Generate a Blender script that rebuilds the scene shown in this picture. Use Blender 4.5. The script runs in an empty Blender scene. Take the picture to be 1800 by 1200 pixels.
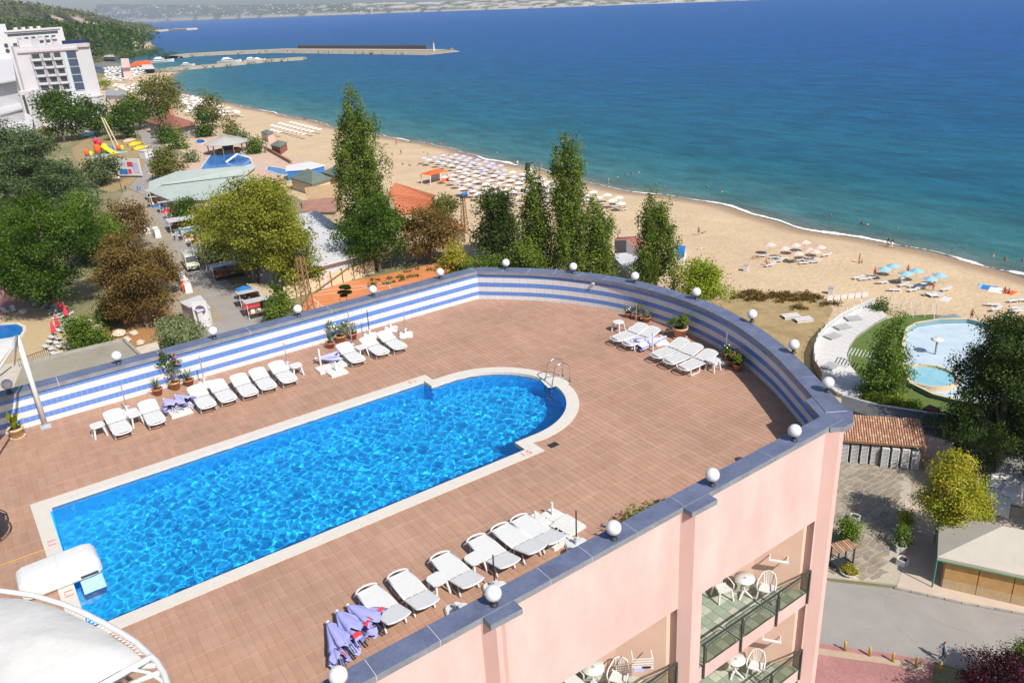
import bpy, math, random
import numpy as np
from mathutils import Vector, Matrix, noise as mnoise

sc = bpy.context.scene
col = sc.collection
rng = random.Random(7)

# ---------------------------------------------------------------- camera
CAM = Vector((0.0, 0.0, 14.0))
FOC = 1427.02                      # focal length in photo pixels (photo is 1800 x 1200)
ROT = Matrix(((0.82039427, 0.26684963, -0.50571189),
              (-0.56889208, 0.29186396, -0.7688805),
              (-0.0575764, 0.91848065, 0.39125216)))
cd = bpy.data.cameras.new('camera')
cam = bpy.data.objects.new('camera', cd)
col.objects.link(cam)
cam.matrix_world = Matrix.Translation(CAM) @ ROT.to_4x4()
cd.sensor_width = 36.0
cd.lens = FOC / 1800 * 36
cd.clip_start = 0.1
cd.clip_end = 40000
sc.camera = cam

# ---------------------------------------------------------------- sky, sun, exposure
SUN_EL, SUN_AZ = math.radians(46), math.radians(-87)
w = bpy.data.worlds.new('World'); sc.world = w; w.use_nodes = True
nt = w.node_tree; nt.nodes.clear()
sky = nt.nodes.new('ShaderNodeTexSky'); sky.sky_type = 'NISHITA'; sky.sun_disc = False
sky.sun_elevation = SUN_EL; sky.sun_rotation = math.pi / 2 - SUN_AZ
sky.air_density = 1.0; sky.dust_density = 1.5; sky.ozone_density = 1.5
bgn = nt.nodes.new('ShaderNodeBackground'); bgn.inputs['Strength'].default_value = 0.09
wo = nt.nodes.new('ShaderNodeOutputWorld')
nt.links.new(sky.outputs[0], bgn.inputs[0]); nt.links.new(bgn.outputs[0], wo.inputs[0])
sd = bpy.data.lights.new('sun', 'SUN'); sd.energy = 4.4; sd.angle = math.radians(0.5); sd.color = (1.0, 0.95, 0.87)
sun = bpy.data.objects.new('sun', sd); col.objects.link(sun)
SDIR = Vector((math.cos(SUN_EL) * math.cos(SUN_AZ), math.cos(SUN_EL) * math.sin(SUN_AZ), math.sin(SUN_EL)))
sun.rotation_euler = SDIR.to_track_quat('Z', 'Y').to_euler()
sd.cycles.is_caustics_light = True
sc.view_settings.view_transform = 'Standard'; sc.view_settings.look = 'None'
sc.view_settings.exposure = 0.38; sc.view_settings.gamma = 1.0
sc.view_settings.use_curve_mapping = False
sc.render.engine = 'CYCLES'
cy = sc.cycles
cy.use_denoising = True
try: cy.denoiser = 'OPENIMAGEDENOISE'
except Exception: pass
cy.max_bounces = 7; cy.diffuse_bounces = 3; cy.glossy_bounces = 3; cy.transmission_bounces = 5
cy.transparent_max_bounces = 10; cy.volume_bounces = 0
cy.sample_clamp_indirect = 6.0

# ---------------------------------------------------------------- placing on a level or wall
GZ = -31.0     # street level (deck of the hotel is 0)
SZ = -32.5     # sea level
def ray(px, py):
    return (ROT @ Vector((px - 900, -(py - 600), -FOC))).normalized()
def at(px, py, z=GZ):
    r = ray(px, py); t = (z - 14.0) / r.z
    return CAM + r * t
def pix(P):
    q = ROT.transposed() @ (Vector(P) - CAM)
    return 900 + FOC * q.x / -q.z, 600 - FOC * q.y / -q.z
def dist(P): return (Vector(P) - CAM).length
def m_px(P): return (ROT.transposed() @ (Vector(P) - CAM)).z / -FOC     # metres per photo pixel there
def height(P, ytop):
    lo, hi = 0.05, 120.0
    for _ in range(40):
        m = (lo + hi) / 2
        if pix((P[0], P[1], P[2] + m))[1] > ytop: lo = m
        else: hi = m
    return lo

# ---------------------------------------------------------------- materials
def mat(name, c, c2=None, rough=0.7, var=0.12, scale=3.0, bump=0.0, bscale=30.0, spec=0.3, metal=0.0,
        trans=0.0, detail=6.0, stretch=None, attr=None, coat=0.0, fac=(0.3, 0.7), bdist=0.02, world=False, stain=0.0, sscale=0.5, sstretch=(1, 1, 1)):
    m = bpy.data.materials.new(name); m.use_nodes = True
    t = m.node_tree; N = t.nodes; L = t.links
    b = N['Principled BSDF']
    b.inputs['Roughness'].default_value = rough; b.inputs['Metallic'].default_value = metal
    b.inputs['Specular IOR Level'].default_value = spec
    b.inputs['Coat Weight'].default_value = coat
    if trans: b.inputs['Transmission Weight'].default_value = trans
    if c2 is None:
        c2 = tuple(min(1, x * (1 + var)) for x in c); c1 = tuple(x * (1 - var) for x in c)
    else: c1 = c
    if world:
        geo = N.new('ShaderNodeNewGeometry'); vec = geo.outputs['Position']
    else:
        tc = N.new('ShaderNodeTexCoord'); vec = tc.outputs['Object']
    if stretch:
        mp = N.new('ShaderNodeMapping'); mp.inputs['Scale'].default_value = stretch
        L.new(vec, mp.inputs[0]); vec = mp.outputs[0]
    if attr:
        a = N.new('ShaderNodeAttribute'); a.attribute_name = attr; f = a.outputs['Fac']
        nz = N.new('ShaderNodeTexNoise'); nz.inputs['Scale'].default_value = scale; nz.inputs['Detail'].default_value = detail
        L.new(vec, nz.inputs['Vector'])
    else:
        nz = N.new('ShaderNodeTexNoise'); nz.inputs['Scale'].default_value = scale; nz.inputs['Detail'].default_value = detail
        nz.inputs['Roughness'].default_value = 0.65
        L.new(vec, nz.inputs['Vector'])
        mr = N.new('ShaderNodeMapRange'); mr.inputs[1].default_value = fac[0]; mr.inputs[2].default_value = fac[1]
        L.new(nz.outputs['Fac'], mr.inputs[0]); f = mr.outputs[0]
    mx = N.new('ShaderNodeMix'); mx.data_type = 'RGBA'
    mx.inputs[6].default_value = (*c1, 1); mx.inputs[7].default_value = (*c2, 1)
    L.new(f, mx.inputs[0]); L.new(mx.outputs[2], b.inputs['Base Color'])
    if stain:
        g2 = N.new('ShaderNodeNewGeometry'); mp3 = N.new('ShaderNodeMapping'); mp3.inputs['Scale'].default_value = sstretch
        L.new(g2.outputs['Position'], mp3.inputs[0]); n3 = N.new('ShaderNodeTexNoise'); n3.inputs['Scale'].default_value = sscale
        n3.inputs['Detail'].default_value = 9; n3.inputs['Roughness'].default_value = 0.62; L.new(mp3.outputs[0], n3.inputs['Vector'])
        r3 = N.new('ShaderNodeMapRange'); r3.inputs[1].default_value = 0.35; r3.inputs[2].default_value = 0.68
        r3.inputs[3].default_value = 1 - stain; r3.inputs[4].default_value = 1 + stain * 0.5; L.new(n3.outputs['Fac'], r3.inputs[0])
        vm = N.new('ShaderNodeVectorMath'); vm.operation = 'SCALE'; L.new(mx.outputs[2], vm.inputs[0]); L.new(r3.outputs[0], vm.inputs['Scale'])
        L.new(vm.outputs[0], b.inputs['Base Color'])
    if bump:
        bn = N.new('ShaderNodeTexNoise'); bn.inputs['Scale'].default_value = bscale; bn.inputs['Detail'].default_value = 4
        L.new(vec, bn.inputs['Vector'])
        bp = N.new('ShaderNodeBump'); bp.inputs['Strength'].default_value = bump; bp.inputs['Distance'].default_value = bdist
        L.new(bn.outputs['Fac'], bp.inputs['Height']); L.new(bp.outputs[0], b.inputs['Normal'])
    return m
def leaf(name, c1, c2, transl=0.35):
    """leaf colour varies from clump to clump (attribute tint)"""
    m = bpy.data.materials.new(name); m.use_nodes = True
    t = m.node_tree; N = t.nodes; L = t.links; N.remove(N['Principled BSDF'])
    o = N['Material Output']
    a = N.new('ShaderNodeAttribute'); a.attribute_name = 'tint'
    mx = N.new('ShaderNodeMix'); mx.data_type = 'RGBA'
    mx.inputs[6].default_value = (*c1, 1); mx.inputs[7].default_value = (*c2, 1)
    L.new(a.outputs['Fac'], mx.inputs[0])
    d = N.new('ShaderNodeBsdfDiffuse'); tr = N.new('ShaderNodeBsdfTranslucent'); ms = N.new('ShaderNodeMixShader')
    ms.inputs[0].default_value = transl
    L.new(mx.outputs[2], d.inputs[0]); L.new(mx.outputs[2], tr.inputs[0])
    L.new(d.outputs[0], ms.inputs[1]); L.new(tr.outputs[0], ms.inputs[2])
    g = N.new('ShaderNodeBsdfGlossy'); g.inputs['Roughness'].default_value = 0.45; g.inputs[0].default_value = (1, 1, 1, 1)
    m2 = N.new('ShaderNodeMixShader'); m2.inputs[0].default_value = 0.012
    L.new(ms.outputs[0], m2.inputs[1]); L.new(g.outputs[0], m2.inputs[2]); L.new(m2.outputs[0], o.inputs[0])
    return m

# ---------------------------------------------------------------- mesh builder
class MB:
    def __init__(s): s.v = []; s.f = []; s.m = []
    def add(s, vs, fs, mi=0):
        o = len(s.v); s.v += [tuple(v) for v in vs]
        s.f += [tuple(i + o for i in f) for f in fs]; s.m += [mi] * len(fs)
        return s
    def box(s, c, d, rz=0.0, mi=0, top=1.0):
        """box: centre c (z = its bottom), size d, turned rz; top scales the upper face"""
        x, y, h = d[0] / 2, d[1] / 2, d[2]; ca, sa = math.cos(rz), math.sin(rz)
        vs = []
        for z, k in ((0, 1.0), (h, top)):
            for a, b in ((-x, -y), (x, -y), (x, y), (-x, y)):
                a *= k; b *= k
                vs.append((c[0] + a * ca - b * sa, c[1] + a * sa + b * ca, c[2] + z))
        return s.add(vs, [(3, 2, 1, 0), (4, 5, 6, 7), (0, 1, 5, 4), (1, 2, 6, 5), (2, 3, 7, 6), (3, 0, 4, 7)], mi)
    def bar(s, a, b, wd, ht, mi=0):
        """square bar from a to b"""
        a, b = Vector(a), Vector(b); d = (b - a).normalized()
        up = Vector((0, 0, 1)) if abs(d.z) < 0.95 else Vector((1, 0, 0))
        sx = d.cross(up).normalized() * wd / 2; sy = sx.cross(d).normalized() * ht / 2
        vs = [p + i * sx + j * sy for p in (a, b) for i, j in ((-1, -1), (1, -1), (1, 1), (-1, 1))]
        return s.add(vs, [(0, 1, 2, 3), (7, 6, 5, 4), (0, 4, 5, 1), (1, 5, 6, 2), (2, 6, 7, 3), (3, 7, 4, 0)], mi)
    def prism(s, poly, z0, z1, mi=0, mside=None):
        n = len(poly)
        A = sum(poly[i][0] * poly[(i + 1) % n][1] - poly[(i + 1) % n][0] * poly[i][1] for i in range(n))
        if A < 0: poly = poly[::-1]
        vs = [(p[0], p[1], z0) for p in poly] + [(p[0], p[1], z1) for p in poly]
        o = len(s.f)
        s.add(vs, [tuple(range(n - 1, -1, -1)), tuple(range(n, 2 * n))] + [(i, (i + 1) % n, (i + 1) % n + n, i + n) for i in range(n)], mi)
        if mside is not None:
            for k in range(o + 2, len(s.f)): s.m[k] = mside
        return s
    def tube(s, pts, r, n=8, mi=0, cap=True):
        pts = [Vector(p) for p in pts]; rs = r if isinstance(r, (list, tuple)) else [r] * len(pts)
        vs = []; up = None
        for i, p in enumerate(pts):
            d = ((pts[i + 1] if i < len(pts) - 1 else p) - (pts[i - 1] if i else p)).normalized()
            if up is None: up = Vector((0, 0, 1)) if abs(d.z) < 0.9 else Vector((1, 0, 0))
            a = d.cross(up).normalized(); b = a.cross(d).normalized(); up = b
            for k in range(n):
                t = 2 * math.pi * k / n; vs.append(p + (a * math.cos(t) + b * math.sin(t)) * rs[i])
        fs = [(i * n + k, (i + 1) * n + k, (i + 1) * n + (k + 1) % n, i * n + (k + 1) % n) for i in range(len(pts) - 1) for k in range(n)]
        if cap: fs += [tuple(range(n)), tuple(range(len(pts) * n - 1, len(pts) * n - n - 1, -1))]
        return s.add(vs, fs, mi)
    def lathe(s, prof, n=16, c=(0, 0, 0), mi=0, sy=1.0):
        vs = [(c[0] + r * math.cos(2 * math.pi * k / n), c[1] + sy * r * math.sin(2 * math.pi * k / n), c[2] + z) for r, z in prof for k in range(n)]
        m = len(prof)
        fs = [(i * n + k, i * n + (k + 1) % n, (i + 1) * n + (k + 1) % n, (i + 1) * n + k) for i in range(m - 1) for k in range(n)]
        if prof[0][0] > 1e-4: fs.append(tuple(range(n - 1, -1, -1)))
        if prof[-1][0] > 1e-4: fs.append(tuple(range((m - 1) * n, m * n)))
        return s.add(vs, fs, mi)
    def ball(s, c, r, n=10, mi=0, sz=1.0):
        return s.lathe([(max(1e-5, r * math.sin(math.pi * i / n)), -r * sz * math.cos(math.pi * i / n)) for i in range(n + 1)], n * 2, c, mi)
    def sheet(s, poly, z, mi=0):
        n = len(poly)
        A = sum(poly[i][0] * poly[(i + 1) % n][1] - poly[(i + 1) % n][0] * poly[i][1] for i in range(n))
        if A < 0: poly = poly[::-1]
        return s.add([(p[0], p[1], z) for p in poly], [tuple(range(n))], mi)
    def mesh(s, name, mats, smooth=False):
        me = bpy.data.meshes.new(name); me.from_pydata(s.v, [], s.f)
        for m in (mats if isinstance(mats, (list, tuple)) else [mats]): me.materials.append(m)
        me.polygons.foreach_set('material_index', s.m)
        if smooth: me.polygons.foreach_set('use_smooth', [True] * len(s.f))
        me.update(); return me
    def build(s, name, mats, parent=None, smooth=False, loc=None, rz=0.0):
        o = bpy.data.objects.new(name, s.mesh(name, mats, smooth)); col.objects.link(o)
        if parent: o.parent = parent
        if loc is not None: o.location = loc
        if rz: o.rotation_euler = (0, 0, rz)
        return o
def npmesh(name, verts, faces4, m, tint=None):
    """fast mesh of quads (or triangles) from numpy arrays"""
    me = bpy.data.meshes.new(name); nv, k = len(verts), faces4.shape[1]
    me.vertices.add(nv); me.vertices.foreach_set('co', verts.astype(np.float32).ravel())
    me.loops.add(faces4.size); me.loops.foreach_set('vertex_index', faces4.astype(np.int32).ravel())
    me.polygons.add(len(faces4)); me.polygons.foreach_set('loop_start', np.arange(0, faces4.size, k, dtype=np.int32))
    if tint is not None:
        at_ = me.attributes.new('tint', 'FLOAT', 'POINT'); at_.data.foreach_set('value', tint.astype(np.float32))
    me.materials.append(m); me.update(calc_edges=True); me.validate(); return me
def tag(o, label=None, cat=None, group=None, kind=None):
    if label: o['label'] = label
    if cat: o['category'] = cat
    if group: o['group'] = group
    if kind: o['kind'] = kind
    return o
def thing(name, label, cat, loc=(0, 0, 0), rz=0.0, group=None, kind=None):
    o = bpy.data.objects.new(name, None); col.objects.link(o); o.empty_display_size = 0.3
    o.location = loc; o.rotation_euler = (0, 0, rz)
    return tag(o, label, cat, group, kind)
def struct(o, label=None): o['kind'] = 'structure'; return tag(o, label)
CH = {}
def kids(o): return [c for c in bpy.data.objects if c.parent == o]
def dup(root, loc, rz=0.0, label=None, group=None, scale=None):
    if root.name not in CH:
        CH[root.name] = [(c, kids(c)) for c in kids(root)]
    r = root.copy(); col.objects.link(r); r.location = loc; r.rotation_euler = (0, 0, rz)
    if scale: r.scale = (scale,) * 3 if isinstance(scale, (int, float)) else scale
    if label: r['label'] = label
    if group: r['group'] = group
    for c, gs in CH[root.name]:
        k = c.copy(); col.objects.link(k); k.parent = r
        for g in gs:
            q = g.copy(); col.objects.link(q); q.parent = k
    return r
def lerp(a, b, t): return a + (b - a) * t
def resample(pts, step):
    out = [Vector(pts[0])]
    for a, b in zip(pts, pts[1:]):
        a, b = Vector(a), Vector(b); n = max(1, round((b - a).length / step))
        out += [a.lerp(b, i / n) for i in range(1, n + 1)]
    return out

M_WHITE = mat('white_plastic', (0.62, 0.62, 0.615), var=0.04, rough=0.35, spec=0.4, scale=6)
M_PAINT = mat('white_paint', (0.62, 0.62, 0.61), var=0.06, rough=0.5, scale=2)
M_METAL = mat('steel', (0.6, 0.6, 0.62), rough=0.2, metal=1.0, var=0.05)
M_DARK = mat('dark_metal', (0.03, 0.035, 0.035), rough=0.4, spec=0.5)
M_BLACK = mat('dark_opening', (0.02, 0.022, 0.025), rough=0.3, spec=0.6)
M_GLASS = mat('window_glass', (0.05, 0.065, 0.08), rough=0.08, spec=1.0, scale=0.5)
M_CONC = mat('concrete', (0.30, 0.28, 0.25), rough=0.85, var=0.25, scale=1.5, bump=0.3)
M_TERRA = mat('terracotta', (0.42, 0.17, 0.10), rough=0.8, var=0.2, scale=8)
M_SOIL = mat('soil', (0.06, 0.04, 0.025), rough=0.95, var=0.3, scale=20)
# ================================================================ THE HOTEL ROOF
from mathutils.geometry import tessellate_polygon
M_TILE = mat('deck_tile', (0.385, 0.225, 0.155), (0.435, 0.268, 0.19), rough=0.62, scale=3, stretch=(1, 1, 1), bump=0.15, bscale=60, bdist=0.003, stain=0.14, sscale=0.35)
M_TILE2 = mat('deck_tile_b', (0.37, 0.21, 0.143), (0.42, 0.255, 0.178), rough=0.62, scale=3, bump=0.15, bscale=60, bdist=0.003, stain=0.14, sscale=0.35)
M_TILE3 = mat('deck_tile_c', (0.395, 0.235, 0.165), (0.445, 0.278, 0.20), rough=0.62, scale=3, bump=0.15, bscale=60, bdist=0.003, stain=0.14, sscale=0.35)
M_GROUT = mat('deck_grout', (0.45, 0.315, 0.23), rough=0.9, var=0.2, scale=2)
M_COPE = mat('pool_coping', (0.57, 0.535, 0.48), rough=0.75, var=0.05, scale=4, bump=0.1, bscale=30, bdist=0.004)
M_POOLT = mat('pool_tile', (0.022, 0.50, 0.93), (0.018, 0.45, 0.90), rough=0.4, scale=1.2)
M_BLUE = mat('blue_tile', (0.095, 0.20, 0.52), (0.13, 0.255, 0.60), rough=0.22, scale=5, spec=0.5)
M_WTILE = mat('white_tile', (0.60, 0.60, 0.61), var=0.04, rough=0.3, scale=3, spec=0.4)
M_TGROUT = mat('tile_grout', (0.60, 0.60, 0.62), var=0.1, rough=0.8, scale=8)
M_CAP = mat('cap_stone', (0.105, 0.125, 0.205), (0.14, 0.165, 0.25), rough=0.36, scale=14, spec=0.5, stain=0.22, sscale=1.5)
M_CAPE = mat('cap_stone_edge', (0.20, 0.215, 0.25), (0.25, 0.265, 0.30), rough=0.6, scale=12, stain=0.2, sscale=2)
M_PINK = mat('pink_render', (0.625, 0.405, 0.38), (0.675, 0.465, 0.44), rough=0.9, scale=0.9, bump=0.25, bscale=9, bdist=0.01, detail=9, stretch=(1, 1, 0.45), stain=0.12, sscale=0.8, sstretch=(1, 1, 0.4))
M_PINK2 = mat('pink_pilaster', (0.60, 0.385, 0.35), (0.65, 0.435, 0.40), rough=0.9, scale=0.9, bump=0.2, bscale=9, bdist=0.01, stretch=(1, 1, 0.4))
M_PEACH = mat('peach_render', (0.68, 0.45, 0.35), (0.73, 0.50, 0.40), rough=0.9, scale=1.2)
M_GTILE = mat('green_tile', (0.27, 0.33, 0.26), var=0.1, rough=0.4, scale=2)
M_GTILE2 = mat('pale_tile', (0.42, 0.45, 0.37), var=0.1, rough=0.4, scale=2)
M_RAIL = mat('railing_paint', (0.045, 0.055, 0.05), rough=0.4, var=0.1)
M_MEMB = mat('membrane', (0.60, 0.59, 0.575), (0.53, 0.515, 0.49), rough=0.65, scale=0.6, bump=0.5, bscale=0.9, bdist=0.15, detail=8, fac=(0.5, 0.9), stain=0.10, sscale=1.6)
M_PURP = mat('purple_fabric', (0.42, 0.42, 0.76), (0.36, 0.38, 0.72), rough=0.85, scale=4)
M_RED = mat('red_print', (0.75, 0.06, 0.07), var=0.05)

def F(x): return 12.23 + 0.025 * x
# inner face of the striped parapet, then its curve
PIN = [(-9, 33.2), (19.95, 33.2)]
CUR = [(19.95, 33.2), (21.17, 31.85), (22.1, 30.7), (22.95, 29.3), (23.8, 27.3), (24.25, 25.0), (24.3, 22.4), (23.8, 19.9), (22.8, 17.4), (21.5, 15.1), (20.35, 13.25)]
def catmull(P, n=6):
    P = [Vector((*p, 0)) for p in P]; Q = [2 * P[0] - P[1]] + P + [2 * P[-1] - P[-2]]; out = []
    for i in range(1, len(Q) - 2):
        for k in range(n):
            t = k / n; a, b, c, d = Q[i - 1], Q[i], Q[i + 1], Q[i + 2]
            out.append(0.5 * ((2 * b) + (c - a) * t + (2 * a - 5 * b + 4 * c - d) * t * t + (3 * b - a - 3 * c + d) * t ** 3))
    return out + [P[-1]]
curve = catmull(CUR, 8)
inner = [Vector((-9, 33.2, 0))] + curve
def offset(path, d):
    out = []
    for i, p in enumerate(path):
        a = path[max(0, i - 1)]; b = path[min(len(path) - 1, i + 1)]
        t = (b - a).normalized(); n = Vector((-t.y, t.x, 0))
        out.append(p + n * d)
    return out
outer = offset(inner, 0.58)
def resample_even(path, step, first=0.0):
    L = [0]
    for a, b in zip(path, path[1:]): L.append(L[-1] + (b - a).length)
    s = first; out = []
    while s <= L[-1] + 1e-6:
        i = max(0, min(len(L) - 2, np.searchsorted(L, s, side='right') - 1))
        k = (s - L[i]) / max(1e-9, L[i + 1] - L[i]); out.append(path[i].lerp(path[i + 1], k)); s += step
    return out

# ---- deck: grout bed with the pool cut out, and the tiles laid on it
def poolin(x):   # water edge interval in y for a given x (None outside)
    if -0.36 <= x <= 13.14: return (19.6, 26.58)
    dx = x - 14.0
    if 13.14 < x < 16.87: r = math.sqrt(max(0, 2.87 ** 2 - (dx if dx > 0 else 0) ** 2)); return (23.08 - r, 23.08 + r) if r > 0.05 else None
    return None
def ring(off):
    """closed outline of the pool, off = 0 water edge .. 0.47 outer edge of the coping"""
    k = off; R = 2.87 + k
    pts = [(-0.34 - k * 0.75, 19.6 - k), (13.14 + k, 19.6 - k), (13.14 + k, 20.2 if k == 0 else 19.83)]
    if k == 0: pts[2] = (13.14, 20.21)
    a0 = -math.pi / 2 - (0.16 if k == 0 else -0.0)
    for i in range(33):
        a = -math.pi / 2 + math.pi * i / 32; pts.append((14.0 + R * math.cos(a), 23.08 + R * math.sin(a)))
    pts += [(13.14 + k * 0.7, 23.08 + R), (13.14 + k * 0.7, 26.58 + k), (-0.44 - k, 26.58 + k)]
    return pts
deck_poly = [(p.x, p.y) for p in inner] + [(20.3, 12.95), (-9, 12.2)]
hole = ring(0.25)
bm = MB()
allp = [Vector((*p, 0)) for p in deck_poly] + [Vector((*p, 0)) for p in hole]
tri = tessellate_polygon([[Vector((*p, 0)) for p in deck_poly], [Vector((*p, 0)) for p in hole]])
def up_tris(pts, tri):
    out = []
    for t in tri:
        a, b, c = (pts[i] for i in t)
        out.append(t if (b.x - a.x) * (c.y - a.y) - (b.y - a.y) * (c.x - a.x) > 0 else t[::-1])
    return out
bm.add([(p.x, p.y, -0.012) for p in allp], up_tris(allp, tri))
deck = struct(bm.build('pool_deck', M_GROUT))
def poolcut(x):
    """y interval hidden by coping and water"""
    o = 0.3
    if -0.36 - o < x < 13.14 + o: return (19.6 - o, 26.58 + o)
    R = 2.87 + o; dx = x - 14.0
    if 13.4 < x < 14 + R: r = math.sqrt(max(0, R * R - (max(dx, 0)) ** 2)); return (23.08 - r, 23.08 + r)
    return None
def ymax_deck(x):
    if x < 19.95: return 33.2
    best = None
    for a, b in zip(curve, curve[1:]):
        if min(a.x, b.x) <= x <= max(a.x, b.x) and b.y < a.y and abs(a.x - b.x) > 1e-6 and a.y > 23.8:
            best = a.y + (b.y - a.y) * (x - a.x) / (b.x - a.x)
    return best
def ymin_deck(x):
    if x < 20.3: return F(x) + 0.4
    for a, b in zip(curve, curve[1:]):
        if b.x < a.x and b.x <= x <= a.x and a.y < 23.9: return a.y + (b.y - a.y) * (x - a.x) / (b.x - a.x)
    return 23.8
cells = []
nx = int((24.3 + 9) / 0.21)
for i in range(nx):
    x0 = 3.07 - 0.21 * 57 + 0.21 * i; x1 = x0 + (0.194 if i % 2 else 0.204); xc = (x0 + x1) / 2
    if x0 < -8.9: continue
    yt, yb = ymax_deck(xc), ymin_deck(xc)
    if yt is None: continue
    for j in range(30):
        a = 16.925 - 0.785 * 6 + 0.785 * j; b = a + 0.777
        a, b = max(a, yb - 0.1), min(b, yt + 0.05)
        if b - a < 0.06: continue
        segs = [(a, b)]
        c = poolcut(xc)
        if c:
            segs = [s for s in ((a, min(b, c[0])), (max(a, c[1]), b)) if s[1] - s[0] > 0.03]
        for s in segs:
            P = (xc, (s[0] + s[1]) / 2, 0); q = pix(P)
            size = (s[1] - s[0]) / dist(P) ** 2 * (1 if 0 < q[0] < 1800 and 0 < q[1] < 1190 else 0)
            cells.append((size, x0, x1, s[0], s[1]))
cells.sort(key=lambda c: -c[0])
mats3 = [M_TILE, M_TILE2, M_TILE3]
def tile_box(b, x0, x1, y0, y1, mi, dz):
    e = 0.006; z = dz
    vs = [(x0, y0, -0.012), (x1, y0, -0.012), (x1, y1, -0.012), (x0, y1, -0.012), (x0 + e, y0 + e, z), (x1 - e, y0 + e, z), (x1 - e, y1 - e, z), (x0 + e, y1 - e, z)]
    b.add(vs, [(4, 5, 6, 7), (0, 1, 5, 4), (1, 2, 6, 5), (2, 3, 7, 6), (3, 0, 4, 7)], mi)
share = {}
big = MB()
for n, (sz, x0, x1, y0, y1) in enumerate(cells):
    mi = rng.choice((0, 0, 1, 1, 2)); dz = rng.uniform(-0.0012, 0.001)
    if n < 300:
        key = (round(y1 - y0, 3), mi, round(x1 - x0, 3))
        if key not in share:
            t = MB(); h = (y1 - y0) / 2; wt = (x1 - x0) / 2; tile_box(t, -wt, wt, -h, h, mi, 0); share[key] = t.mesh('tile', mats3)
        o = bpy.data.objects.new('tile', share[key]); col.objects.link(o); o.parent = deck; o.location = ((x0 + x1) / 2, (y0 + y1) / 2, dz)
    else: tile_box(big, x0, x1, y0, y1, mi, dz)
tag(big.build('tile_field', mats3, deck), kind='stuff')
# drain cover, depth marks, yellow tapes
d = MB(); d.box((14.06, 19.25, 0.002), (0.36, 0.26, 0.006))
for k in range(6): d.box((13.92 + 0.055 * k, 19.25, 0.008), (0.012, 0.22, 0.004))
tag(d.build('drain_cover', M_DARK), 'small dark square drain cover in the tiles beside the pool corner', 'drain cover')
for y in (24.11, 21.9):
    t = MB(); t.box((-2.4, y, 0.001), (3.5, 0.03, 0.003))
    tag(t.build('yellow_tape', mat('yellow_tape', (0.75, 0.42, 0.03), var=0.05)), 'thin yellow line across the tiles %s the white box' % ('behind' if y > 23 else 'in front of'), 'tape')

# ---- pool
pool = thing('swimming_pool', 'long blue rooftop swimming pool with one rounded end and a pale coping', 'pool', (0, 0, 0))
WZ = -0.09; FZ = -1.35
r0 = ring(0.0); r1 = ring(0.47)
cb = MB()
P0 = [Vector((*p, 0)) for p in r1]; P1 = [Vector((*p, 0)) for p in r0]
tri = tessellate_polygon([P0, P1]); ap = P0 + P1
cb.add([(p.x, p.y, 0.022) for p in ap], up_tris(ap, tri))
n0, n1 = len(r1), len(r0)
cb.add([(*p, 0.022) for p in r1] + [(*p, -0.03) for p in r1], [(i, i + n0, (i + 1) % n0 + n0, (i + 1) % n0) for i in range(n0)])
cb.add([(*p, 0.022) for p in r0] + [(*p, -0.2) for p in r0], [((i + 1) % n1, (i + 1) % n1 + n1, i + n1, i) for i in range(n1)])
cb.box((17.05, 23.05, 0.0), (0.9, 0.75, 0.019), -0.25)
cp = cb.build('coping', M_COPE, pool)
bb = MB()
rb = ring(0.01)
bb.add([(*p, -0.1) for p in rb] + [(*p, FZ) for p in rb], [((i + 1) % n1, (i + 1) % n1 + n1, i + n1, i) for i in range(n1)])
pts = [Vector((*p, 0)) for p in rb]
bb.add([(p.x, p.y, FZ) for p in pts], up_tris(pts, tessellate_polygon([pts])))
basin = bb.build('basin', M_POOLT, pool)
basin.cycles.is_caustics_receiver = True
# water: a real rippled surface that bends the sun onto the floor
wm = bpy.data.materials.new('pool_water'); wm.use_nodes = True
pb = wm.node_tree.nodes['Principled BSDF']
pb.inputs['Base Color'].default_value = (0.93, 0.99, 1.0, 1); pb.inputs['Roughness'].default_value = 0.0
pb.inputs['Transmission Weight'].default_value = 1.0; pb.inputs['IOR'].default_value = 1.33
ST = 0.024
gx = np.arange(-0.6, 17.0, ST); gy = np.arange(19.5, 26.75, ST)
X, Y = np.meshgrid(gx, gy)
rs = np.random.RandomState(3)
Z = np.zeros_like(X)
for i in range(130):
    lam = 0.11 + 0.42 * rs.rand() ** 1.3 ; k = 2 * math.pi / lam; th = rs.normal(0.5, 1.0) if rs.rand() < 0.6 else rs.uniform(0, 6.28)
    ph = rs.uniform(0, 6.28); Z += 0.0050 * lam ** 1.62 * np.sin(k * (X * math.cos(th) + Y * math.sin(th)) + ph)
calm = np.clip((X + 1.2) / 3.5, 0.3, 1.0)
calm2 = np.clip(1 - np.maximum(0, (Y - 25.2) / 2.5) * np.clip((5 - X) / 4, 0, 1), 0.2, 1)
Z *= calm * calm2 * 0.58
inside = np.zeros_like(X, bool)
for j, x in enumerate(gx):
    iv = poolin(float(x))
    if iv: inside[:, j] = (gy > iv[0] - ST * 1.2) & (gy < iv[1] + ST * 1.2)
inside |= False
idx = np.arange(X.size).reshape(X.shape)
ok = inside[:-1, :-1] & inside[1:, :-1] & inside[:-1, 1:] & inside[1:, 1:]
q = np.stack([idx[:-1, :-1][ok], idx[:-1, 1:][ok], idx[1:, 1:][ok], idx[1:, :-1][ok]], 1)
used = np.unique(q); rem = -np.ones(X.size, int); rem[used] = np.arange(len(used))
V = np.stack([X.ravel()[used], Y.ravel()[used], Z.ravel()[used] + WZ], 1)
wme = npmesh('pool_water', V, rem[q], wm)
wme.polygons.foreach_set('use_smooth', [True] * len(q))
water = bpy.data.objects.new('pool_water', wme); col.objects.link(water); water.parent = pool
water.cycles.is_caustics_caster = True
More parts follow.
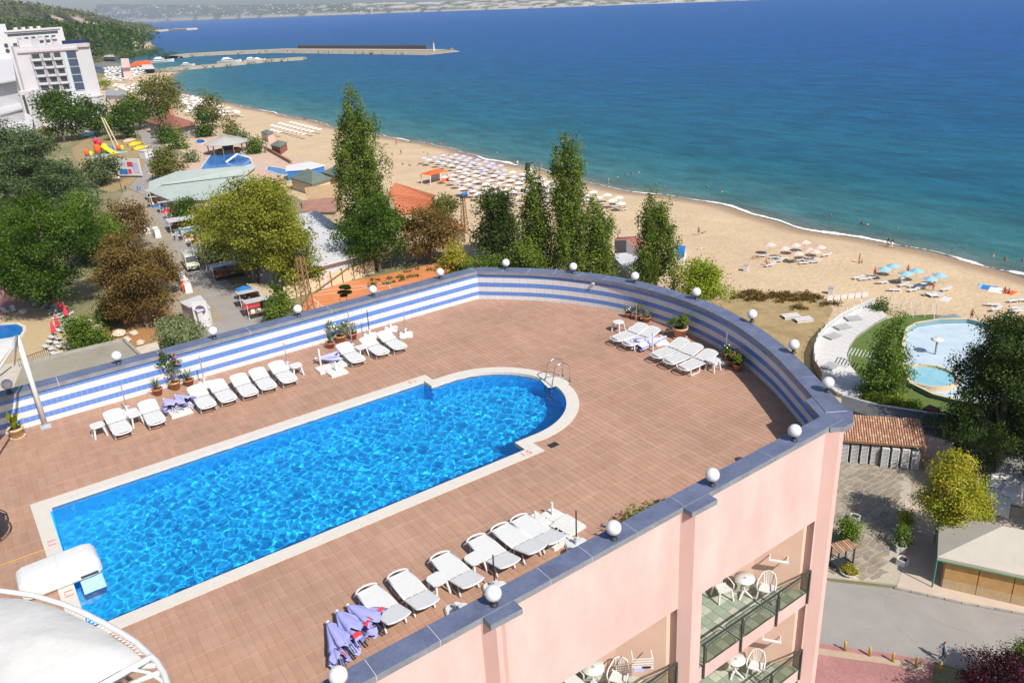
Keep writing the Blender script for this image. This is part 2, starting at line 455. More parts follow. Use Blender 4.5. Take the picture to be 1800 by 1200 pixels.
def text(s, size, loc, rz, m, parent, name='depth_mark', ext=0.0015, rot=None):
    c = bpy.data.curves.new(name, 'FONT'); c.body = s; c.size = size; c.extrude = ext; c.align_x = 'CENTER'; c.align_y = 'CENTER'
    c.materials.append(m); o = bpy.data.objects.new(name, c); o = bpy.data.objects.new(name, bpy.data.meshes.new_from_object(o)); col.objects.link(o); o.parent = parent; o.location = loc
    o.rotation_euler = rot if rot else (0, 0, rz); return o
text('1.5', 0.34, (13.02, 19.36, 0.026), 0, M_RED, pool)
text('1.5', 0.30, (12.75, 26.83, 0.026), math.pi, M_RED, pool)
text('1.1', 0.32, (-0.62, 24.3, 0.026), -math.pi / 2, M_RED, pool)
text('1.1', 0.32, (-0.55, 22.05 - 0.6, 0.026), -math.pi / 2, M_RED, pool)
# ladder
lad = thing('pool_ladder', 'polished steel ladder with two arched handrails at the rounded pool end', 'ladder', (17.0, 23.0, 0), math.radians(-8))
for s in (-1, 1):
    pts = [(0.52, s * 0.27, 0.02)] + [(0.17 + 0.35 * math.cos(a), s * 0.27, 0.58 + 0.3 * math.sin(a)) for a in [math.pi * k / 10 for k in range(0, 9)]] + [(-0.28, s * 0.27, 0.0), (-0.34, s * 0.27, -0.9)]
    t = MB(); t.tube(pts, 0.024, 10); t.build('handrail', M_METAL, lad, True)
    t = MB(); t.lathe([(0.06, 0), (0.055, 0.015), (0.03, 0.02)], 12, (0.52, s * 0.27, 0.022)); t.build('flange', M_METAL, lad)
for z in (-0.3, -0.55, -0.8):
    t = MB(); t.box((-0.31, 0, z), (0.09, 0.54, 0.03)); t.build('step', M_METAL, lad)
# white massage unit hanging over the pool edge
mu = thing('pool_jet_unit', 'long white moulded jet unit lying across the near end coping into the water', 'pool unit', (-0.6, 22.22, 0), math.radians(1))
def loft(b, secs, mi=0):
    n = len(secs[0]); vs = [v for s in secs for v in s]
    b.add(vs, [(i * n + k, i * n + (k + 1) % n, (i + 1) * n + (k + 1) % n, (i + 1) * n + k) for i in range(len(secs) - 1) for k in range(n)] + [tuple(range(n))[::-1], tuple(range((len(secs) - 1) * n, len(secs) * n))], mi)
def rrect(cx, cz, w_, h, r, x, n=4):
    out = []
    for qx, qz, a0 in ((1, 1, 0), (-1, 1, 90), (-1, -1, 180), (1, -1, 270)):
        for k in range(n + 1):
            a = math.radians(a0 + 90 * k / n); out.append((x, cx + qx * (w_ / 2 - r) + r * math.cos(a), cz + qz * (h / 2 - r) + r * math.sin(a)))
    return out
b = MB(); secs = []
for x, w_, h, zc in ((-1.0, 0.7, 0.3, 0.3), (-0.95, 0.86, 0.5, 0.3), (-0.8, 0.94, 0.58, 0.31), (0.0, 0.94, 0.6, 0.32), (0.7, 0.94, 0.6, 0.32), (0.88, 0.9, 0.56, 0.3), (0.98, 0.8, 0.4, 0.25), (1.0, 0.6, 0.2, 0.2)):
    secs.append(rrect(0, zc, w_, h, 0.1, x))
loft(b, secs); b.build('casing', mat('unit_white', (0.66, 0.66, 0.65), var=0.03, rough=0.3, spec=0.5), mu, True)
b = MB(); b.box((0.0, -0.02, 0.02), (0.012, 0.955, 0.608)); b.build('joint', mat('joint_grey', (0.5, 0.5, 0.5)), mu)
b = MB(); b.box((0.66, -0.50, -0.16), (0.56, 0.92, 0.14), top=0.98); b.build('intake_panel', mat('pale_blue_panel', (0.35, 0.55, 0.75), (0.45, 0.65, 0.82), scale=9), mu)
b = MB(); b.box((0.65, -0.478, 0.12), (0.44, 0.03, 0.06)); b.build('intake_slot', M_DARK, mu)

# ---- striped parapet with its cap stones
par = thing('striped_parapet', 'curved roof parapet tiled in blue and white bands under slate blue cap stones', 'parapet wall')
b = MB(); n = len(inner)
vi = [(p.x, p.y) for p in offset(inner, 0.012)]; vo = [(p.x, p.y) for p in offset(inner, 0.54)]
b.add([(*p, -0.4) for p in vi] + [(*p, 1.31) for p in vi] + [(*p, 1.31) for p in vo] + [(*p, -0.4) for p in vo],
      [(i + 1 + k * n, i + k * n, i + (k + 1) % 4 * n, i + 1 + (k + 1) % 4 * n) for i in range(n - 1) for k in range(4)][::1])
b.build('wall_body', M_TGROUT, par)
ROWS = [(0.0, 0.205, 0), (0.21, 0.40, 1), (0.405, 0.655, 0), (0.66, 0.87, 1), (0.875, 1.13, 0), (1.135, 1.305, 1)]
tiles = []; whites = MB(); rest = MB()
def wall_tile(b, a, c, z0, z1, mi=0):
    t = (c - a).normalized(); nrm_ = Vector((t.y, -t.x, 0)); g = 0.004
    A, B = a + t * g, c - t * g; f = nrm_ * 0.004
    A2, B2 = a + nrm_ * -0.012 + t * g, c + nrm_ * -0.012 - t * g; A, B = A + f, B + f
    vs = [(A.x, A.y, z0 + g), (B.x, B.y, z0 + g), (B.x, B.y, z1 - g), (A.x, A.y, z1 - g), (A2.x, A2.y, z0), (B2.x, B2.y, z0), (B2.x, B2.y, z1), (A2.x, A2.y, z1)]
    b.add(vs, [(0, 1, 2, 3)[::-1], (0, 4, 5, 1), (1, 5, 6, 2), (2, 6, 7, 3), (3, 7, 4, 0)], mi)
fine = resample_even(inner, 0.213, 0.05); wide = resample_even(inner, 0.426, 0.05)
for z0, z1, k in ROWS:
    P = fine if k else wide
    for a, c in zip(P, P[1:]):
        if k:
            qx = pix(((a.x + c.x) / 2, (a.y + c.y) / 2, z0)); vis = 0 < qx[0] < 1800
            tiles.append((dist(a) if vis else 999, a, c, z0, z1))
        else: wall_tile(whites, a, c, z0, z1)
tiles.sort(key=lambda t: t[0])
tsh = {}
for i, (dd, a, c, z0, z1) in enumerate(tiles):
    if i < 300:
        key = round(z1 - z0, 3)
        if key not in tsh:
            t = MB(); wall_tile(t, Vector((-0.1065, 0, 0)), Vector((0.1065, 0, 0)), 0, z1 - z0); tsh[key] = t.mesh('blue_tile', M_BLUE)
        o = bpy.data.objects.new('blue_tile', tsh[key]); col.objects.link(o); o.parent = par
        m_ = (a + c) / 2; o.location = (m_.x, m_.y, z0); t_ = c - a; o.rotation_euler = (0, 0, math.atan2(t_.y, t_.x))
    else: wall_tile(rest, a, c, z0, z1)
tag(rest.build('blue_tile_rows', M_BLUE, par), kind='stuff')
tag(whites.build('white_tile_rows', M_WTILE, par), kind='stuff')
def seg_stone(pts_in, pts_out, z0, z1):
    b = MB(); n = len(pts_in)
    b.add([(p.x, p.y, z0) for p in pts_in] + [(p.x, p.y, z1) for p in pts_in] + [(p.x, p.y, z1) for p in pts_out] + [(p.x, p.y, z0) for p in pts_out],
          [(i + 1 + k * n, i + k * n, i + (k + 1) % 4 * n, i + 1 + (k + 1) % 4 * n) for i in range(n - 1) for k in range(4)] + [(0, 3 * n, 2 * n, n), (n - 1, 2 * n - 1, 3 * n - 1, 4 * n - 1)])
    for i in range((n - 1) * 4):
        if i % 4 in (0, 2): b.m[i] = 1
    return b
ci, co = offset(inner, -0.07), offset(inner, 0.62)
def sub(path, s0, s1, k=5): 
    return resample_even(path, 1, 0) if False else [along(path, s0 + (s1 - s0) * i / k) for i in range(k + 1)]
def along(path, s):
    for a, b in zip(path, path[1:]):
        l = (b - a).length
        if s <= l: return a.lerp(b, s / l)
        s -= l
    return path[-1]
Li = sum((b - a).length for a, b in zip(ci, ci[1:])); Lo = sum((b - a).length for a, b in zip(co, co[1:]))
# straight run joints then shorter stones round the curve
def corr(s): # matching parameter on outer path
    acc_i = acc_o = 0
    for k in range(len(ci) - 1):
        l = (ci[k + 1] - ci[k]).length; lo_ = (co[k + 1] - co[k]).length
        if s <= acc_i + l: return acc_o + lo_ * (s - acc_i) / l
        acc_i += l; acc_o += lo_
    return Lo
js = [0.0]
st = (ci[1] - ci[0]).length
while js[-1] + 3.72 < st: js.append(js[-1] + (2.6 if len(js) == 1 else 3.72))
js[-1] = st if st - js[-1] < 1.5 else js[-1]
if js[-1] != st: js.append(st)
while js[-1] + 1.3 < Li: js.append(js[-1] + 1.3)
js[-1] = Li
for a, c in zip(js, js[1:]):
    a2, c2 = a + 0.01, c - 0.01
    seg_stone([along(ci, a2 + (c2 - a2) * i / 5) for i in range(6)], [along(co, corr(a2) + (corr(c2) - corr(a2)) * i / 5) for i in range(6)], 1.31, 1.48).build('cap_stone', [M_CAP, M_CAPE], par)
ci2, co2 = offset(inner, -0.06), offset(inner, 0.61)
b = seg_stone(ci2, co2, 1.314, 1.472)
b.m = [0] * len(b.m); b.build('cap_mortar', mat('mortar', (0.55, 0.56, 0.62)), par)

# ---- the hotel itself
hot = thing('pink_hotel', 'pink rendered hotel block with recessed balconies under the roof pool', 'hotel')
def strip(x0, x1, d0, d1, z0, z1, b, mi=0):
    """block between facade offsets d0 (front, negative = outwards) and d1"""
    b.add([(x0, F(x0) + d0, z0), (x1, F(x1) + d0, z0), (x1, F(x1) + d1, z0), (x0, F(x0) + d1, z0), (x0, F(x0) + d0, z1), (x1, F(x1) + d0, z1), (x1, F(x1) + d1, z1), (x0, F(x0) + d1, z1)],
          [(3, 2, 1, 0), (4, 5, 6, 7), (0, 1, 5, 4), (1, 2, 6, 5), (2, 3, 7, 6), (3, 0, 4, 7)], mi)
body = [(p.x, p.y) for p in offset(inner, 0.5)] + [(20.3, F(20.3) + 2.62), (-9, F(-9) + 2.62)]
b = MB(); b.prism(body, GZ, -1.5); 
b.build('main_block', M_PEACH, hot)
b = MB()
sk = [(p.x, p.y) for p in offset(inner, 0.53)]; sk2 = [(p.x, p.y) for p in offset(inner, 0.50)]; n = len(sk)
b.add([(*p, GZ) for p in sk] + [(*p, 1.30) for p in sk], [(i, i + n, i + 1 + n, i + 1) for i in range(n - 1)])
b.build('curved_wall', M_PINK, hot)
TK = [-1.9 - 3.35 * k for k in range(8)]
BAYS = [(14.2, 19.45), (7.65, 13.2), (1.0, 6.85), (-5.2, 0.4)]
b = MB()
for x0, x1 in BAYS: strip(x0, x1, 0.0, 0.18, TK[0], 1.31, b)
strip(-9, 20.3, 0.18, 0.42, -0.4, 1.31, b); strip(-9, 20.3, 0.185, 2.6, -1.89, -0.41, b)
b.build('roof_upstand', M_PINK, hot)
b = MB()
for xa, xb in ((13.2, 14.2), (6.85, 7.65), (0.4, 1.0), (-9, -5.2), (19.45, 20.36)): strip(xa, xb, 0.0, 2.6, GZ, -0.4, b); strip(xa, xb, 0.0, 0.2, -0.4, 1.31, b)
b.build('fin_wall', M_PINK, hot)
for k in range(8):
    b = MB()
    zb = TK[k] - 3.35
    for x0, x1 in BAYS: strip(x0, x1, 0.0, 2.6, TK[k] - 3.35, TK[k] - 2.85, b)
    b.build('floor_slab', M_PINK, hot)
b = MB(); strip(-9, 20.36, 0.01, 2.59, GZ, TK[7] - 3.35, b); b.build('base_wall', M_PINK, hot)
for xa, w_ in ((13.2, 0.95), (6.85, 0.85)):
    b = MB(); y = F(xa)
    prof = [(xa, y + 0.01), (xa + w_ * 0.26, y - 0.30), (xa + w_ * 0.42, y - 0.30), (xa + w_ * 0.74, y - 0.02), (xa + w_ * 0.74, y + 0.01)]
    b.prism(prof, GZ, 1.30); b.build('pilaster', M_PINK2, hot)
    b = MB(); b.box((xa + w_ * 0.5 + 0.05, y - 0.11, 1.312), (w_, 0.52, 0.15)); b.m = [0, 0, 1, 1, 1, 1]; b.build('pilaster_cap', [M_CAP, M_CAPE], hot)
b = MB(); xa = 19.5; b.prism([(19.5, F(19.5) + 0.01), (19.85, F(20) - 0.28), (20.05, F(20) - 0.28), (20.75, F(20) + 0.15), (20.75, F(20) + 0.5), (20.37, F(20) + 0.5)], GZ, 1.30)
b.build('pilaster', M_PINK2, hot)
b = MB(); b.prism([(19.6, 12.62), (19.95, 12.40), (20.4, 12.38), (20.98, 12.8), (20.98, 14.2), (20.5, 14.2)], 1.30, 1.462, 0, 1); b.build('pilaster_cap', [M_CAP, M_CAPE], hot)
cj = [-9.0, -6.6, -2.9, 0.8, 4.27, 5.80, 8.82, 10.35, 13.32, 16.7, 18.4, 20.36]
cj = [-9.0, -6.7, -3.0, 0.7, 4.27, 5.80, 8.82, 10.1, 11.6, 13.32, 16.95, 20.36]
cj = [-9.0, -5.3, -1.6, 2.0, 4.27, 5.80, 8.82, 10.1, 11.6, 13.32, 16.95, 20.36]
for a, c in zip(cj, cj[1:]):
    b = MB(); strip(a + 0.008, c - 0.008, -0.06, 0.50, 1.312, 1.48, b); b.m = [0, 0, 1, 0, 1, 0]; b.build('cap_stone', [M_CAP, M_CAPE], hot)
b = MB(); strip(-9, 20.3, -0.054, 0.494, 1.314, 1.473, b); b.build('cap_mortar', mat('mortar2', (0.55, 0.56, 0.62)), hot)
gl = bpy.data.materials.new('balcony_glass'); gl.use_nodes = True; t_ = gl.node_tree; N_ = t_.nodes; N_.remove(N_['Principled BSDF'])
ta = N_.new('ShaderNodeBsdfTransparent'); ta.inputs[0].default_value = (0.72, 0.74, 0.70, 1); tg = N_.new('ShaderNodeBsdfGlossy'); tg.inputs['Roughness'].default_value = 0.1
tg.inputs[0].default_value = (0.8, 0.85, 0.85, 1); tm = N_.new('ShaderNodeMixShader'); tm.inputs[0].default_value = 0.14
t_.links.new(ta.outputs[0], tm.inputs[1]); t_.links.new(tg.outputs[0], tm.inputs[2]); t_.links.new(tm.outputs[0], N_['Material Output'].inputs[0])
ft = MB(); ft.box((0, 0, 0), (0.335, 0.335, 0.012)); FT = [ft.mesh('floor_tile', M_GTILE), ft.mesh('floor_tile', M_GTILE2)]
def balcony(x0, x1, k, tiles_):
    zf = TK[k] - 2.85
    bal = MB(); strip(x0 + 0.01, x1 - 0.01, 0.02, 2.58, zf, zf + 0.01, bal)
    dw = MB(); dw.prism([(x1 - 0.16, F(x1) + 0.25), (x1 - 0.005, F(x1) + 0.25), (x1 - 0.005, F(x1) + 2.59), (x1 - 2.25, F(x1) + 2.59), (x1 - 1.03, F(x1) + 1.4)], zf + 0.012, zf + 2.848); dw.build('inner_wall', M_PEACH, hot)
    bo = bal.build('balcony_floor', M_GTILE, hot)
    if tiles_:
        nx_ = int((x1 - x0 - 0.05) / 0.35)
        for i in range(nx_):
            for j in range(7):
                x = x0 + 0.22 + i * 0.352; y = F(x) + 0.2 + j * 0.345
                o = bpy.data.objects.new('floor_tile', FT[1 if (i % 2 == 1 and j % 2 == 0) or (i % 4 == 0 and j % 3 == 1) else 0]); col.objects.link(o); o.parent = bo
                o.location = (x, y, zf + 0.012); o.rotation_euler = (0, 0, 0.025)
    posts = [x0 + 0.16, x0 + 1.86, x0 + 3.6, x1 - 0.02] if x1 - x0 < 5.4 else [x0 + 0.16, x0 + 1.95, x0 + 3.75, x1 - 0.02]
    r = MB()
    for x in posts: r.bar((x, F(x) - 0.05, zf - 0.42), (x, F(x) - 0.05, zf + 0.92), 0.045, 0.06)
    r.bar((x0 + 0.05, F(x0) - 0.05, zf + 0.93), (x1, F(x1) - 0.05, zf + 0.93), 0.05, 0.05)
    ro = r.build('railing', M_RAIL, hot)
    for a, c in zip(posts, posts[1:]):
        g = MB(); a2, c2 = a + 0.09, c - 0.09
        g.add([(a2, F(a2) - 0.05, zf + 0.1), (c2, F(c2) - 0.05, zf + 0.1), (c2, F(c2) - 0.05, zf + 0.8), (a2, F(a2) - 0.05, zf + 0.8)], [(0, 1, 2, 3)])
        g.build('glass_panel', gl, ro)
        fr = MB(); P_ = [(a2, zf + 0.2), (a2 + 0.1, zf + 0.1), (c2 - 0.1, zf + 0.1), (c2, zf + 0.2), (c2, zf + 0.7), (c2 - 0.1, zf + 0.8), (a2 + 0.1, zf + 0.8), (a2, zf + 0.7), (a2, zf + 0.2)]
        fr.tube([(x, F(x) - 0.05, z) for x, z in P_], 0.014, 5); fr.build('panel_frame', M_RAIL, ro)
for k in range(8):
    for i, (x0, x1) in enumerate(BAYS): balcony(x0, x1, k, (k < 2 and i < 1) or (k == 0 and i == 1))

# ---- globe lamps along the parapets
M_GLOBE = mat('lamp_globe', (0.66, 0.66, 0.68), var=0.02, rough=0.15, spec=0.6, coat=0.3)
GL = [(-0.57, 33.42), (3.25, 33.42), (7.03, 33.42), (10.76, 33.42), (14.43, 33.42), (18.04, 33.42), (21.2, 32.35), (23.2, 29.5), (24.35, 26.4), (24.78, 23.0), (24.45, 19.7), (23.2, 16.75), (21.5, 14.1), (18.14, 12.82), (14.56, 12.72), (10.95, 12.62), (7.3, 12.5), (3.55, 12.42)]
GN = ['at the left edge of the photo, over the potted palm', 'over the grey flat roof at the left', 'over the pale terrace wall beside the road end', 'in front of the narrow road end', 'before the clay court, left of the odd layered shrub', 'where the straight parapet nears its corner by the yellow green bush', 'just right of the parapet corner, before the dark bushes', 'before the middle poplars', 'below the lone poplar on the curve', 'before the bright green bush on the beach side', 'before the dune grass on the beach side', 'beside the white curved fence of the paddling pool', 'nearest the sharp end corner of the roof', 'on the right front parapet nearest the end corner', 'on the right front parapet by the pilaster cap over the middle balconies', 'on the right front parapet beside the stacked white slabs', 'on the near pilaster cap beside the loungers', 'at the bottom of the photo, nearest the purple parasols']
gb = MB(); gb.lathe([(0.10, 0), (0.10, 0.03), (0.06, 0.05), (0.06, 0.12), (0.085, 0.15)], 12); GBm = gb.mesh('lamp_base', M_DARK, True)
gg = MB(); gg.ball((0, 0, 0.335), 0.195, 14); GGm = gg.mesh('lamp_globe', M_GLOBE, True)
for (x, y), s in zip(GL, GN):
    r = thing('globe_lamp', 'white globe lamp ' + s, 'lamp', (x, y, 1.48), 0, 'globe lamps along the roof parapet')
    for nm, me in (('lamp_base', GBm), ('globe', GGm)):
        o = bpy.data.objects.new(nm, me); col.objects.link(o); o.parent = r
b = MB(); b.box((0, 0, 0), (0.14, 0.09, 0.07)); b.tube([(0, 0.04, 0.04), (0, 0.16, 0.06)], 0.01, 6)
tag(b.build('wall_camera', M_WHITE, None, False, (23.35, 28.2, 1.2), -1.1), 'small white box camera under the cap of the curved parapet', 'camera')
# ================================================================ SEA, SHORE, GROUND
SHORE = [(2600, 760), (2200, 620), (1950, 530), (1800, 487), (1690, 462), (1600, 438), (1550, 427), (1480, 415), (1400, 399), (1300, 371), (1230, 355), (1130, 340), (1075, 331), (1040, 322), (935, 297),
         (860, 281), (740, 251), (690, 243), (600, 227), (545, 213), (450, 193), (400, 182), (350, 171), (318, 163), (304, 152), (299, 142), (303, 134), (318, 127)]
shore = [at(x, y, SZ) for x, y in SHORE]
shore = [(p.x, p.y) for p in shore]
SB = sorted(shore, key=lambda p: p[1])
SY = np.array([p[1] for p in shore]); SX = np.array([p[0] for p in shore])
o_ = np.argsort(SY); SY, SX = SY[o_], SX[o_]
def xs(y): return np.interp(y, SY, SX)
# landward edge of the sand
SANDE = [(1800, 760), (1640, 560), (1560, 560), (1430, 530), (1270, 560), (1180, 480), (1060, 460), (900, 400), (790, 372), (700, 335), (600, 310), (480, 272), (400, 225), (330, 200), (240, 178), (195, 160), (185, 135)]
se = [at(x, y, GZ) for x, y in SANDE]; so = np.argsort([p.y for p in se])
EY = np.array([se[i].y for i in so]); EX = np.array([se[i].x for i in so])
# smooth sea surface, finer towards the shore; vertex attribute = distance out to sea
M_SEA = bpy.data.materials.new('sea_water'); M_SEA.use_nodes = True
t_ = M_SEA.node_tree; N_ = t_.nodes; L_ = t_.links; pb = N_['Principled BSDF']
pb.inputs['Roughness'].default_value = 0.4; pb.inputs['Specular IOR Level'].default_value = 0.10
a_ = N_.new('ShaderNodeAttribute'); a_.attribute_name = 'offshore'
geo = N_.new('ShaderNodeNewGeometry')
mp = N_.new('ShaderNodeMapping'); mp.inputs['Scale'].default_value = (0.02, 0.006, 0.02); mp.inputs['Rotation'].default_value = (0, 0, 0.35)
L_.new(geo.outputs['Position'], mp.inputs[0])
n1 = N_.new('ShaderNodeTexNoise'); n1.inputs['Scale'].default_value = 1.0; n1.inputs['Detail'].default_value = 7; n1.inputs['Roughness'].default_value = 0.6
L_.new(mp.outputs[0], n1.inputs['Vector'])
ad = N_.new('ShaderNodeMath'); ad.operation = 'MULTIPLY_ADD'; ad.inputs[1].default_value = 0.22; 
sb_ = N_.new('ShaderNodeMath'); sb_.operation = 'SUBTRACT'; sb_.inputs[1].default_value = 0.5; L_.new(n1.outputs['Fac'], sb_.inputs[0])
m5 = N_.new('ShaderNodeMath'); m5.operation = 'MULTIPLY'; m5.use_clamp = True; m5.inputs[1].default_value = 3.0; L_.new(a_.outputs['Fac'], m5.inputs[0])
m6 = N_.new('ShaderNodeMath'); m6.operation = 'MULTIPLY'; L_.new(m5.outputs[0], m6.inputs[0]); L_.new(sb_.outputs[0], m6.inputs[1]); L_.new(m6.outputs[0], ad.inputs[0]); L_.new(a_.outputs['Fac'], ad.inputs[2])
cr = N_.new('ShaderNodeValToRGB'); L_.new(ad.outputs[0], cr.inputs[0])
E_ = cr.color_ramp.elements
stops = [(0.0, (0.22, 0.20, 0.15)), (0.006, (0.10, 0.155, 0.145)), (0.022, (0.040, 0.150, 0.165)), (0.10, (0.008, 0.105, 0.155)), (0.27, (0.001, 0.076, 0.190)), (0.55, (0.0005, 0.068, 0.240)), (1.0, (0.0005, 0.080, 0.31))]
E_[0].position, E_[0].color = stops[0][0], (*stops[0][1], 1); E_[1].position, E_[1].color = 1.0, (*stops[-1][1], 1)
for p, c in stops[1:-1]: e = E_.new(p); e.color = (*c, 1)
mp4 = N_.new('ShaderNodeMapping'); mp4.inputs['Scale'].default_value = (0.30, 0.11, 0.3); mp4.inputs['Rotation'].default_value = (0, 0, 0.5)
L_.new(geo.outputs['Position'], mp4.inputs[0])
n4 = N_.new('ShaderNodeTexNoise'); n4.inputs['Scale'].default_value = 0.55; n4.inputs['Detail'].default_value = 10; n4.inputs['Roughness'].default_value = 0.78; L_.new(mp4.outputs[0], n4.inputs['Vector'])
r4 = N_.new('ShaderNodeMapRange'); r4.inputs[1].default_value = 0.33; r4.inputs[2].default_value = 0.70; r4.inputs[3].default_value = 0.60; r4.inputs[4].default_value = 1.5; L_.new(n4.outputs['Fac'], r4.inputs[0])
v4 = N_.new('ShaderNodeVectorMath'); v4.operation = 'SCALE'; L_.new(cr.outputs[0], v4.inputs[0]); L_.new(r4.outputs[0], v4.inputs['Scale'])
L_.new(v4.outputs[0], pb.inputs['Base Color'])
mp2 = N_.new('ShaderNodeMapping'); mp2.inputs['Scale'].default_value = (0.55, 0.28, 0.5); mp2.inputs['Rotation'].default_value = (0, 0, 0.5)
L_.new(geo.outputs['Position'], mp2.inputs[0])
n2 = N_.new('ShaderNodeTexNoise'); n2.inputs['Scale'].default_value = 1.0; n2.inputs['Detail'].default_value = 9; n2.inputs['Roughness'].default_value = 0.72
L_.new(mp2.outputs[0], n2.inputs['Vector'])
bp = N_.new('ShaderNodeBump'); bp.inputs['Strength'].default_value = 0.85; bp.inputs['Distance'].default_value = 0.9
L_.new(n2.outputs['Fac'], bp.inputs['Height']); L_.new(bp.outputs[0], pb.inputs['Normal'])
ys = np.concatenate([np.linspace(-400, 60, 14), np.linspace(75, 900, 100), np.linspace(920, 1500, 20), np.geomspace(1600, 16000, 14)])
def warp(d): # colour ramp position from metres offshore
    return np.clip(np.where(d < 60, d / 60 * 0.14, np.where(d < 400, 0.14 + (d - 60) / 340 * 0.38, 0.52 + 0.48 * np.clip((d - 400) / 1600, 0, 1))), 0, 1)
ds = np.array([-30, -2, 2, 5, 9, 15, 25, 40, 60, 90, 140, 220, 400, 800, 1600, 3000, 6000, 14000.0])
V = []; Aofs = []
for y in ys:
    x0 = float(xs(y)) if y < 1300 else float(xs(1300)) - (y - 1300) * 0.55
    for d in ds:
        V.append((x0 + d, y, SZ)); Aofs.append(float(warp(d)))
V = np.array(V); nc = len(ds); nr = len(ys)
idx = np.arange(nr * nc).reshape(nr, nc)
Q = np.stack([idx[:-1, :-1], idx[:-1, 1:], idx[1:, 1:], idx[1:, :-1]], -1).reshape(-1, 4)
me = npmesh('sea', V, Q, M_SEA); a = me.attributes.new('offshore', 'FLOAT', 'POINT'); a.data.foreach_set('value', np.array(Aofs, dtype=np.float32))
sea = struct(tag(bpy.data.objects.new('sea', me), 'blue green sea')); col.objects.link(sea)
# far water to the left beyond the harbour
b = MB(); b.sheet([(-3000, 1000), (1500, 1000), (1500, 16000), (-3000, 16000)], SZ - 0.05)
me = b.mesh('outer_sea', M_SEA); a = me.attributes.new('offshore', 'FLOAT', 'POINT'); a.data.foreach_set('value', [0.8] * 4)
o = bpy.data.objects.new('outer_sea', me); col.objects.link(o); struct(o)
# beach: profile rises from under the water to the street level
M_SAND = mat('sand', (0.49, 0.36, 0.225), (0.585, 0.445, 0.295), rough=0.95, scale=0.9, world=True, bump=0.9, bscale=1.6, bdist=0.16, detail=12, stain=0.10, sscale=0.12)
t_ = M_SAND.node_tree; N_ = t_.nodes; L_ = t_.links
a_ = N_.new('ShaderNodeAttribute'); a_.attribute_name = 'wet'
mw = N_.new('ShaderNodeMix'); mw.data_type = 'RGBA'; mw.inputs[7].default_value = (0.27, 0.185, 0.12, 1)
pbs = N_['Principled BSDF']; src = pbs.inputs['Base Color'].links[0].from_socket
L_.new(src, mw.inputs[6]); L_.new(a_.outputs['Fac'], mw.inputs[0]); L_.new(mw.outputs[2], pbs.inputs['Base Color'])
ys2 = np.concatenate([np.linspace(-400, 60, 14), np.linspace(70, 700, 160), np.linspace(710, float(SY[-1]), 40)])
prof = [(14, SZ - 0.8), (3, SZ - 0.15), (0.0, SZ + 0.01), (-2.5, SZ + 0.22), (-5, SZ + 0.4), (-9, SZ + 0.75), (-18, SZ + 1.1), (-32, GZ - 0.04), (-60, GZ - 0.0)]
V = []; W = []
for y in ys2:
    x0 = float(xs(y)) + 0.8 * math.sin(y * 0.11) + 0.5 * math.sin(y * 0.37)
    xe = float(np.interp(y, EY, EX)); xe = min(xe, x0 - 66)
    for d, z in prof: V.append((x0 + d, y, z)); W.append(1.0 if d > -1.5 else 0.75 if d > -3 else 0.12 if d > -6 else 0)
    for k in (0.5, 1.0): V.append((x0 - 60 + (xe - x0 + 60) * k, y, GZ)); W.append(0)
nc = len(prof) + 2; nr = len(ys2); V = np.array(V)
idx = np.arange(nr * nc).reshape(nr, nc)
Q = np.stack([idx[:-1, :-1], idx[1:, :-1], idx[1:, 1:], idx[:-1, 1:]], -1).reshape(-1, 4)
me = npmesh('beach_sand', V, Q, M_SAND); a = me.attributes.new('wet', 'FLOAT', 'POINT'); a.data.foreach_set('value', np.array(W, dtype=np.float32))
o = bpy.data.objects.new('beach', me); col.objects.link(o); struct(o)
def flip_up(me):
    import bmesh
    b = bmesh.new(); b.from_mesh(me); bmesh.ops.recalc_face_normals(b, faces=b.faces[:])
    if b.faces and sum(f.normal.z for f in b.faces) < 0: bmesh.ops.reverse_faces(b, faces=b.faces[:])
    b.to_mesh(me); b.free()
flip_up(me)
# general ground behind the beach
M_GROUND = mat('dry_ground', (0.30, 0.24, 0.14), (0.13, 0.15, 0.06), rough=0.95, scale=0.08, world=True, bump=0.6, bscale=1.5, bdist=0.1, detail=10)
b = MB()
W_ = [(float(np.interp(y, EY, EX)) + 6, float(y)) for y in np.linspace(-300, 1150, 60)]
W_ = [(min(x, float(xs(y)) - 50), y) for x, y in W_]
b.add([(x, y, GZ - 0.03) for x, y in W_] + [(-1500, y, GZ - 0.03) for x, y in W_], [(i, i + 1, i + 1 + 60, i + 60) for i in range(59)])
me = b.mesh('ground', M_GROUND); flip_up(me); o = bpy.data.objects.new('ground', me); col.objects.link(o); struct(o)
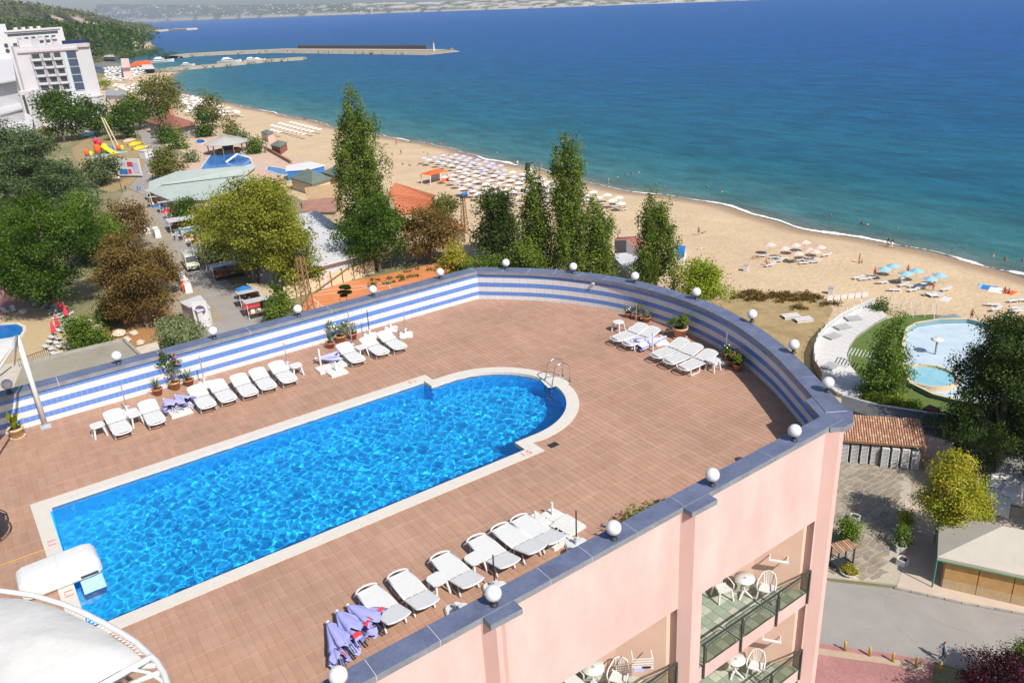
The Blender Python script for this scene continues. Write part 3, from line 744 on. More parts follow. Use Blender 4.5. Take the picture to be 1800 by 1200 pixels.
# foam: broken wave line
M_FOAM = mat('foam', (0.80, 0.82, 0.82), var=0.08, rough=0.8, scale=3)
def foam_run(y0, y1, wmax, seed=0, dense=1.0):
    """ragged foam: many small overlapping flecks along the waterline"""
    Rf = np.random.RandomState(seed); b = MB(); L_ = abs(y1 - y0); n = int(L_ * 9 * dense)
    for i in range(n):
        k = Rf.rand(); y = y0 + (y1 - y0) * k; x = float(xs(y)) + 0.8 + 0.8 * math.sin(y * 0.11) + 0.5 * math.sin(y * 0.37)
        env = math.sin(math.pi * k) ** 0.5 * (0.55 + 0.6 * mnoise.noise(Vector((y * 0.25, seed, 0))) )
        if env <= 0.05: continue
        x += Rf.uniform(-0.35, 1.0) * wmax * env; a = Rf.uniform(0.25, 0.9) * (0.4 + env); c = Rf.uniform(0.10, 0.30) * (0.5 + wmax * 0.35)
        z = SZ + 0.04 + Rf.uniform(0, 0.03); th = Rf.normal(0.0, 0.25)
        P = [(x + c * math.cos(t) * math.cos(th) - a * math.sin(t) * math.sin(th) * 0.3, y + a * math.sin(t) + c * math.cos(t) * math.sin(th), z) for t in [k2 * math.pi / 3 + Rf.uniform(-.2, .2) for k2 in range(6)]]
        b.add(P, [(0, 1, 2, 3, 4, 5)])
    o = b.build('sea_foam', M_FOAM); flip_up(o.data); o['kind'] = 'stuff'
def ypx(x, y): return at(x, y, SZ).y
for i, (a, c, wd) in enumerate([((1720, 470), (1660, 456), 1.0), ((1570, 430), (1395, 397), 1.5), ((1395, 397), (1210, 352), 1.1), ((1150, 343), (1115, 337), 0.9), ((905, 292), (838, 275), 1.6), ((720, 248), (690, 243), 1.2), ((610, 229), (590, 225), 1.0), ((490, 201), (450, 193), 1.0), ((1800, 487), (1770, 479), 1.1)]):
    foam_run(ypx(*a), ypx(*c), wd, i, 1.7)
foam_run(ypx(1800, 487), ypx(400, 182), 0.22, 20, 0.28)

# sheets of ground cover, each a few centimetres over the one below
def area(name, pts, m, z=0.02, kind='structure', label=None, raw=False):
    P = [((p[0], p[1]) if raw else tuple(at(*p, GZ)[:2])) for p in pts]
    b = MB(); b.sheet(P, GZ + z); o = b.build(name, m); o['kind'] = kind
    if label: o['label'] = label
    return o
M_ASPH = mat('asphalt', (0.27, 0.245, 0.225), (0.33, 0.305, 0.28), rough=0.9, scale=0.35, world=True, bump=0.3, bscale=8, bdist=0.02, detail=12)
def cracks(m, sc_, amt, colr, dist_=0.6, st_=0.4):
    t_ = m.node_tree; N_ = t_.nodes; L_ = t_.links; p = N_['Principled BSDF']; src = p.inputs['Base Color'].links[0].from_socket
    g = N_.new('ShaderNodeNewGeometry'); nz = N_.new('ShaderNodeTexNoise'); nz.inputs['Scale'].default_value = sc_ * 2; L_.new(g.outputs['Position'], nz.inputs['Vector'])
    mm = N_.new('ShaderNodeMix'); mm.data_type = 'RGBA'; mm.inputs[0].default_value = dist_; mm.blend_type = 'LINEAR_LIGHT'
    L_.new(g.outputs['Position'], mm.inputs[6]); L_.new(nz.outputs['Color'], mm.inputs[7])
    v = N_.new('ShaderNodeTexVoronoi'); v.feature = 'DISTANCE_TO_EDGE'; v.inputs['Scale'].default_value = sc_; L_.new(mm.outputs[2], v.inputs['Vector'])
    r = N_.new('ShaderNodeMapRange'); r.inputs[1].default_value = 0.0; r.inputs[2].default_value = amt; r.inputs[3].default_value = 1; r.inputs[4].default_value = 0
    L_.new(v.outputs['Distance'], r.inputs[0])
    x = N_.new('ShaderNodeMix'); x.data_type = 'RGBA'; x.inputs[7].default_value = (*colr, 1)
    ml = N_.new('ShaderNodeMath'); ml.operation = 'MULTIPLY'; ml.inputs[1].default_value = st_; L_.new(r.outputs[0], ml.inputs[0])
    L_.new(ml.outputs[0], x.inputs[0]); L_.new(src, x.inputs[6]); L_.new(x.outputs[2], p.inputs['Base Color'])
cracks(M_ASPH, 0.16, 0.004, (0.17, 0.15, 0.135))
M_PAVE = mat('crazy_paving', (0.27, 0.225, 0.165), (0.36, 0.305, 0.225), rough=0.9, scale=0.8, world=True, bump=0.5, bscale=3, bdist=0.04)
M_REDPAV = mat('red_paving', (0.34, 0.15, 0.14), (0.43, 0.225, 0.205), rough=0.85, scale=6, world=True, stain=0.15, sscale=0.5)
M_SIDE = mat('pale_sidewalk', (0.47, 0.375, 0.30), (0.53, 0.43, 0.35), rough=0.9, scale=0.7, world=True)
M_GRASSD = mat('dry_grass', (0.40, 0.29, 0.15), (0.24, 0.18, 0.085), rough=1, scale=0.5, world=True, bump=0.6, bscale=5, bdist=0.06)
M_CLAY = mat('clay', (0.52, 0.17, 0.06), (0.60, 0.235, 0.10), rough=0.95, scale=0.18, world=True, bump=0.2, bscale=4, bdist=0.03, detail=8)
M_TURF = mat('turf', (0.085, 0.13, 0.03), (0.11, 0.165, 0.04), rough=0.95, scale=1.2, world=True, bump=0.3, bscale=20)
M_TERR = mat('yellow_terrace', (0.42, 0.315, 0.175), (0.48, 0.37, 0.22), rough=0.9, scale=1, world=True)
area('road', [(340, 640), (300, 600), (395, 560), (372, 535), (335, 490), (318, 455), (296, 415), (278, 385), (256, 345), (226, 330), (246, 306), (258, 275), (248, 240), (232, 228), (260, 228), (290, 262), (268, 300), (266, 330), (292, 362), (318, 392), (352, 436), (385, 480), (430, 520), (452, 545), (520, 600)], M_ASPH, 0.02)
area('street', [(1300, 990), (1450, 1018), (1460, 1022), (1570, 1034), (1690, 1060), (1900, 1098), (2300, 1180), (2300, 1400), (1900, 1235), (1700, 1180), (1640, 1163), (1560, 1148), (1445, 1132), (1300, 1120)], M_ASPH, 0.02)
area('red_pavement', [(1300, 1121), (1445, 1133), (1560, 1149), (1640, 1164), (1640, 1300), (1300, 1300)], M_REDPAV, 0.10)
area('pale_band', [(1300, 1129), (1445, 1141), (1560, 1158), (1632, 1172), (1622, 1182), (1556, 1168), (1441, 1152), (1300, 1140)], mat('pale_band', (0.45, 0.33, 0.24), scale=2, world=True), 0.11)
area('courtyard', [(1380, 800), (1480, 770), (1620, 800), (1640, 870), (1592, 900), (1590, 1032), (1450, 1016), (1300, 990)], M_PAVE, 0.03)
sw = area('sidewalk', [(1590, 880), (1660, 890), (1900, 930), (1900, 1096), (1690, 1058), (1576, 1032), (1588, 996)], M_SIDE, 0.06)
area('clay_court', [(470, 620), (545, 520), (600, 498), (690, 480), (800, 455), (860, 470), (900, 520), (620, 600)], M_CLAY, 0.05)
area('dune_strip', [(1160, 620), (1190, 500), (1260, 525), (1300, 512), (1440, 515), (1465, 545), (1440, 590), (1440, 700), (1300, 640)], M_GRASSD, 0.04)
area('red_terrace', [(-200, 560), (-200, 430), (0, 495), (60, 488), (110, 520), (90, 545), (20, 548), (-40, 552)], M_REDPAV, 0.03)
area('pool_terrace', [(-200, 560), (-40, 553), (50, 540), (100, 545), (130, 570), (120, 620), (90, 700), (-40, 760), (-300, 760)], M_TERR, 0.04)
area('park_lawn', [(125, 262), (150, 245), (235, 245), (262, 262), (250, 300), (225, 330), (190, 340), (150, 320)], M_GRASSD, 0.03)
area('pool_paving', [(258, 305), (285, 285), (330, 262), (345, 240), (440, 238), (470, 250), (500, 275), (555, 293), (560, 312), (330, 330)], mat('pink_paving', (0.50, 0.33, 0.25), (0.56, 0.42, 0.33), rough=0.9, scale=0.4, world=True), 0.04)
area('rock_garden', [(160, 560), (215, 520), (300, 545), (360, 590), (270, 640), (200, 640), (165, 610)], mat('red_soil', (0.40, 0.16, 0.06), (0.27, 0.21, 0.09), rough=1, scale=0.25, world=True), 0.03)
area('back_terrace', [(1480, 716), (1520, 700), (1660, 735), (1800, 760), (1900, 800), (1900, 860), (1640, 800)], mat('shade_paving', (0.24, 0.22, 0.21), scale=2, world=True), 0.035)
area('left_pavement', [(222, 332), (256, 345), (278, 385), (296, 415), (318, 455), (335, 490), (372, 535), (395, 560), (300, 600), (262, 520), (235, 430), (205, 360)], M_PAVE, 0.015)
# flagstones of the courtyard: irregular stones with open mortar joints
M_FLAG = [mat('flagstone_' + k, c, c2, rough=0.9, scale=2.5, world=True, bump=0.4, bscale=9, bdist=0.02, stain=0.15, sscale=0.8) for k, c, c2 in (('a', (0.25, 0.205, 0.15), (0.32, 0.27, 0.20)), ('b', (0.29, 0.25, 0.19), (0.37, 0.32, 0.25)), ('c', (0.22, 0.19, 0.15), (0.29, 0.25, 0.20)))]
court = area('courtyard_mortar', [(1380, 800), (1480, 770), (1612, 800), (1600, 870), (1585, 900), (1586, 1028), (1450, 1014), (1300, 990)], mat('mortar_pale', (0.42, 0.37, 0.29), scale=3, world=True), 0.035)
RC = np.random.RandomState(17); gs = 0.62; g0 = {}
def gp(i, j):
    if (i, j) not in g0: g0[(i, j)] = (40 + (i + RC.uniform(-.34, .34)) * gs, 15 + (j + RC.uniform(-.34, .34)) * gs)
    return g0[(i, j)]
CP = [(1470, 792), (1606, 806), (1584, 890), (1582, 1024), (1455, 1010)]; nfl = 0; rest = MB()
def inpo(x, y, P):
    return all((P[(k + 1) % 5][0] - P[k][0]) * (y - P[k][1]) - (P[(k + 1) % 5][1] - P[k][1]) * (x - P[k][0]) > 0 for k in range(5))
for i in range(60):
    for j in range(60):
        q4 = [gp(i, j), gp(i + 1, j), gp(i + 1, j + 1), gp(i, j + 1)]; c = (sum(p[0] for p in q4) / 4, sum(p[1] for p in q4) / 4)
        if not inpo(*pix((c[0], c[1], GZ)), CP): continue
        P = [(c[0] + (p[0] - c[0]) * 0.86, c[1] + (p[1] - c[1]) * 0.86) for p in q4]; k = RC.randint(0, 3); nfl += 1
        b = MB() if nfl <= 300 else rest; b.prism(P, GZ + 0.036, GZ + 0.058 + RC.uniform(0, .012), k)
        if nfl <= 300: b.m = [0] * len(b.m); b.build('flagstone', M_FLAG[k], court)
if rest.v: tag(rest.build('flagstone_field', M_FLAG, court), kind='stuff')
# weeds on the far side of the clay
Rw = np.random.RandomState(14); V = []
for i in range(34):
    p = at(Rw.uniform(655, 790), 0, GZ) if False else at(*(lambda u, v: (650 + 140 * u, 494 - 36 * u + 14 * v))(Rw.rand(), Rw.rand()), GZ + 0.05)
    for k in range(26):
        c = np.array([p.x, p.y, p.z]) + Rw.normal(size=3) * np.array([.28, .28, .12]) + np.array([0, 0, .18]); e = Rw.normal(size=3) * .12; g = Rw.normal(size=3) * .07; V += [c - e, c - g, c + e, c + g]
WEEDS = np.array(V); WEEDS[:, 2] = np.maximum(WEEDS[:, 2], GZ + 0.06)
# white lines on the clay
def line(p, q_, w_=0.12):
    A, B = at(*p), at(*q_); b = MB(); b.box(((A.x + B.x) / 2, (A.y + B.y) / 2, GZ + 0.052), ((B - A).length, w_, 0.006), math.atan2(B.y - A.y, B.x - A.x))
    o = b.build('court_line', M_PAINT); o['kind'] = 'structure'
for p, q_ in [((552, 520), (722, 496)), ((560, 513), (690, 495)), ((630, 502), (692, 520)), ((550, 525), (575, 545)), ((680, 492), (700, 540)), ((560, 530), (556, 560))]: line(p, q_)
# ================================================================ TREES
LM = {
 'plane': leaf('leaf_plane', (0.13, 0.16, 0.012), (0.34, 0.35, 0.035)),
 'dark': leaf('leaf_dark', (0.022, 0.062, 0.004), (0.105, 0.18, 0.013)),
 'green': leaf('leaf_green', (0.070, 0.135, 0.012), (0.185, 0.26, 0.03)),
 'cedar': leaf('leaf_cedar', (0.048, 0.085, 0.022), (0.155, 0.205, 0.085)),
 'brown': leaf('leaf_brown', (0.125, 0.070, 0.018), (0.235, 0.165, 0.040)),
 'olive': leaf('leaf_olive', (0.10, 0.11, 0.018), (0.215, 0.22, 0.045)),
 'poplar': leaf('leaf_poplar', (0.065, 0.115, 0.010), (0.20, 0.265, 0.035)),
 'pine': leaf('leaf_pine', (0.016, 0.036, 0.005), (0.075, 0.115, 0.016), 0.2),
 'maple': leaf('leaf_maple', (0.17, 0.27, 0.010), (0.50, 0.40, 0.04)),
 'bright': leaf('leaf_bright', (0.17, 0.24, 0.010), (0.34, 0.39, 0.025)),
 'purple': leaf('leaf_purple', (0.022, 0.005, 0.010), (0.085, 0.020, 0.030)),
 'grey': leaf('leaf_grey', (0.12, 0.17, 0.05), (0.32, 0.36, 0.19)),
 'yellow': leaf('leaf_yellow', (0.21, 0.22, 0.015), (0.46, 0.38, 0.05)),
}
M_BARK = mat('bark', (0.10, 0.075, 0.055), (0.19, 0.16, 0.125), rough=0.95, scale=4, stretch=(1, 1, 0.2), bump=0.5, bscale=12)
M_BARKP = mat('pale_bark', (0.30, 0.27, 0.22), (0.40, 0.36, 0.30), rough=0.95, scale=3)
def leaves(R, blobs, n, csize, lsize, flat=0.7, hollow=0.55, updir=0.5, droop=0.0, cl=55):
    """n leaves in clumps spread through the blobs (centre, radii); returns verts, quads, tint"""
    bl = np.array([[*b[0], *b[1]] for b in blobs], float)
    wt = (bl[:, 3] * bl[:, 4] * bl[:, 5]) ** 0.67; wt /= wt.sum()
    nc = max(14, n // cl)
    k = R.choice(len(bl), nc, p=wt)
    d = R.normal(size=(nc, 3)); d /= np.linalg.norm(d, axis=1, keepdims=True)
    rf = (hollow + (1.08 - hollow) * R.rand(nc) ** 0.55)
    C = bl[k, :3] + d * bl[k, 3:] * rf[:, None]
    ct = np.clip(R.normal(0.45, 0.22, nc) + 0.12 * d[:, 2], 0, 1)
    j = R.randint(0, nc, n)
    off = R.normal(size=(n, 3)) * csize * np.array([1, 1, flat])
    off[:, 2] -= droop * np.linalg.norm(off[:, :2], axis=1)
    P = C[j] + off
    N = d[j] * 0.6 + R.normal(size=(n, 3)) * 0.6 + np.array([0, 0, updir]); N /= np.linalg.norm(N, axis=1, keepdims=True)
    A = np.cross(N, R.normal(size=(n, 3))); A /= np.linalg.norm(A, axis=1, keepdims=True) + 1e-9
    B = np.cross(N, A); s = lsize * (0.6 + 0.8 * R.rand(n))[:, None]
    V = np.stack([P - A * s * 0.62, P - B * s * 0.36 + N * s * 0.06, P + A * s * 0.62, P + B * s * 0.36 + N * s * 0.06], 1).reshape(-1, 3)
    Q = np.arange(4 * n).reshape(n, 4)
    T = np.repeat(np.clip(ct[j] + R.normal(0, 0.16, n), 0, 1), 4)
    return V, Q, T
def crown_blobs(R, style, H, W):
    r = W / 2; B = []
    if style == 'round':
        c = 0.53 * H; B.append(((0, 0, c), (r * 0.62, r * 0.62, H * 0.32)))
        for i in range(17):
            a = R.uniform(0, 6.28); e = R.uniform(-0.9, 1.0); q = math.sqrt(max(0, 1 - e * e))
            B.append(((r * 0.66 * q * math.cos(a), r * 0.66 * q * math.sin(a), c + e * H * 0.31), (r * R.uniform(0.28, 0.44),) * 2 + (H * R.uniform(0.11, 0.17),)))
    elif style == 'bush':
        for i in range(11):
            a = R.uniform(0, 6.28); q = R.uniform(0, 0.7)
            B.append(((r * q * math.cos(a), r * q * math.sin(a), H * R.uniform(0.25, 0.72 - 0.2 * q)), (r * R.uniform(0.3, 0.45),) * 2 + (H * R.uniform(0.2, 0.28),)))
    elif style == 'poplar':
        for i in range(8):
            a = i * 0.9 + R.uniform(0, 0.5); q = 0 if i == 0 else R.uniform(0.38, 0.7); top = 1.0 if i == 0 else R.uniform(0.76, 0.97)
            x, y = r * q * math.cos(a), r * q * math.sin(a); bot = R.uniform(0.06, 0.22)
            m = 6
            for t in range(m):
                z = H * (bot + (top - bot) * (t + 0.5) / m); w_ = r * 0.33 * math.sin(math.pi * (0.20 + 0.66 * (t + 0.3) / m)) ** 0.6 * (1 if i else 1.1)
                B.append(((x * (1 - 0.4 * t / m) + R.normal(0, r * 0.06), y * (1 - 0.4 * t / m) + R.normal(0, r * 0.06), z), (w_, w_, H * (top - bot) / m * 0.8)))
    elif style == 'cone':
        for t in range(9):
            k = t / 8; w_ = r * (1 - k) ** 0.8 * 0.8 + r * 0.08; z = H * (0.14 + 0.82 * k)
            for i in range(max(1, int(5 * (1 - k)))):
                a = R.uniform(0, 6.28); B.append(((w_ * 0.5 * math.cos(a), w_ * 0.5 * math.sin(a), z + R.normal(0, H * 0.02)), (w_ * 0.62, w_ * 0.62, H * 0.075)))
    elif style == 'tiers':
        for t in range(8):
            k = t / 7; w_ = r * (1 - k ** 1.7 * 0.8); z = H * (0.2 + 0.76 * k)
            for i in range(8 - t // 2):
                a = R.uniform(0, 6.28); q = R.uniform(0.2, 0.85)
                B.append(((w_ * q * math.cos(a), w_ * q * math.sin(a), z + R.normal(0, H * 0.03)), (w_ * 0.40, w_ * 0.40, H * 0.055)))
    elif style == 'clumped':
        for i in range(52):
            z = H * (0.12 + 0.82 * i / 51); k = 1 - abs(i / 51 - 0.32) * 0.95; a = i * 2.4 + R.uniform(-.5, .5); q = R.uniform(0.2, 0.92) * r * max(0.25, k)
            B.append(((q * math.cos(a), q * math.sin(a), z + R.normal(0, H * 0.02)), (r * 0.24, r * 0.24, H * 0.06)))
    elif style == 'column':
        for t in range(6):
            k = t / 5; w_ = r * (0.95 - 0.55 * k ** 2); B.append(((R.normal(0, r * 0.08), R.normal(0, r * 0.08), H * (0.12 + 0.78 * k)), (w_, w_, H * 0.13)))
    return B
tree_n = [0]
def tree(name, px, py, ytop, wpx, kind, style, label, cat='tree', z=GZ, group=None, n=None, seed=None, dens=1.0, bark=None, P=None, H=None, W=None, flowers=None):
    tree_n[0] += 1
    R = np.random.RandomState(seed or 100 + tree_n[0] * 7)
    if P is None: P = at(px, py, z)
    if H is None: H = height(P, ytop)
    mp_ = m_px((P[0], P[1], P[2] + H * 0.5))
    if W is None: W = wpx * mp_ * (1.0 if style in ('tiers', 'column') else 1.1)
    B = crown_blobs(R, style, H, W)
    area_ = (W / mp_) * (H / mp_) * 0.8
    n = n or int(min(70000, max(700, area_ * 1.15 * dens)))
    ls = min(0.75, max(0.10, 3.1 * mp_)) * (1.05 if kind == 'pine' else 1)
    bigt = n > 6000; cs = ls * ((2.7 if bigt else 2.0) if style != 'poplar' else 1.25)
    V, Q, T = leaves(R, B, n, cs, ls, flat=0.35 if style == 'tiers' else 1.9 if style == 'poplar' else 0.7, cl=(120 if bigt else 60) if style != 'poplar' else 45, hollow=0.35 if style in ('poplar', 'column') else 0.5, updir=0.5, droop=0.25 if kind == 'cedar' else 0)
    V[:, 2] = np.maximum(V[:, 2], 0.03)
    t = thing(name, label, cat, P, 0, group)
    me = npmesh(name + '_crown', V, Q, LM[kind], T)
    o = bpy.data.objects.new('crown', me); col.objects.link(o); o.parent = t
    b = MB(); tr = max(0.04, H * 0.016 + W * 0.006)
    if style in ('bush',):
        for i in range(5):
            c = B[i][0]; b.tube([(0, 0, -0.05), (c[0] * 0.5, c[1] * 0.5, c[2] * 0.5), c], [tr, tr * 0.7, tr * 0.3], 5)
    else:
        b.tube([(0, 0, -0.1), (0.02 * H, 0, H * 0.25), (0, 0.01 * H, H * 0.55), (0, 0, H * 0.88)], [tr * 1.25, tr, tr * 0.7, tr * 0.15], 7)
        for i in range(min(9, len(B))):
            c = B[(i * 3 + 1) % len(B)][0]; z0 = max(H * 0.15, c[2] * (0.45 if style != 'tiers' else 0.95))
            b.tube([(0, 0, z0), (c[0] * 0.5, c[1] * 0.5, (z0 + c[2]) / 2), c], [tr * 0.5, tr * 0.35, tr * 0.12], 5)
    b.build('trunk' if style != 'bush' else 'stem', M_BARKP if bark == 'pale' else M_BARK, t)
    return t
T_ = tree
T_('plane_tree', 452, 508, 292, 190, 'plane', 'round', 'largest yellow green plane tree standing right of the market street', seed=11)
T_('plane_tree', 520, 514, 374, 105, 'plane', 'round', 'lower plane tree leaning over the white hall roof beside the clay court', seed=12)
T_('plane_tree', 395, 470, 330, 80, 'plane', 'round', 'small plane tree over the stalls on the left of the biggest plane tree', seed=13, dens=.8)
T_('poplar_tree', 653, 452, 166, 108, 'poplar', 'poplar', 'tallest poplar, reaching in front of the sea at the left of the beach', seed=21, bark='pale')
T_('green_tree', 668, 478, 345, 130, 'dark', 'round', 'dense dark green tree at the foot of the tallest poplar', seed=22)
T_('green_tree', 612, 440, 375, 55, 'dark', 'bush', 'dark shrub beside the white hall roof left of the tallest poplar', seed=23)
T_('autumn_tree', 757, 462, 360, 100, 'brown', 'round', 'reddish brown tree before the orange tiled roofs', seed=24)
T_('round_tree', 783, 392, 336, 44, 'olive', 'round', 'small round olive green tree right of the orange tiled roofs', seed=25)
T_('pine_tree', 880, 455, 333, 95, 'pine', 'clumped', 'dark pine in front of the crowded parasol field', seed=26, dens=1.3)
T_('poplar_tree', 1003, 520, 246, 80, 'poplar', 'poplar', 'tallest of the poplars just right of the parasol field', seed=27, bark='pale', dens=1.2)
T_('poplar_tree', 948, 515, 292, 62, 'poplar', 'poplar', 'slimmer poplar on the left side of the middle poplars', seed=28, bark='pale')
T_('poplar_tree', 1052, 515, 358, 82, 'poplar', 'poplar', 'shorter broad poplar right of the tallest middle poplar', seed=29)
T_('green_tree', 930, 520, 400, 110, 'poplar', 'bush', 'tangled green undergrowth below the slimmer middle poplar', seed=30)
T_('green_shrub', 862, 520, 432, 120, 'green', 'bush', 'broad green shrub behind the parapet corner', 'shrub', seed=31)
T_('yellow_shrub', 803, 512, 422, 62, 'yellow', 'round', 'yellow green shrub beside the clay court end', 'shrub', seed=32)
T_('poplar_tree', 1150, 520, 343, 88, 'poplar', 'poplar', 'lone full poplar before the white low house on the beach edge', seed=33)
T_('grey_shrub', 1118, 520, 452, 50, 'grey', 'round', 'thin greyish shrub at the left foot of the lone poplar', 'shrub', seed=34, dens=.5)
T_('bright_shrub', 1220, 545, 448, 95, 'bright', 'bush', 'bright yellow green bush beside the lone poplar on the sand', 'shrub', seed=35)
T_('green_tree', 1552, 698, 555, 74, 'green', 'column', 'leafy green tree on the turf before the paddling pool', seed=36, dens=1.1)
T_('pine_tree', 1745, 815, 562, 235, 'pine', 'clumped', 'large dark pine with spreading branches right of the paddling pool', seed=37, dens=2.2)
T_('pine_tree', 1812, 800, 590, 150, 'pine', 'clumped', 'dark pine cut by the right edge of the photo behind the largest pine', seed=38, dens=1.3)
T_('pine_tree', 1905, 945, 660, 150, 'pine', 'clumped', 'dark pine at the right edge shading the white covered tables', seed=44)
T_('maple_tree', 1663, 952, 800, 108, 'maple', 'round', 'maple with yellow and orange leaves behind the beige tent roof', seed=39, dens=1.2)
T_('purple_tree', 1752, 1290, 1152, 170, 'purple', 'round', 'dark purple leaved tree at the bottom right corner by the street', seed=40, dens=1.0)
T_('green_tree', 1815, 1240, 1108, 80, 'green', 'round', 'green tree at the bottom right edge beside the purple tree', seed=41)
T_('shade_tree', 110, 545, 335, 212, 'dark', 'round', 'big dark green tree casting shade beside the red terrace', seed=51)
T_('shade_tree', 25, 500, 345, 140, 'dark', 'round', 'dark green tree at the left edge above the red terrace', seed=52)
T_('shade_tree', 175, 470, 335, 90, 'green', 'round', 'lighter green tree between the big dark tree and the brown trees', seed=53)
T_('cedar_tree', 85, 385, 218, 165, 'cedar', 'tiers', 'grey green cedar above the big dark tree on the left', seed=54, dens=1.4)
T_('cedar_tree', 18, 375, 200, 140, 'cedar', 'round', 'shaggy cedar at the left edge below the white hotels', seed=55, dens=1.2)
T_('cedar_tree', 120, 400, 290, 110, 'cedar', 'tiers', 'smaller cedar in front of the park lawn', seed=56)
T_('autumn_tree', 258, 575, 405, 120, 'brown', 'round', 'large rusty brown tree along the left side of the market street', seed=57, dens=1.1)
T_('autumn_tree', 288, 520, 420, 60, 'brown', 'round', 'rusty tree at the street edge in front of the display stands', seed=84, dens=.9)
T_('autumn_tree', 228, 440, 345, 85, 'brown', 'round', 'thin brownish tree further up the market street', seed=58, dens=.6)
T_('hedge_shrub', 156, 624, 545, 62, 'green', 'bush', 'clipped looking green shrub beside the white loungers and red parasols', 'shrub', seed=59)
T_('hedge_shrub', 205, 565, 520, 75, 'dark', 'bush', 'green shrub in the shade under the brown tree', 'shrub', seed=60)
T_('olive_shrub', 312, 628, 538, 92, 'grey', 'bush', 'pale green blossoming shrub beside the white stall roof', 'shrub', seed=61)
T_('hedge_shrub', 186, 625, 575, 38, 'green', 'bush', 'small dark shrub among the pale rocks', 'shrub', seed=62)
T_('hedge_shrub', 497, 572, 495, 45, 'green', 'bush', 'leafy shrub at the bottom end of the street behind the roof parapet', 'shrub', seed=63)
T_('green_tree', 190, 325, 262, 60, 'cedar', 'round', 'small dark tree beside the bouncy castle lawn', seed=64)
T_('hedge_tree', 293, 318, 250, 66, 'olive', 'bush', 'rounded olive green tree clump beside the long green roof', seed=65)
T_('green_shrub', 334, 286, 265, 22, 'grey', 'bush', 'small silvery shrub beside the pink pool paving', 'shrub', seed=66)
T_('cypress_tree', 296, 252, 197, 22, 'dark', 'column', 'narrow dark cypress before the brown red restaurant roof', seed=67)
T_('cypress_tree', 312, 262, 218, 30, 'green', 'column', 'greener cypress beside the narrow dark one', seed=68)
T_('cypress_tree', 361, 240, 184, 27, 'dark', 'cone', 'dark cypress right of the restaurant with the brown red roof', seed=69)
T_('hazy_tree', 375, 226, 161, 42, 'olive', 'round', 'thin crowned tree behind the dark cypress near the shore', seed=70, dens=.7)
T_('olive_tree', 285, 222, 128, 78, 'olive', 'round', 'tall olive brown tree standing against the bay by the restaurant', seed=71)
T_('olive_tree', 248, 228, 160, 50, 'green', 'round', 'green tree left of the tall olive brown tree', seed=72)
T_('dark_tree', 217, 245, 178, 50, 'dark', 'round', 'dark tree at the head of the market street', seed=73)
T_('dark_tree', 168, 240, 172, 60, 'dark', 'round', 'dark tree in front of the lower floors of the white hotel', seed=74)
T_('dark_tree', 113, 250, 157, 78, 'dark', 'round', 'broad dark tree at the left corner of the white hotel', seed=75)
T_('cone_tree', 410, 240, 199, 26, 'olive', 'cone', 'cone shaped tree behind the round grey pavilion roof', seed=76)
T_('green_shrub', 425, 252, 228, 26, 'grey', 'bush', 'round shrub at the right side of the round pavilion', 'shrub', seed=77)
T_('green_shrub', 453, 270, 240, 32, 'green', 'bush', 'round green shrub between the pool paving and the beach huts', 'shrub', seed=78)
T_('green_tree', 328, 392, 337, 58, 'dark', 'bush', 'dark leafy bush behind the market stalls', seed=79)
T_('yellow_tree', 186, 158, 139, 18, 'bright', 'round', 'small bright tree at the right foot of the white hotel', seed=80, dens=1)
for i, (x, y, yt, w_) in enumerate([(245, 106, 88, 26), (262, 107, 84, 26), (279, 106, 83, 24), (296, 104, 86, 26), (228, 108, 94, 24), (210, 108, 90, 22)]):
    T_('harbour_tree', x, y, yt, w_, 'dark', 'round', 'small dark tree in the row beside the harbour slipway', group='trees in a row by the harbour', n=700)
T_('green_shrub', 1490, 958, 908, 40, 'green', 'bush', 'round green shrub beside the little tiled stand on the stone paving', 'shrub', seed=81)
T_('box_shrub', 1542, 548, 523, 20, 'dark', 'column', 'square clipped dark bush at the seaward end of the white fence', 'shrub', seed=82)
for i, (x, y) in enumerate([(1560, 708), (1580, 712), (1602, 716), (1540, 706)]):
    T_('low_hedge', x, y + 6, y - 12, 30, 'bright', 'bush', 'low bright hedge plant between the turf and the dark roofs', 'shrub', group='low hedge plants in a row along the turf', n=900)
# dune plants
R = np.random.RandomState(5)
for (x0, x1, y0, y1, cn, k) in ((1290, 1360, 513, 530, 60, 'olive'), (1355, 1440, 516, 532, 75, 'olive'), (1395, 1420, 528, 545, 10, 'olive'), (1445, 1470, 532, 540, 8, 'olive')):
    Bl = []
    for i in range(cn):
        u, v = R.uniform(-1, 1), R.uniform(-1, 1)
        if u * u + v * v > 1: continue
        p = at((x0 + x1) / 2 + u * (x1 - x0) / 2, (y0 + y1) / 2 + v * (y1 - y0) / 2, GZ)
        Bl.append(((p.x, p.y, p.z + 0.15), (0.9, 0.9, 0.35)))
    V, Q, T = leaves(R, Bl, 60 * cn, 0.22, 0.2); V[:, 2] = np.maximum(V[:, 2], GZ + 0.03)
    o = bpy.data.objects.new('dune_plants', npmesh('dune_plants', V, Q, LM['brown'], T * 0.8)); col.objects.link(o); o['kind'] = 'stuff'

o = bpy.data.objects.new('court_weeds', npmesh('court_weeds', WEEDS, np.arange(len(WEEDS)).reshape(-1, 4), LM['olive'], np.full(len(WEEDS), 0.4))); col.objects.link(o); o['kind'] = 'stuff'
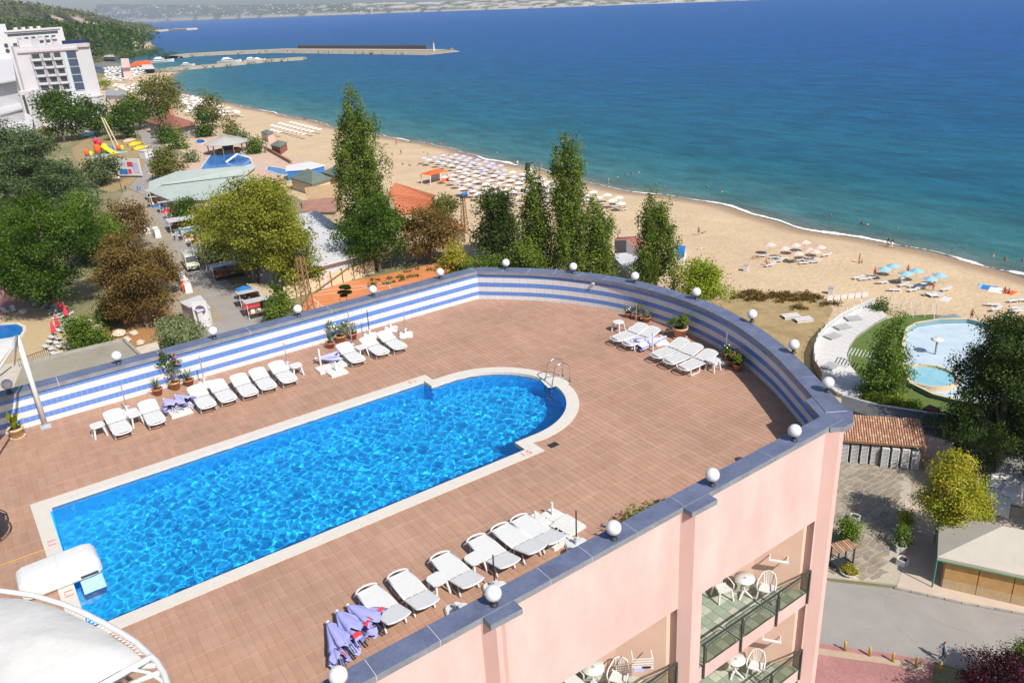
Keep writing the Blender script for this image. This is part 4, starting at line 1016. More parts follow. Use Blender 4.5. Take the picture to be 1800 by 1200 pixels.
# ================================================================ BUILDINGS AND STRUCTURES
M_HW = mat('white_render', (0.56, 0.545, 0.56), var=0.04, rough=0.9, scale=0.3)
M_HG = mat('grey_render', (0.36, 0.32, 0.34), var=0.08, rough=0.9, scale=0.3)
M_GREENR = mat('pale_green_roof', (0.36, 0.41, 0.375), (0.43, 0.48, 0.445), rough=0.5, scale=0.25, stretch=(1, 1, 1))
M_DGREEN = mat('dark_green_roof', (0.115, 0.15, 0.125), (0.15, 0.18, 0.15), rough=0.7, scale=0.6)
M_ORANGE = mat('orange_tiles', (0.48, 0.14, 0.06), (0.60, 0.22, 0.11), rough=0.85, scale=1.2)
M_BROWNR = mat('brown_red_roof', (0.24, 0.085, 0.065), (0.31, 0.125, 0.095), rough=0.85, scale=1)
M_FABR = mat('white_fabric', (0.54, 0.54, 0.56), (0.48, 0.48, 0.50), rough=0.7, scale=0.5)
M_BEIGE = mat('beige_fabric', (0.43, 0.395, 0.335), (0.49, 0.45, 0.39), rough=0.75, scale=0.5, detail=8)
M_OCHRE = mat('ochre_wall', (0.42, 0.24, 0.09), (0.50, 0.31, 0.13), rough=0.9, scale=2)
M_YWALL = mat('cream_wall', (0.55, 0.44, 0.28), (0.62, 0.50, 0.34), rough=0.9, scale=0.6)
M_TAR = mat('tar_roof', (0.075, 0.075, 0.085), (0.12, 0.12, 0.125), rough=0.9, scale=0.5)
M_WOOD = mat('brown_wood', (0.22, 0.12, 0.06), (0.30, 0.18, 0.10), rough=0.8, scale=3)
M_WBOARD = mat('whitewashed_board', (0.54, 0.52, 0.50), (0.64, 0.62, 0.60), rough=0.85, scale=2)
M_BLUEW = mat('pool_blue', (0.015, 0.13, 0.42), (0.02, 0.20, 0.55), rough=0.12, scale=0.4, spec=0.5, bump=0.3, bscale=3, bdist=0.03)
M_PALEP = mat('pale_pool_paint', (0.38, 0.48, 0.56), (0.50, 0.59, 0.65), rough=0.6, scale=0.5, detail=9)
M_TEALP = mat('teal_pool_wall', (0.16, 0.30, 0.36), (0.20, 0.35, 0.41), rough=0.6, scale=1)
M_PALEW = mat('shallow_water', (0.20, 0.42, 0.52), (0.28, 0.52, 0.60), rough=0.1, scale=1, bump=0.4, bscale=3, bdist=0.03)
M_REDF = mat('red_fabric', (0.55, 0.03, 0.06), (0.65, 0.06, 0.09), rough=0.8, scale=3)
M_ORF = mat('orange_fabric', (0.75, 0.12, 0.03), rough=0.8, var=0.08)
M_LB = mat('light_blue_fabric', (0.24, 0.46, 0.58), rough=0.8, var=0.08)
M_PKF = mat('pink_fabric', (0.66, 0.46, 0.42), rough=0.8, var=0.06)
M_WF = mat('white_parasol', (0.70, 0.68, 0.66), rough=0.8, var=0.05)
M_PPF = mat('lilac_parasol', (0.47, 0.46, 0.62), rough=0.8, var=0.08)
M_YEL = mat('yellow_plastic', (0.70, 0.50, 0.03), rough=0.4)
M_BLUEP = mat('blue_plastic', (0.03, 0.18, 0.50), rough=0.4)
M_ROCK = mat('rubble', (0.23, 0.20, 0.16), (0.38, 0.34, 0.28), rough=0.95, scale=0.5, world=True, bump=0.8, bscale=1, bdist=0.6)

def W2(p, z=GZ): v = at(p[0], p[1], z); return (v.x, v.y)
def flat_roof(name, label, cat, px, h, m_roof, m_wall=None, z0=GZ, thick=0.3, inset=0.3):
    """building from the outline of its roof seen in the photograph"""
    P = [W2(p, z0 + h) for p in px]; t = thing(name, label, cat, (P[0][0], P[0][1], z0))
    o0 = P[0]; L_ = [(x - o0[0], y - o0[1]) for x, y in P]
    cx = sum(p[0] for p in L_) / len(L_); cy_ = sum(p[1] for p in L_) / len(L_)
    b = MB(); b.prism(L_, h - thick, h); b.build('roof', m_roof, t)
    if m_wall:
        b = MB(); b.prism([(cx + (x - cx) * (1 - inset * 0.1), cy_ + (y - cy_) * (1 - inset * 0.1)) for x, y in L_], 0, h - thick); b.build('wall', m_wall, t)
    return t
def hip(name, label, cat, px, h, rise, m_roof, m_wall, z0=GZ, ridge=0.35, seams=0):
    """hip roofed house: px are four eave corners in order, the long sides first"""
    P = [Vector((*W2(p, z0 + h), 0)) for p in px]; c = sum(P, Vector()) / 4; t = thing(name, label, cat, (c.x, c.y, z0)); L_ = [p - c for p in P]
    m1 = (L_[0] + L_[3]) / 2; m2 = (L_[1] + L_[2]) / 2; r1 = m1 * ridge; r2 = m2 * ridge
    vs = [(p.x, p.y, h) for p in L_] + [(r1.x, r1.y, h + rise), (r2.x, r2.y, h + rise)]
    b = MB(); b.add(vs, [(0, 1, 5, 4), (2, 3, 4, 5), (1, 2, 5), (3, 0, 4)]); b.add([(p.x, p.y, h) for p in L_] + [(p.x, p.y, h - 0.25) for p in L_], [(i, (i + 1) % 4, (i + 1) % 4 + 4, i + 4) for i in range(4)] + [(7, 6, 5, 4)])
    b.build('roof', m_roof, t)
    if seams:
        b = MB()
        for A, B, C, D in ((0, 1, 5, 4), (3, 2, 5, 4)):
            A, B, C, D = (Vector(vs[i]) for i in (A, B, C, D))
            for i in range(1, seams):
                k = i / seams; e = A.lerp(B, k); kk = min(1, max(0, (k - 0.5) / ridge + 0.5)) if ridge > 0 else 0.5
                tt = min(1, k / max(1e-3, (1 - ridge) / 2), (1 - k) / max(1e-3, (1 - ridge) / 2)); g = e.lerp(D.lerp(C, kk), tt)
                b.bar(e + Vector((0, 0, 0.03)), g + Vector((0, 0, 0.03)), 0.06, 0.05)
        tag(b.build('seam', m_roof, t), kind='stuff')
    b = MB(); b.prism([(p.x * 0.9, p.y * 0.9) for p in L_], 0, h - 0.26); b.build('wall', m_wall, t)
    return t
# ---------------- white hotel by the head of the street
def frame(pL, pR):
    A = at(*pL); B = at(*pR); U = (B - A); W = U.length; U.normalize(); return A, U, W, math.atan2(U.y, U.x)
A, U, WW, rz = frame((62, 222), (190, 214))
HH = height(A, 84)
t = thing('white_hotel', 'tall white hotel tower with three balcony columns and five dark blue windows', 'hotel', A, rz)
b = MB(); b.prism([(0, 0), (WW, 0), (WW - 14, 18), (-9, 18)], 0, HH); b.build('wall', M_HW, t)
b = MB(); b.box((WW / 2 - 2, -0.3, HH - 2.6), (WW * 0.8, 0.9, 0.9)); b.box((WW * 0.93, -0.4, HH - 1.6), (WW * 0.15, 1.1, 1.6)); b.build('cornice', mat('cornice', (0.55, 0.48, 0.50)), t)
b = MB(); b.box((-0.5, 7.5, 0), (1.0, 15, HH + 0.6)); b.build('shaded_side', M_HG, t)  # side face in shadow: its shade is put into the grey colour
fl = (HH - 3) / 9.2
for c, (u0, u1) in enumerate(((0.21, 0.335), (0.365, 0.475), (0.505, 0.61))):
    for r_ in range(6):
        z = HH - 3.4 - fl * (r_ + 1) + 0.5; x0, x1 = u0 * WW + r_ * 0.12, u1 * WW + r_ * 0.12
        b = MB(); b.box(((x0 + x1) / 2, -0.02, z + 0.3), (x1 - x0, 0.14, fl * 0.78)); w_ = b.build('window', M_GLASS, t)
        b = MB(); b.box(((x0 + x1) / 2, -0.7, z), (x1 - x0 + 0.1, 1.3, 0.2)); b.box(((x0 + x1) / 2, -1.3, z + 0.2), (x1 - x0, 0.06, 0.85)); b.box((x0, -0.68, z + 0.2), (0.1, 1.25, fl * 0.8)); b.box((x1, -0.68, z + 0.2), (0.1, 1.25, fl * 0.8))
        b.build('balcony', M_HW, t)
        b = MB()
        for k in range(3): b.box((x0 + (x1 - x0) * (0.3 + 0.25 * k), -0.5, z + 0.2), (0.45, 0.4, 0.7))
        b.build('balcony_furniture', M_WHITE, t)
    b = MB(); b.box(((u1 + 0.015) * WW, -0.1, HH - 3 - 6 * fl), (0.5, 0.3, 6 * fl)); b.build('pier', mat('pier', (0.50, 0.42, 0.44)), t)
for r_ in range(5):
    z = HH - 3.0 - fl * (r_ + 1) + 0.4; x0 = 0.675 * WW; x1 = 0.80 * WW
    b = MB(); b.box(((x0 + x1) / 2, -0.03, z), (x1 - x0, 0.12, fl * 0.84)); p = b.build('window', mat('slate_blue_glass', (0.06, 0.08, 0.14), rough=0.15, spec=0.8), t)
    b = MB(); b.box(((x0 + x1) / 2, -0.12, z - 0.25), (x1 - x0 + 0.2, 0.3, 0.2)); b.build('sill', M_HW, p)
b = MB(); b.box((WW * 0.64, -0.08, 0), (WW * 0.06, 0.2, HH)); b.build('pale_strip', mat('pale_cyan', (0.50, 0.58, 0.61)), t)
b = MB(); b.box((WW * 0.62, -3, 0), (WW * 0.8, 8, HH * 0.34)); b.box((WW * 0.62, -3, HH * 0.34), (WW * 0.82, 8.4, 0.5)); b.build('podium', M_HW, t)
for k in range(5):
    b = MB(); b.box((WW * (0.34 + 0.14 * k), -7.03, HH * 0.16), (WW * 0.1, 0.1, HH * 0.13)); b.build('window', M_GLASS, t)
b = MB(); b.box((WW * 0.08, -5, 0), (WW * 0.22, 11, HH * 0.47)); b.build('wing', M_HW, t)
b = MB(); b.box((WW * 0.12, -10.54, 1), (1.2, 0.1, HH * 0.4)); b.build('window', M_GLASS, t)
b = MB(); b.box((WW * 0.74, 6, HH), (WW * 0.26, 6, 1.6)); b.build('solar_panels', mat('navy_panel', (0.02, 0.03, 0.10), rough=0.3), t)
b = MB(); b.box((WW * 0.14, 6, HH), (WW * 0.16, 8, 3.2)); b.build('roof_house', M_HW, t)
# ---------------- the hotel behind
A, U, WW, rz = frame((-60, 175), (135, 150))
HH = height(A + U * WW * 0.8, 50)
t = thing('balconied_hotel', 'farther white hotel with a grid of small balconies and a rooftop box', 'hotel', A, rz)
b = MB(); b.box((WW / 2, 9, 0), (WW, 18, HH)); b.build('wall', M_HW, t)
pw = WW / 1.0
for c in range(6):
    for r_ in range(6):
        x = WW * (0.585 + 0.062 * c); z = HH - 7.5 - r_ * HH * 0.085
        b = MB(); b.box((x, -0.02, z), (WW * 0.042, 0.14, HH * 0.05)); b.build('window', M_GLASS if (c + r_) % 3 else M_HG, t)
        b = MB(); b.box((x, -0.7, z - 0.5), (WW * 0.045, 1.3, 0.3)); b.box((x, -1.3, z - 0.3), (WW * 0.045, 0.08, 1.1)); b.box((x - WW * 0.024, -0.6, z), (0.2, 1.2, HH * 0.055)); b.build('balcony', M_HW, t)
for r_ in range(3):
    for x in (0.30, 0.35, 0.535):
        b = MB(); b.box((WW * x, -0.03, HH - 11 - r_ * HH * 0.085), (WW * 0.035, 0.1, HH * 0.05)); b.build('window', mat('teal_glass', (0.05, 0.20, 0.22), rough=0.2) if x < 0.5 else M_GLASS, t)
for r_ in range(2):
    b = MB(); b.lathe([(1.5, 0), (1.5, 0.2)], 16); o = b.build('round_window', M_GLASS, t, loc=(WW * 0.455, -0.02, HH - 10 - r_ * HH * 0.085)); o.rotation_euler = (math.pi / 2, 0, 0)
b = MB(); b.box((WW * 0.46, 5, HH), (WW * 0.09, 8, 4.5)); b.build('roof_house', M_HW, t)
b = MB(); b.box((WW * 0.72, -0.4, HH - 1.2), (WW * 0.5, 1, 1.2)); b.build('cornice', M_HW, t)
b = MB()
for k in range(4): b.box((WW * (0.6 + 0.07 * k), 4, HH), (2, 2, 1.6))
b.build('roof_tank', M_HW, t)
b = MB(); b.box((WW * 0.72, -0.05, HH - 4.2), (WW * 0.46, 0.2, 1.8)); b.build('top_glazing', M_GLASS, t)
# yellow crane boom behind
P = at(126, 85); b = MB(); b.tube([(0, 0, 0), (0, 0, 14), (-2, 1, 22), (-12, 6, 25)], [1.0, 1.0, 0.8, 0.5], 6)
tag(b.build('crane_boom', M_YEL, None, False, P), 'yellow curved slide tube standing right of the farther white hotel', 'water slide')
# low white buildings at the left edge
for nm, px, h, lab in (('white_annex', [(0, 205), (38, 195), (58, 205), (57, 226), (0, 236)], 9, 'low white annex with a slanting roof edge at the left'),
                       ('white_annex', [(0, 172), (28, 168), (40, 190), (0, 200)], 14, 'white block in front of the tower at the left edge'),
                       ('white_annex', [(-30, 100), (20, 95), (28, 140), (-30, 150)], 24, 'white slab building with small windows at the left edge')):
    t = flat_roof(nm, lab, 'building', px, h, M_HW, M_HW, thick=0.6)
    for k in range(3):
        P0 = Vector((*W2(px[-1], GZ + h * 0.55), 0)); P1 = Vector((*W2(px[-2], GZ + h * 0.55), 0)); d = P1 - P0
        c = P0.lerp(P1, 0.3 + 0.22 * k); b = MB(); b.box((c.x - t.location.x, c.y - t.location.y - 0.05, h * 0.5), (min(3, d.length * 0.12), 1.6, 1.8), math.atan2(d.y, d.x)); b.build('window', M_GLASS, t)
# brown red roofed restaurant
t = hip('restaurant', 'low restaurant with a brown red hip roof and a brick chimney', 'restaurant', [(257, 214), (304, 227), (348, 217), (292, 204)], 4.5, 3.2, M_BROWNR, M_HG, seams=10)
b = MB(); b.box((2, 4, 6.2), (1.6, 1.6, 3)); b.build('chimney', M_TERRA, t)
for k in range(5):
    b = MB(); b.box((3.5 * k - 9, -8.2, 1.2), (2.6, 0.3, 2)); b.build('window', M_GLASS, t)
# round pavilion
P = at(402, 268); RR = 37.5 * m_px(P); h = 3.4
t = thing('round_pavilion', 'open round bar under a grey conical metal roof beside the water park pools', 'pavilion', P)
b = MB(); b.lathe([(RR, h), (RR, h + 0.2), (RR * 0.5, h + 1.5), (0.4, h + 2.6), (0.01, h + 2.9)], 36); b.build('roof', mat('grey_metal_roof', (0.42, 0.42, 0.39), var=0.06, rough=0.5), t)
b = MB()
for k in range(36):
    a = 2 * math.pi * k / 36; b.bar((RR * math.cos(a), RR * math.sin(a), h + 0.24), (0.4 * math.cos(a), 0.4 * math.sin(a), h + 2.72), 0.09, 0.07)
tag(b.build('roof_rib', mat('rib_metal', (0.36, 0.36, 0.34)), t), kind='stuff')
for k in range(12):
    a = 2 * math.pi * k / 12; b = MB(); b.box((RR * 0.9 * math.cos(a), RR * 0.9 * math.sin(a), 0), (0.25, 0.25, h)); b.build('post', M_WOOD, t)
b = MB(); b.lathe([(RR * 0.55, 0), (RR * 0.55, 1.2), (RR * 0.5, 1.2)], 24); b.build('bar_counter', M_WOOD, t)
b = MB(); b.lathe([(RR * 0.25, 0), (RR * 0.25, h)], 16); b.build('core', M_DARK, t)
# water park pools
def pond(name, label, px, m, z=0.09, rim=None, raw=None):
    P = raw or [W2(p) for p in px]; o0 = P[0]; t = thing(name, label, 'pool', (o0[0], o0[1], GZ)); L_ = [(x - o0[0], y - o0[1]) for x, y in P]
    b = MB(); b.sheet(L_, z); b.build('water', m, t)
    if rim:
        b = MB(); n = len(L_)
        for i in range(n):
            a, c = Vector((*L_[i], z)), Vector((*L_[(i + 1) % n], z)); 
            if (c - a).length > 0.05: b.bar(a, c, 0.5, 0.24)
        b.build('rim', rim, t)
    return t
pond('water_park_pool', 'angular deep blue water park pool in front of the round pavilion', [(350, 301), (372, 270), (390, 266), (422, 264), (425, 271), (440, 279), (444, 289), (430, 293), (395, 298)], M_BLUEW, rim=M_WTILE)
pond('small_pool', 'small round blue pool at the left of the round pavilion', [(343, 249), (348, 245), (358, 246), (362, 251), (352, 253), (345, 252)], M_BLUEW, rim=M_WTILE)
pond('water_park_pool', 'blue curved pool end beside the white wavy wall', [(468, 300), (470, 293), (490, 296), (508, 300), (506, 309), (490, 307)], M_BLUEW, rim=M_WTILE)
pond('blue_pool', 'small bright pool in front of the white hotel behind dark trees', [(140, 238), (150, 230), (170, 236), (168, 243)], M_LB)
pond('left_pool', 'deep blue pool with a curved end at the left edge beside the yellow terrace', [(-60, 612), (-30, 592), (0, 571), (30, 569), (43, 575), (44, 582), (38, 592), (20, 606), (-20, 625)], M_BLUEW, rim=mat('cream_rim', (0.62, 0.56, 0.42)))
b = MB(); c0 = at(420, 283); b.tube([(-4, 0, 0.2), (0, 0, 2.2), (4, 0, 0.3)], 0.2, 6); b.tube([(-4, 1, 0.2), (0, 1, 2.2), (4, 1, 0.3)], 0.2, 6)
tag(b.build('pool_arch', M_WHITE, None, False, c0), 'white arched bars over the angular blue pool', 'pool bridge')
# long pale green roofs
def slab_roof(name, label, px, hs, m, walls=M_YWALL, ribs=0):
    P = [at(p[0], p[1], GZ + h) for p, h in zip(px, hs)]; o0 = Vector((P[0].x, P[0].y, GZ)); t = thing(name, label, 'building', o0); L_ = [p - o0 for p in P]; n = len(L_)
    b = MB(); b.add([tuple(p) for p in L_] + [(p.x, p.y, p.z - 0.25) for p in L_], [tuple(range(n)), tuple(range(2 * n - 1, n - 1, -1))] + [(i, i + n, (i + 1) % n + n, (i + 1) % n) for i in range(n)]); b.build('roof', m, t)
    c = sum(L_, Vector()) / n; b = MB(); I_ = [c.lerp(p, 0.93) for p in L_]
    b.add([(p.x, p.y, 0) for p in I_] + [(p.x, p.y, p.z - 0.3) for p in I_], [(i, (i + 1) % n, (i + 1) % n + n, i + n) for i in range(n)]); b.build('wall', walls, t)
    if ribs and n == 4:
        b = MB()
        for i in range(1, ribs):
            k = i / ribs; b.bar(L_[0].lerp(L_[1], k) + Vector((0, 0, 0.04)), L_[3].lerp(L_[2], k) + Vector((0, 0, 0.04)), 0.12, 0.08)
        tag(b.build('roof_rib', m, t), kind='stuff')
    return t
slab_roof('long_hall', 'long hall with a pale green metal roof beside the pool paving, upper of the two', [(283, 324), (433, 306), (452, 290), (312, 301)], [4.2, 4.2, 5.6, 5.6], M_GREENR, ribs=22)
slab_roof('long_hall', 'end bay of the pale green roof facing the market street', [(262, 319), (260, 337), (283, 325), (312, 301)], [4.6, 3.4, 4.2, 5.6], M_GREENR)
slab_roof('long_hall', 'lower pale green roof behind the market stalls', [(262, 337), (300, 352), (362, 350), (455, 318), (430, 309), (285, 327)], [3.2, 2.9, 2.9, 3.2, 3.9, 3.9], M_GREENR)
hip('green_hut', 'hut with a dark green hip roof, the larger one between plane tree and beach', 'hut', [(508, 312), (548, 324), (583, 313), (548, 300)], 3.2, 2.2, M_DGREEN, M_YWALL, ridge=0.2)
hip('green_hut', 'hut with a dark green roof touching the left side of the tallest poplar', 'hut', [(564, 303), (600, 312), (640, 304), (590, 293)], 3.2, 1.6, M_DGREEN, M_YWALL, ridge=0.3)
hip('beach_hut', 'little beach hut with a dark pointed roof beside the paving', 'hut', [(475, 255), (492, 259), (505, 250), (488, 247)], 2.6, 1.2, M_DGREEN, M_BROWNR, ridge=0.1)
hip('beach_hut', 'little pink walled beach hut with a dark roof', 'hut', [(458, 232), (470, 237), (482, 232), (470, 228)], 2.8, 0.8, M_DGREEN, M_PKF, ridge=0.2)
slab_roof('wavy_kiosk', 'white curved roof with dark top plates behind the plane tree', [(502, 300), (545, 297), (572, 290), (545, 284), (504, 291)], [3, 3, 3, 3.6, 3.6], M_HW, M_BLUEP)
b = MB(); A_, B_ = at(466, 262), at(512, 288); b.bar((0, 0, 0.5), tuple(B_ - A_ + Vector((0, 0, 0.5))), 0.6, 0.9)
tag(b.build('sea_wall', M_WOOD, None, False, A_), 'long low brown wall between pool paving and sand', 'wall')
slab_roof('orange_roof_house', 'bright orange ribbed tile roof at the left of the crowded parasols', [(680, 342), (756, 348), (766, 343), (694, 321)], [3.2, 3.2, 4.0, 4.0], M_ORANGE, ribs=14)
slab_roof('orange_roof_house', 'paler orange roof below the bright ribbed one', [(690, 344), (700, 376), (772, 364), (757, 348)], [3.6, 2.8, 2.8, 3.6], M_ORANGE, ribs=10)
slab_roof('orange_roof_house', 'orange roof strip right of the reddish brown tree', [(790, 386), (786, 398), (818, 404), (812, 396)], [3.4, 2.8, 2.8, 3.2], M_ORANGE)
slab_roof('brown_house', 'dull reddish roof between the plane tree and the tallest poplar', [(530, 352), (532, 372), (590, 372), (600, 348)], [4, 3.4, 3.4, 4], mat('dull_red_roof', (0.30, 0.14, 0.10), (0.38, 0.22, 0.17), scale=0.6), M_YWALL)
slab_roof('ochre_house', 'ochre walled house under bare branches behind the plane tree', [(535, 330), (540, 350), (600, 345), (596, 322)], [4.5, 3.8, 3.8, 4.5], mat('ochre_roof', (0.42, 0.27, 0.14), (0.50, 0.35, 0.2), scale=0.6), M_OCHRE)
# white hall beside the clay court
t = slab_roof('white_hall', 'white fabric covered hall with tree shadows on its roof beside the clay court', [(430, 462), (566, 466), (660, 442), (556, 370), (500, 382)], [4.6, 4.6, 3.8, 6.2, 6.2], M_FABR, M_FABR)
A_, B_ = at(500, 528), at(660, 480)
t = thing('cream_wall', 'cream panelled wall with dark posts along the clay court', 'wall', A_, math.atan2(B_.y - A_.y, B_.x - A_.x)); Lw = (B_ - A_).length
for k in range(8):
    b = MB(); b.box((Lw * (k + 0.5) / 8, 0, 0), (Lw / 8 - 0.12, 0.18, 2.4 + 0.1 * (k % 2))); b.build('panel', M_YWALL, t)
    b = MB(); b.box((Lw * k / 8, -0.03, 0), (0.14, 0.26, 2.7)); b.build('post', M_DARK, t)
b = MB(); b.bar((Lw * 0.3, -0.5, 0.1), (Lw * 0.75, -0.3, 2.9), 0.14, 0.14); b.build('leaning_beam', M_WOOD, t)
A_, B_ = at(640, 480), at(780, 448)
t = thing('wire_fence', 'thin wire fence along the far side of the clay court', 'fence', A_, math.atan2(B_.y - A_.y, B_.x - A_.x)); Lw = (B_ - A_).length
for k in range(7):
    b = MB(); b.box((Lw * k / 6, 0, 0), (0.1, 0.1, 2.6)); b.build('post', M_HG, t)
b = MB()
for z in (0.6, 1.3, 2.0, 2.5): b.bar((0, 0, z), (Lw, 0, z), 0.03, 0.03)
b.build('wire', M_HG, t)
# lattice masts
def mast(px, py, ytop, label, head=True, w0=1.0):
    P = at(px, py); H = height(P, ytop); t = thing('lattice_mast', label, 'mast', P, 0.4); b = MB()
    for sx in (-1, 1):
        for sy in (-1, 1): b.bar((sx * w0 / 2, sy * w0 / 2, 0), (sx * w0 * 0.28, sy * w0 * 0.28, H), 0.14, 0.14)
    n = 12; b.build('leg', M_WOOD, t); b = MB()
    for i in range(n):
        z0, z1 = H * i / n, H * (i + 1) / n; a0, a1 = (w0 / 2) * (1 - 0.44 * i / n), (w0 / 2) * (1 - 0.44 * (i + 1) / n)
        for k, (c, d) in enumerate((((-1, -1), (1, -1)), ((1, -1), (1, 1)), ((1, 1), (-1, 1)), ((-1, 1), (-1, -1)))):
            if (i + k) % 2: c, d = d, c
            b.bar((c[0] * a0, c[1] * a0, z0), (d[0] * a1, d[1] * a1, z1), 0.07, 0.07)
    b.build('bracing', M_WOOD, t)
    if head:
        b = MB(); b.box((0, 0, H), (1.8, 1.8, 0.1)); b.build('platform', M_DARK, t)
        for k in range(4):
            b = MB(); b.box((-0.7 + 0.45 * k, -0.6, H + 0.3), (0.38, 0.3, 0.5)); b.build('floodlight', M_BLUEP, t)
    return t
mast(818, 408, 345, 'brown lattice mast with blue floodlights before the parasol field')
mast(545, 560, 452, 'rusty lattice mast in front of the lower plane tree', False, 1.4)
# layered dark lamp tree seen over the parapet
P = at(612, 560); H = height(P, 502); t = thing('lamp_cluster', 'odd dark layered topiary with flat discs seen just over the parapet on the clay', 'topiary', P)
b = MB()
for k, (x, z, s) in enumerate(((0, 1.0, 1.0), (0.5, 0.93, 0.7), (-0.4, 0.84, 0.8), (0.5, 0.78, 0.95), (0, 0.7, 0.7))): b.lathe([(0.05, -0.12), (s * 0.9, -0.05), (s * 0.9, 0.1), (0.05, 0.16)], 9, (x, 0.2 * k - 0.4, H * z - 0.1))
b.build('lamp_disc', LM['pine'], t)
b = MB(); b.tube([(0.2, 0, 0), (-0.9, 0, H * 0.6), (-0.5, 0, H * 0.9)], 0.07, 5); b.tube([(0.1, 0, 0), (0.3, 0, H * 0.7), (0.2, 0, H)], 0.07, 5); b.build('stem', M_BARK, t)

# ---------------- left side below the parapet
t = flat_roof('flat_roof_building', 'flat grey stained roof just beyond the left parapet', 'building', [(40, 640), (218, 598), (262, 640), (255, 700), (60, 735), (20, 690)], 6, mat('stained_roof', (0.24, 0.215, 0.165), (0.34, 0.31, 0.25), rough=0.95, scale=0.18, world=True, detail=10, bump=0.3, bscale=2, bdist=0.1), M_HG)
pts = [Vector((*W2(p, GZ + 6.0), GZ + 6.0)) - t.location for p in [(40, 640), (218, 598), (262, 640), (255, 700)]]
b = MB()
for a, c in zip(pts, pts[1:]): b.bar(a + Vector((0, 0, 0.15)), c + Vector((0, 0, 0.15)), 0.35, 0.3)
b.build('kerb', M_CONC, t)
flat_roof('pale_terrace', 'pale terrace slab with a straight edge right of the stained flat roof', 'terrace', [(235, 612), (276, 600), (290, 640), (270, 690), (235, 660)], 4, mat('pale_slab', (0.55, 0.48, 0.38), scale=1, world=True), M_HG)
flat_roof('pale_terrace', 'pale pink edged terrace at the left edge under the white canopy pole', 'terrace', [(-60, 655), (40, 634), (62, 690), (75, 760), (-60, 780)], 5, mat('pale_slab_b', (0.50, 0.45, 0.38), scale=1, world=True), M_PKF)
A_, B_ = at(35, 645, GZ + 5), at(88, 625, GZ + 5)
t = thing('railing', 'thin brown railing above the white loungers at the left', 'railing', A_, math.atan2(B_.y - A_.y, B_.x - A_.x)); Lw = (B_ - A_).length
b = MB()
for k in range(16): b.box((Lw * k / 15, 0, 0), (0.04, 0.04, 1.0))
b.build('baluster', M_DARK, t); b = MB(); b.box((Lw / 2, 0, 1.0), (Lw, 0.06, 0.06)); b.build('handrail', M_DARK, t)
# rocks
Rr = np.random.RandomState(9)
for i, (x, y, s) in enumerate([(167, 568, 1.3), (172, 578, 1.0), (165, 590, 1.2), (178, 592, 0.9), (168, 600, 0.8), (210, 590, 1.2), (222, 600, 0.9), (236, 588, 0.8), (190, 605, 1.0), (248, 605, 0.8)]):
    b = MB(); b.lathe([(0.5, 0), (0.95, 0.25), (0.8, 0.6), (0.3, 0.8)], 7); b.v = [(v[0] * Rr.uniform(.8, 1.2), v[1] * Rr.uniform(.8, 1.2), v[2] * Rr.uniform(.8, 1.15)) for v in b.v]
    o = b.build('pale_rock', mat('pale_rock', (0.50, 0.40, 0.30), (0.62, 0.53, 0.42), scale=1, bump=0.5), None, False, at(x, y), i); o.scale = (s, s, s)
    tag(o, 'pale rock lying in the red soil rock garden below the parapet', 'rock', 'pale rocks in the rock garden')

# ---------------- right side: shed, tar roofs, tent, courtyard
A_, B_ = at(1484, 812), at(1612, 826); Ub = (B_ - A_).normalized(); Vb = Vector((-Ub.y, Ub.x, 0)); 
if Vb.y < 0: Vb = -Vb
rz = math.atan2(Ub.y, Ub.x); P1 = at(1490, 776, GZ + 2.6); P2 = at(1625, 786, GZ + 2.6); Ub = (P2 - P1).normalized(); rz = math.atan2(Ub.y, Ub.x)
Ls = (P2 - P1).length + 1.2
t = thing('lounger_shed', 'open shed under a clay tile roof with stacked white loungers below', 'shed', (P1.x - Ub.x * 1.0, P1.y - Ub.y * 1.0, GZ), rz)
D_ = 3.6
b = MB(); b.add([(0, 0, 2.6), (Ls, 0, 2.6), (Ls, D_, 3.7), (0, D_, 3.7), (0, 0, 2.5), (Ls, 0, 2.5), (Ls, D_, 3.6), (0, D_, 3.6)], [(0, 1, 2, 3), (7, 6, 5, 4), (0, 4, 5, 1), (1, 5, 6, 2), (2, 6, 7, 3), (3, 7, 4, 0)]); b.build('roof_deck', M_WOOD, t)
M_CT = [mat('clay_tile_a', (0.40, 0.19, 0.11), (0.50, 0.27, 0.17), rough=0.85, scale=2), mat('clay_tile_b', (0.32, 0.15, 0.09), (0.44, 0.25, 0.16), rough=0.85, scale=2), mat('clay_tile_c', (0.48, 0.31, 0.20), (0.58, 0.40, 0.27), rough=0.85, scale=2)]
ctm = []
for m in M_CT:
    b = MB(); sg = 5; vs = []
    for j, (y, r_) in enumerate(((0, 0.10), (0.44, 0.085))):
        for k in range(sg + 1): a = math.pi * k / sg; vs.append((r_ * math.cos(a), y, r_ * 0.8 * math.sin(a)))
    b.add(vs, [(k, k + 1, k + sg + 2, k + sg + 1) for k in range(sg)]); ctm.append(b.mesh('clay_tile', m))
ncol, nrow = int(Ls / 0.235), 9; sl = math.atan2(1.1, D_); cnt = 0; rest = MB()
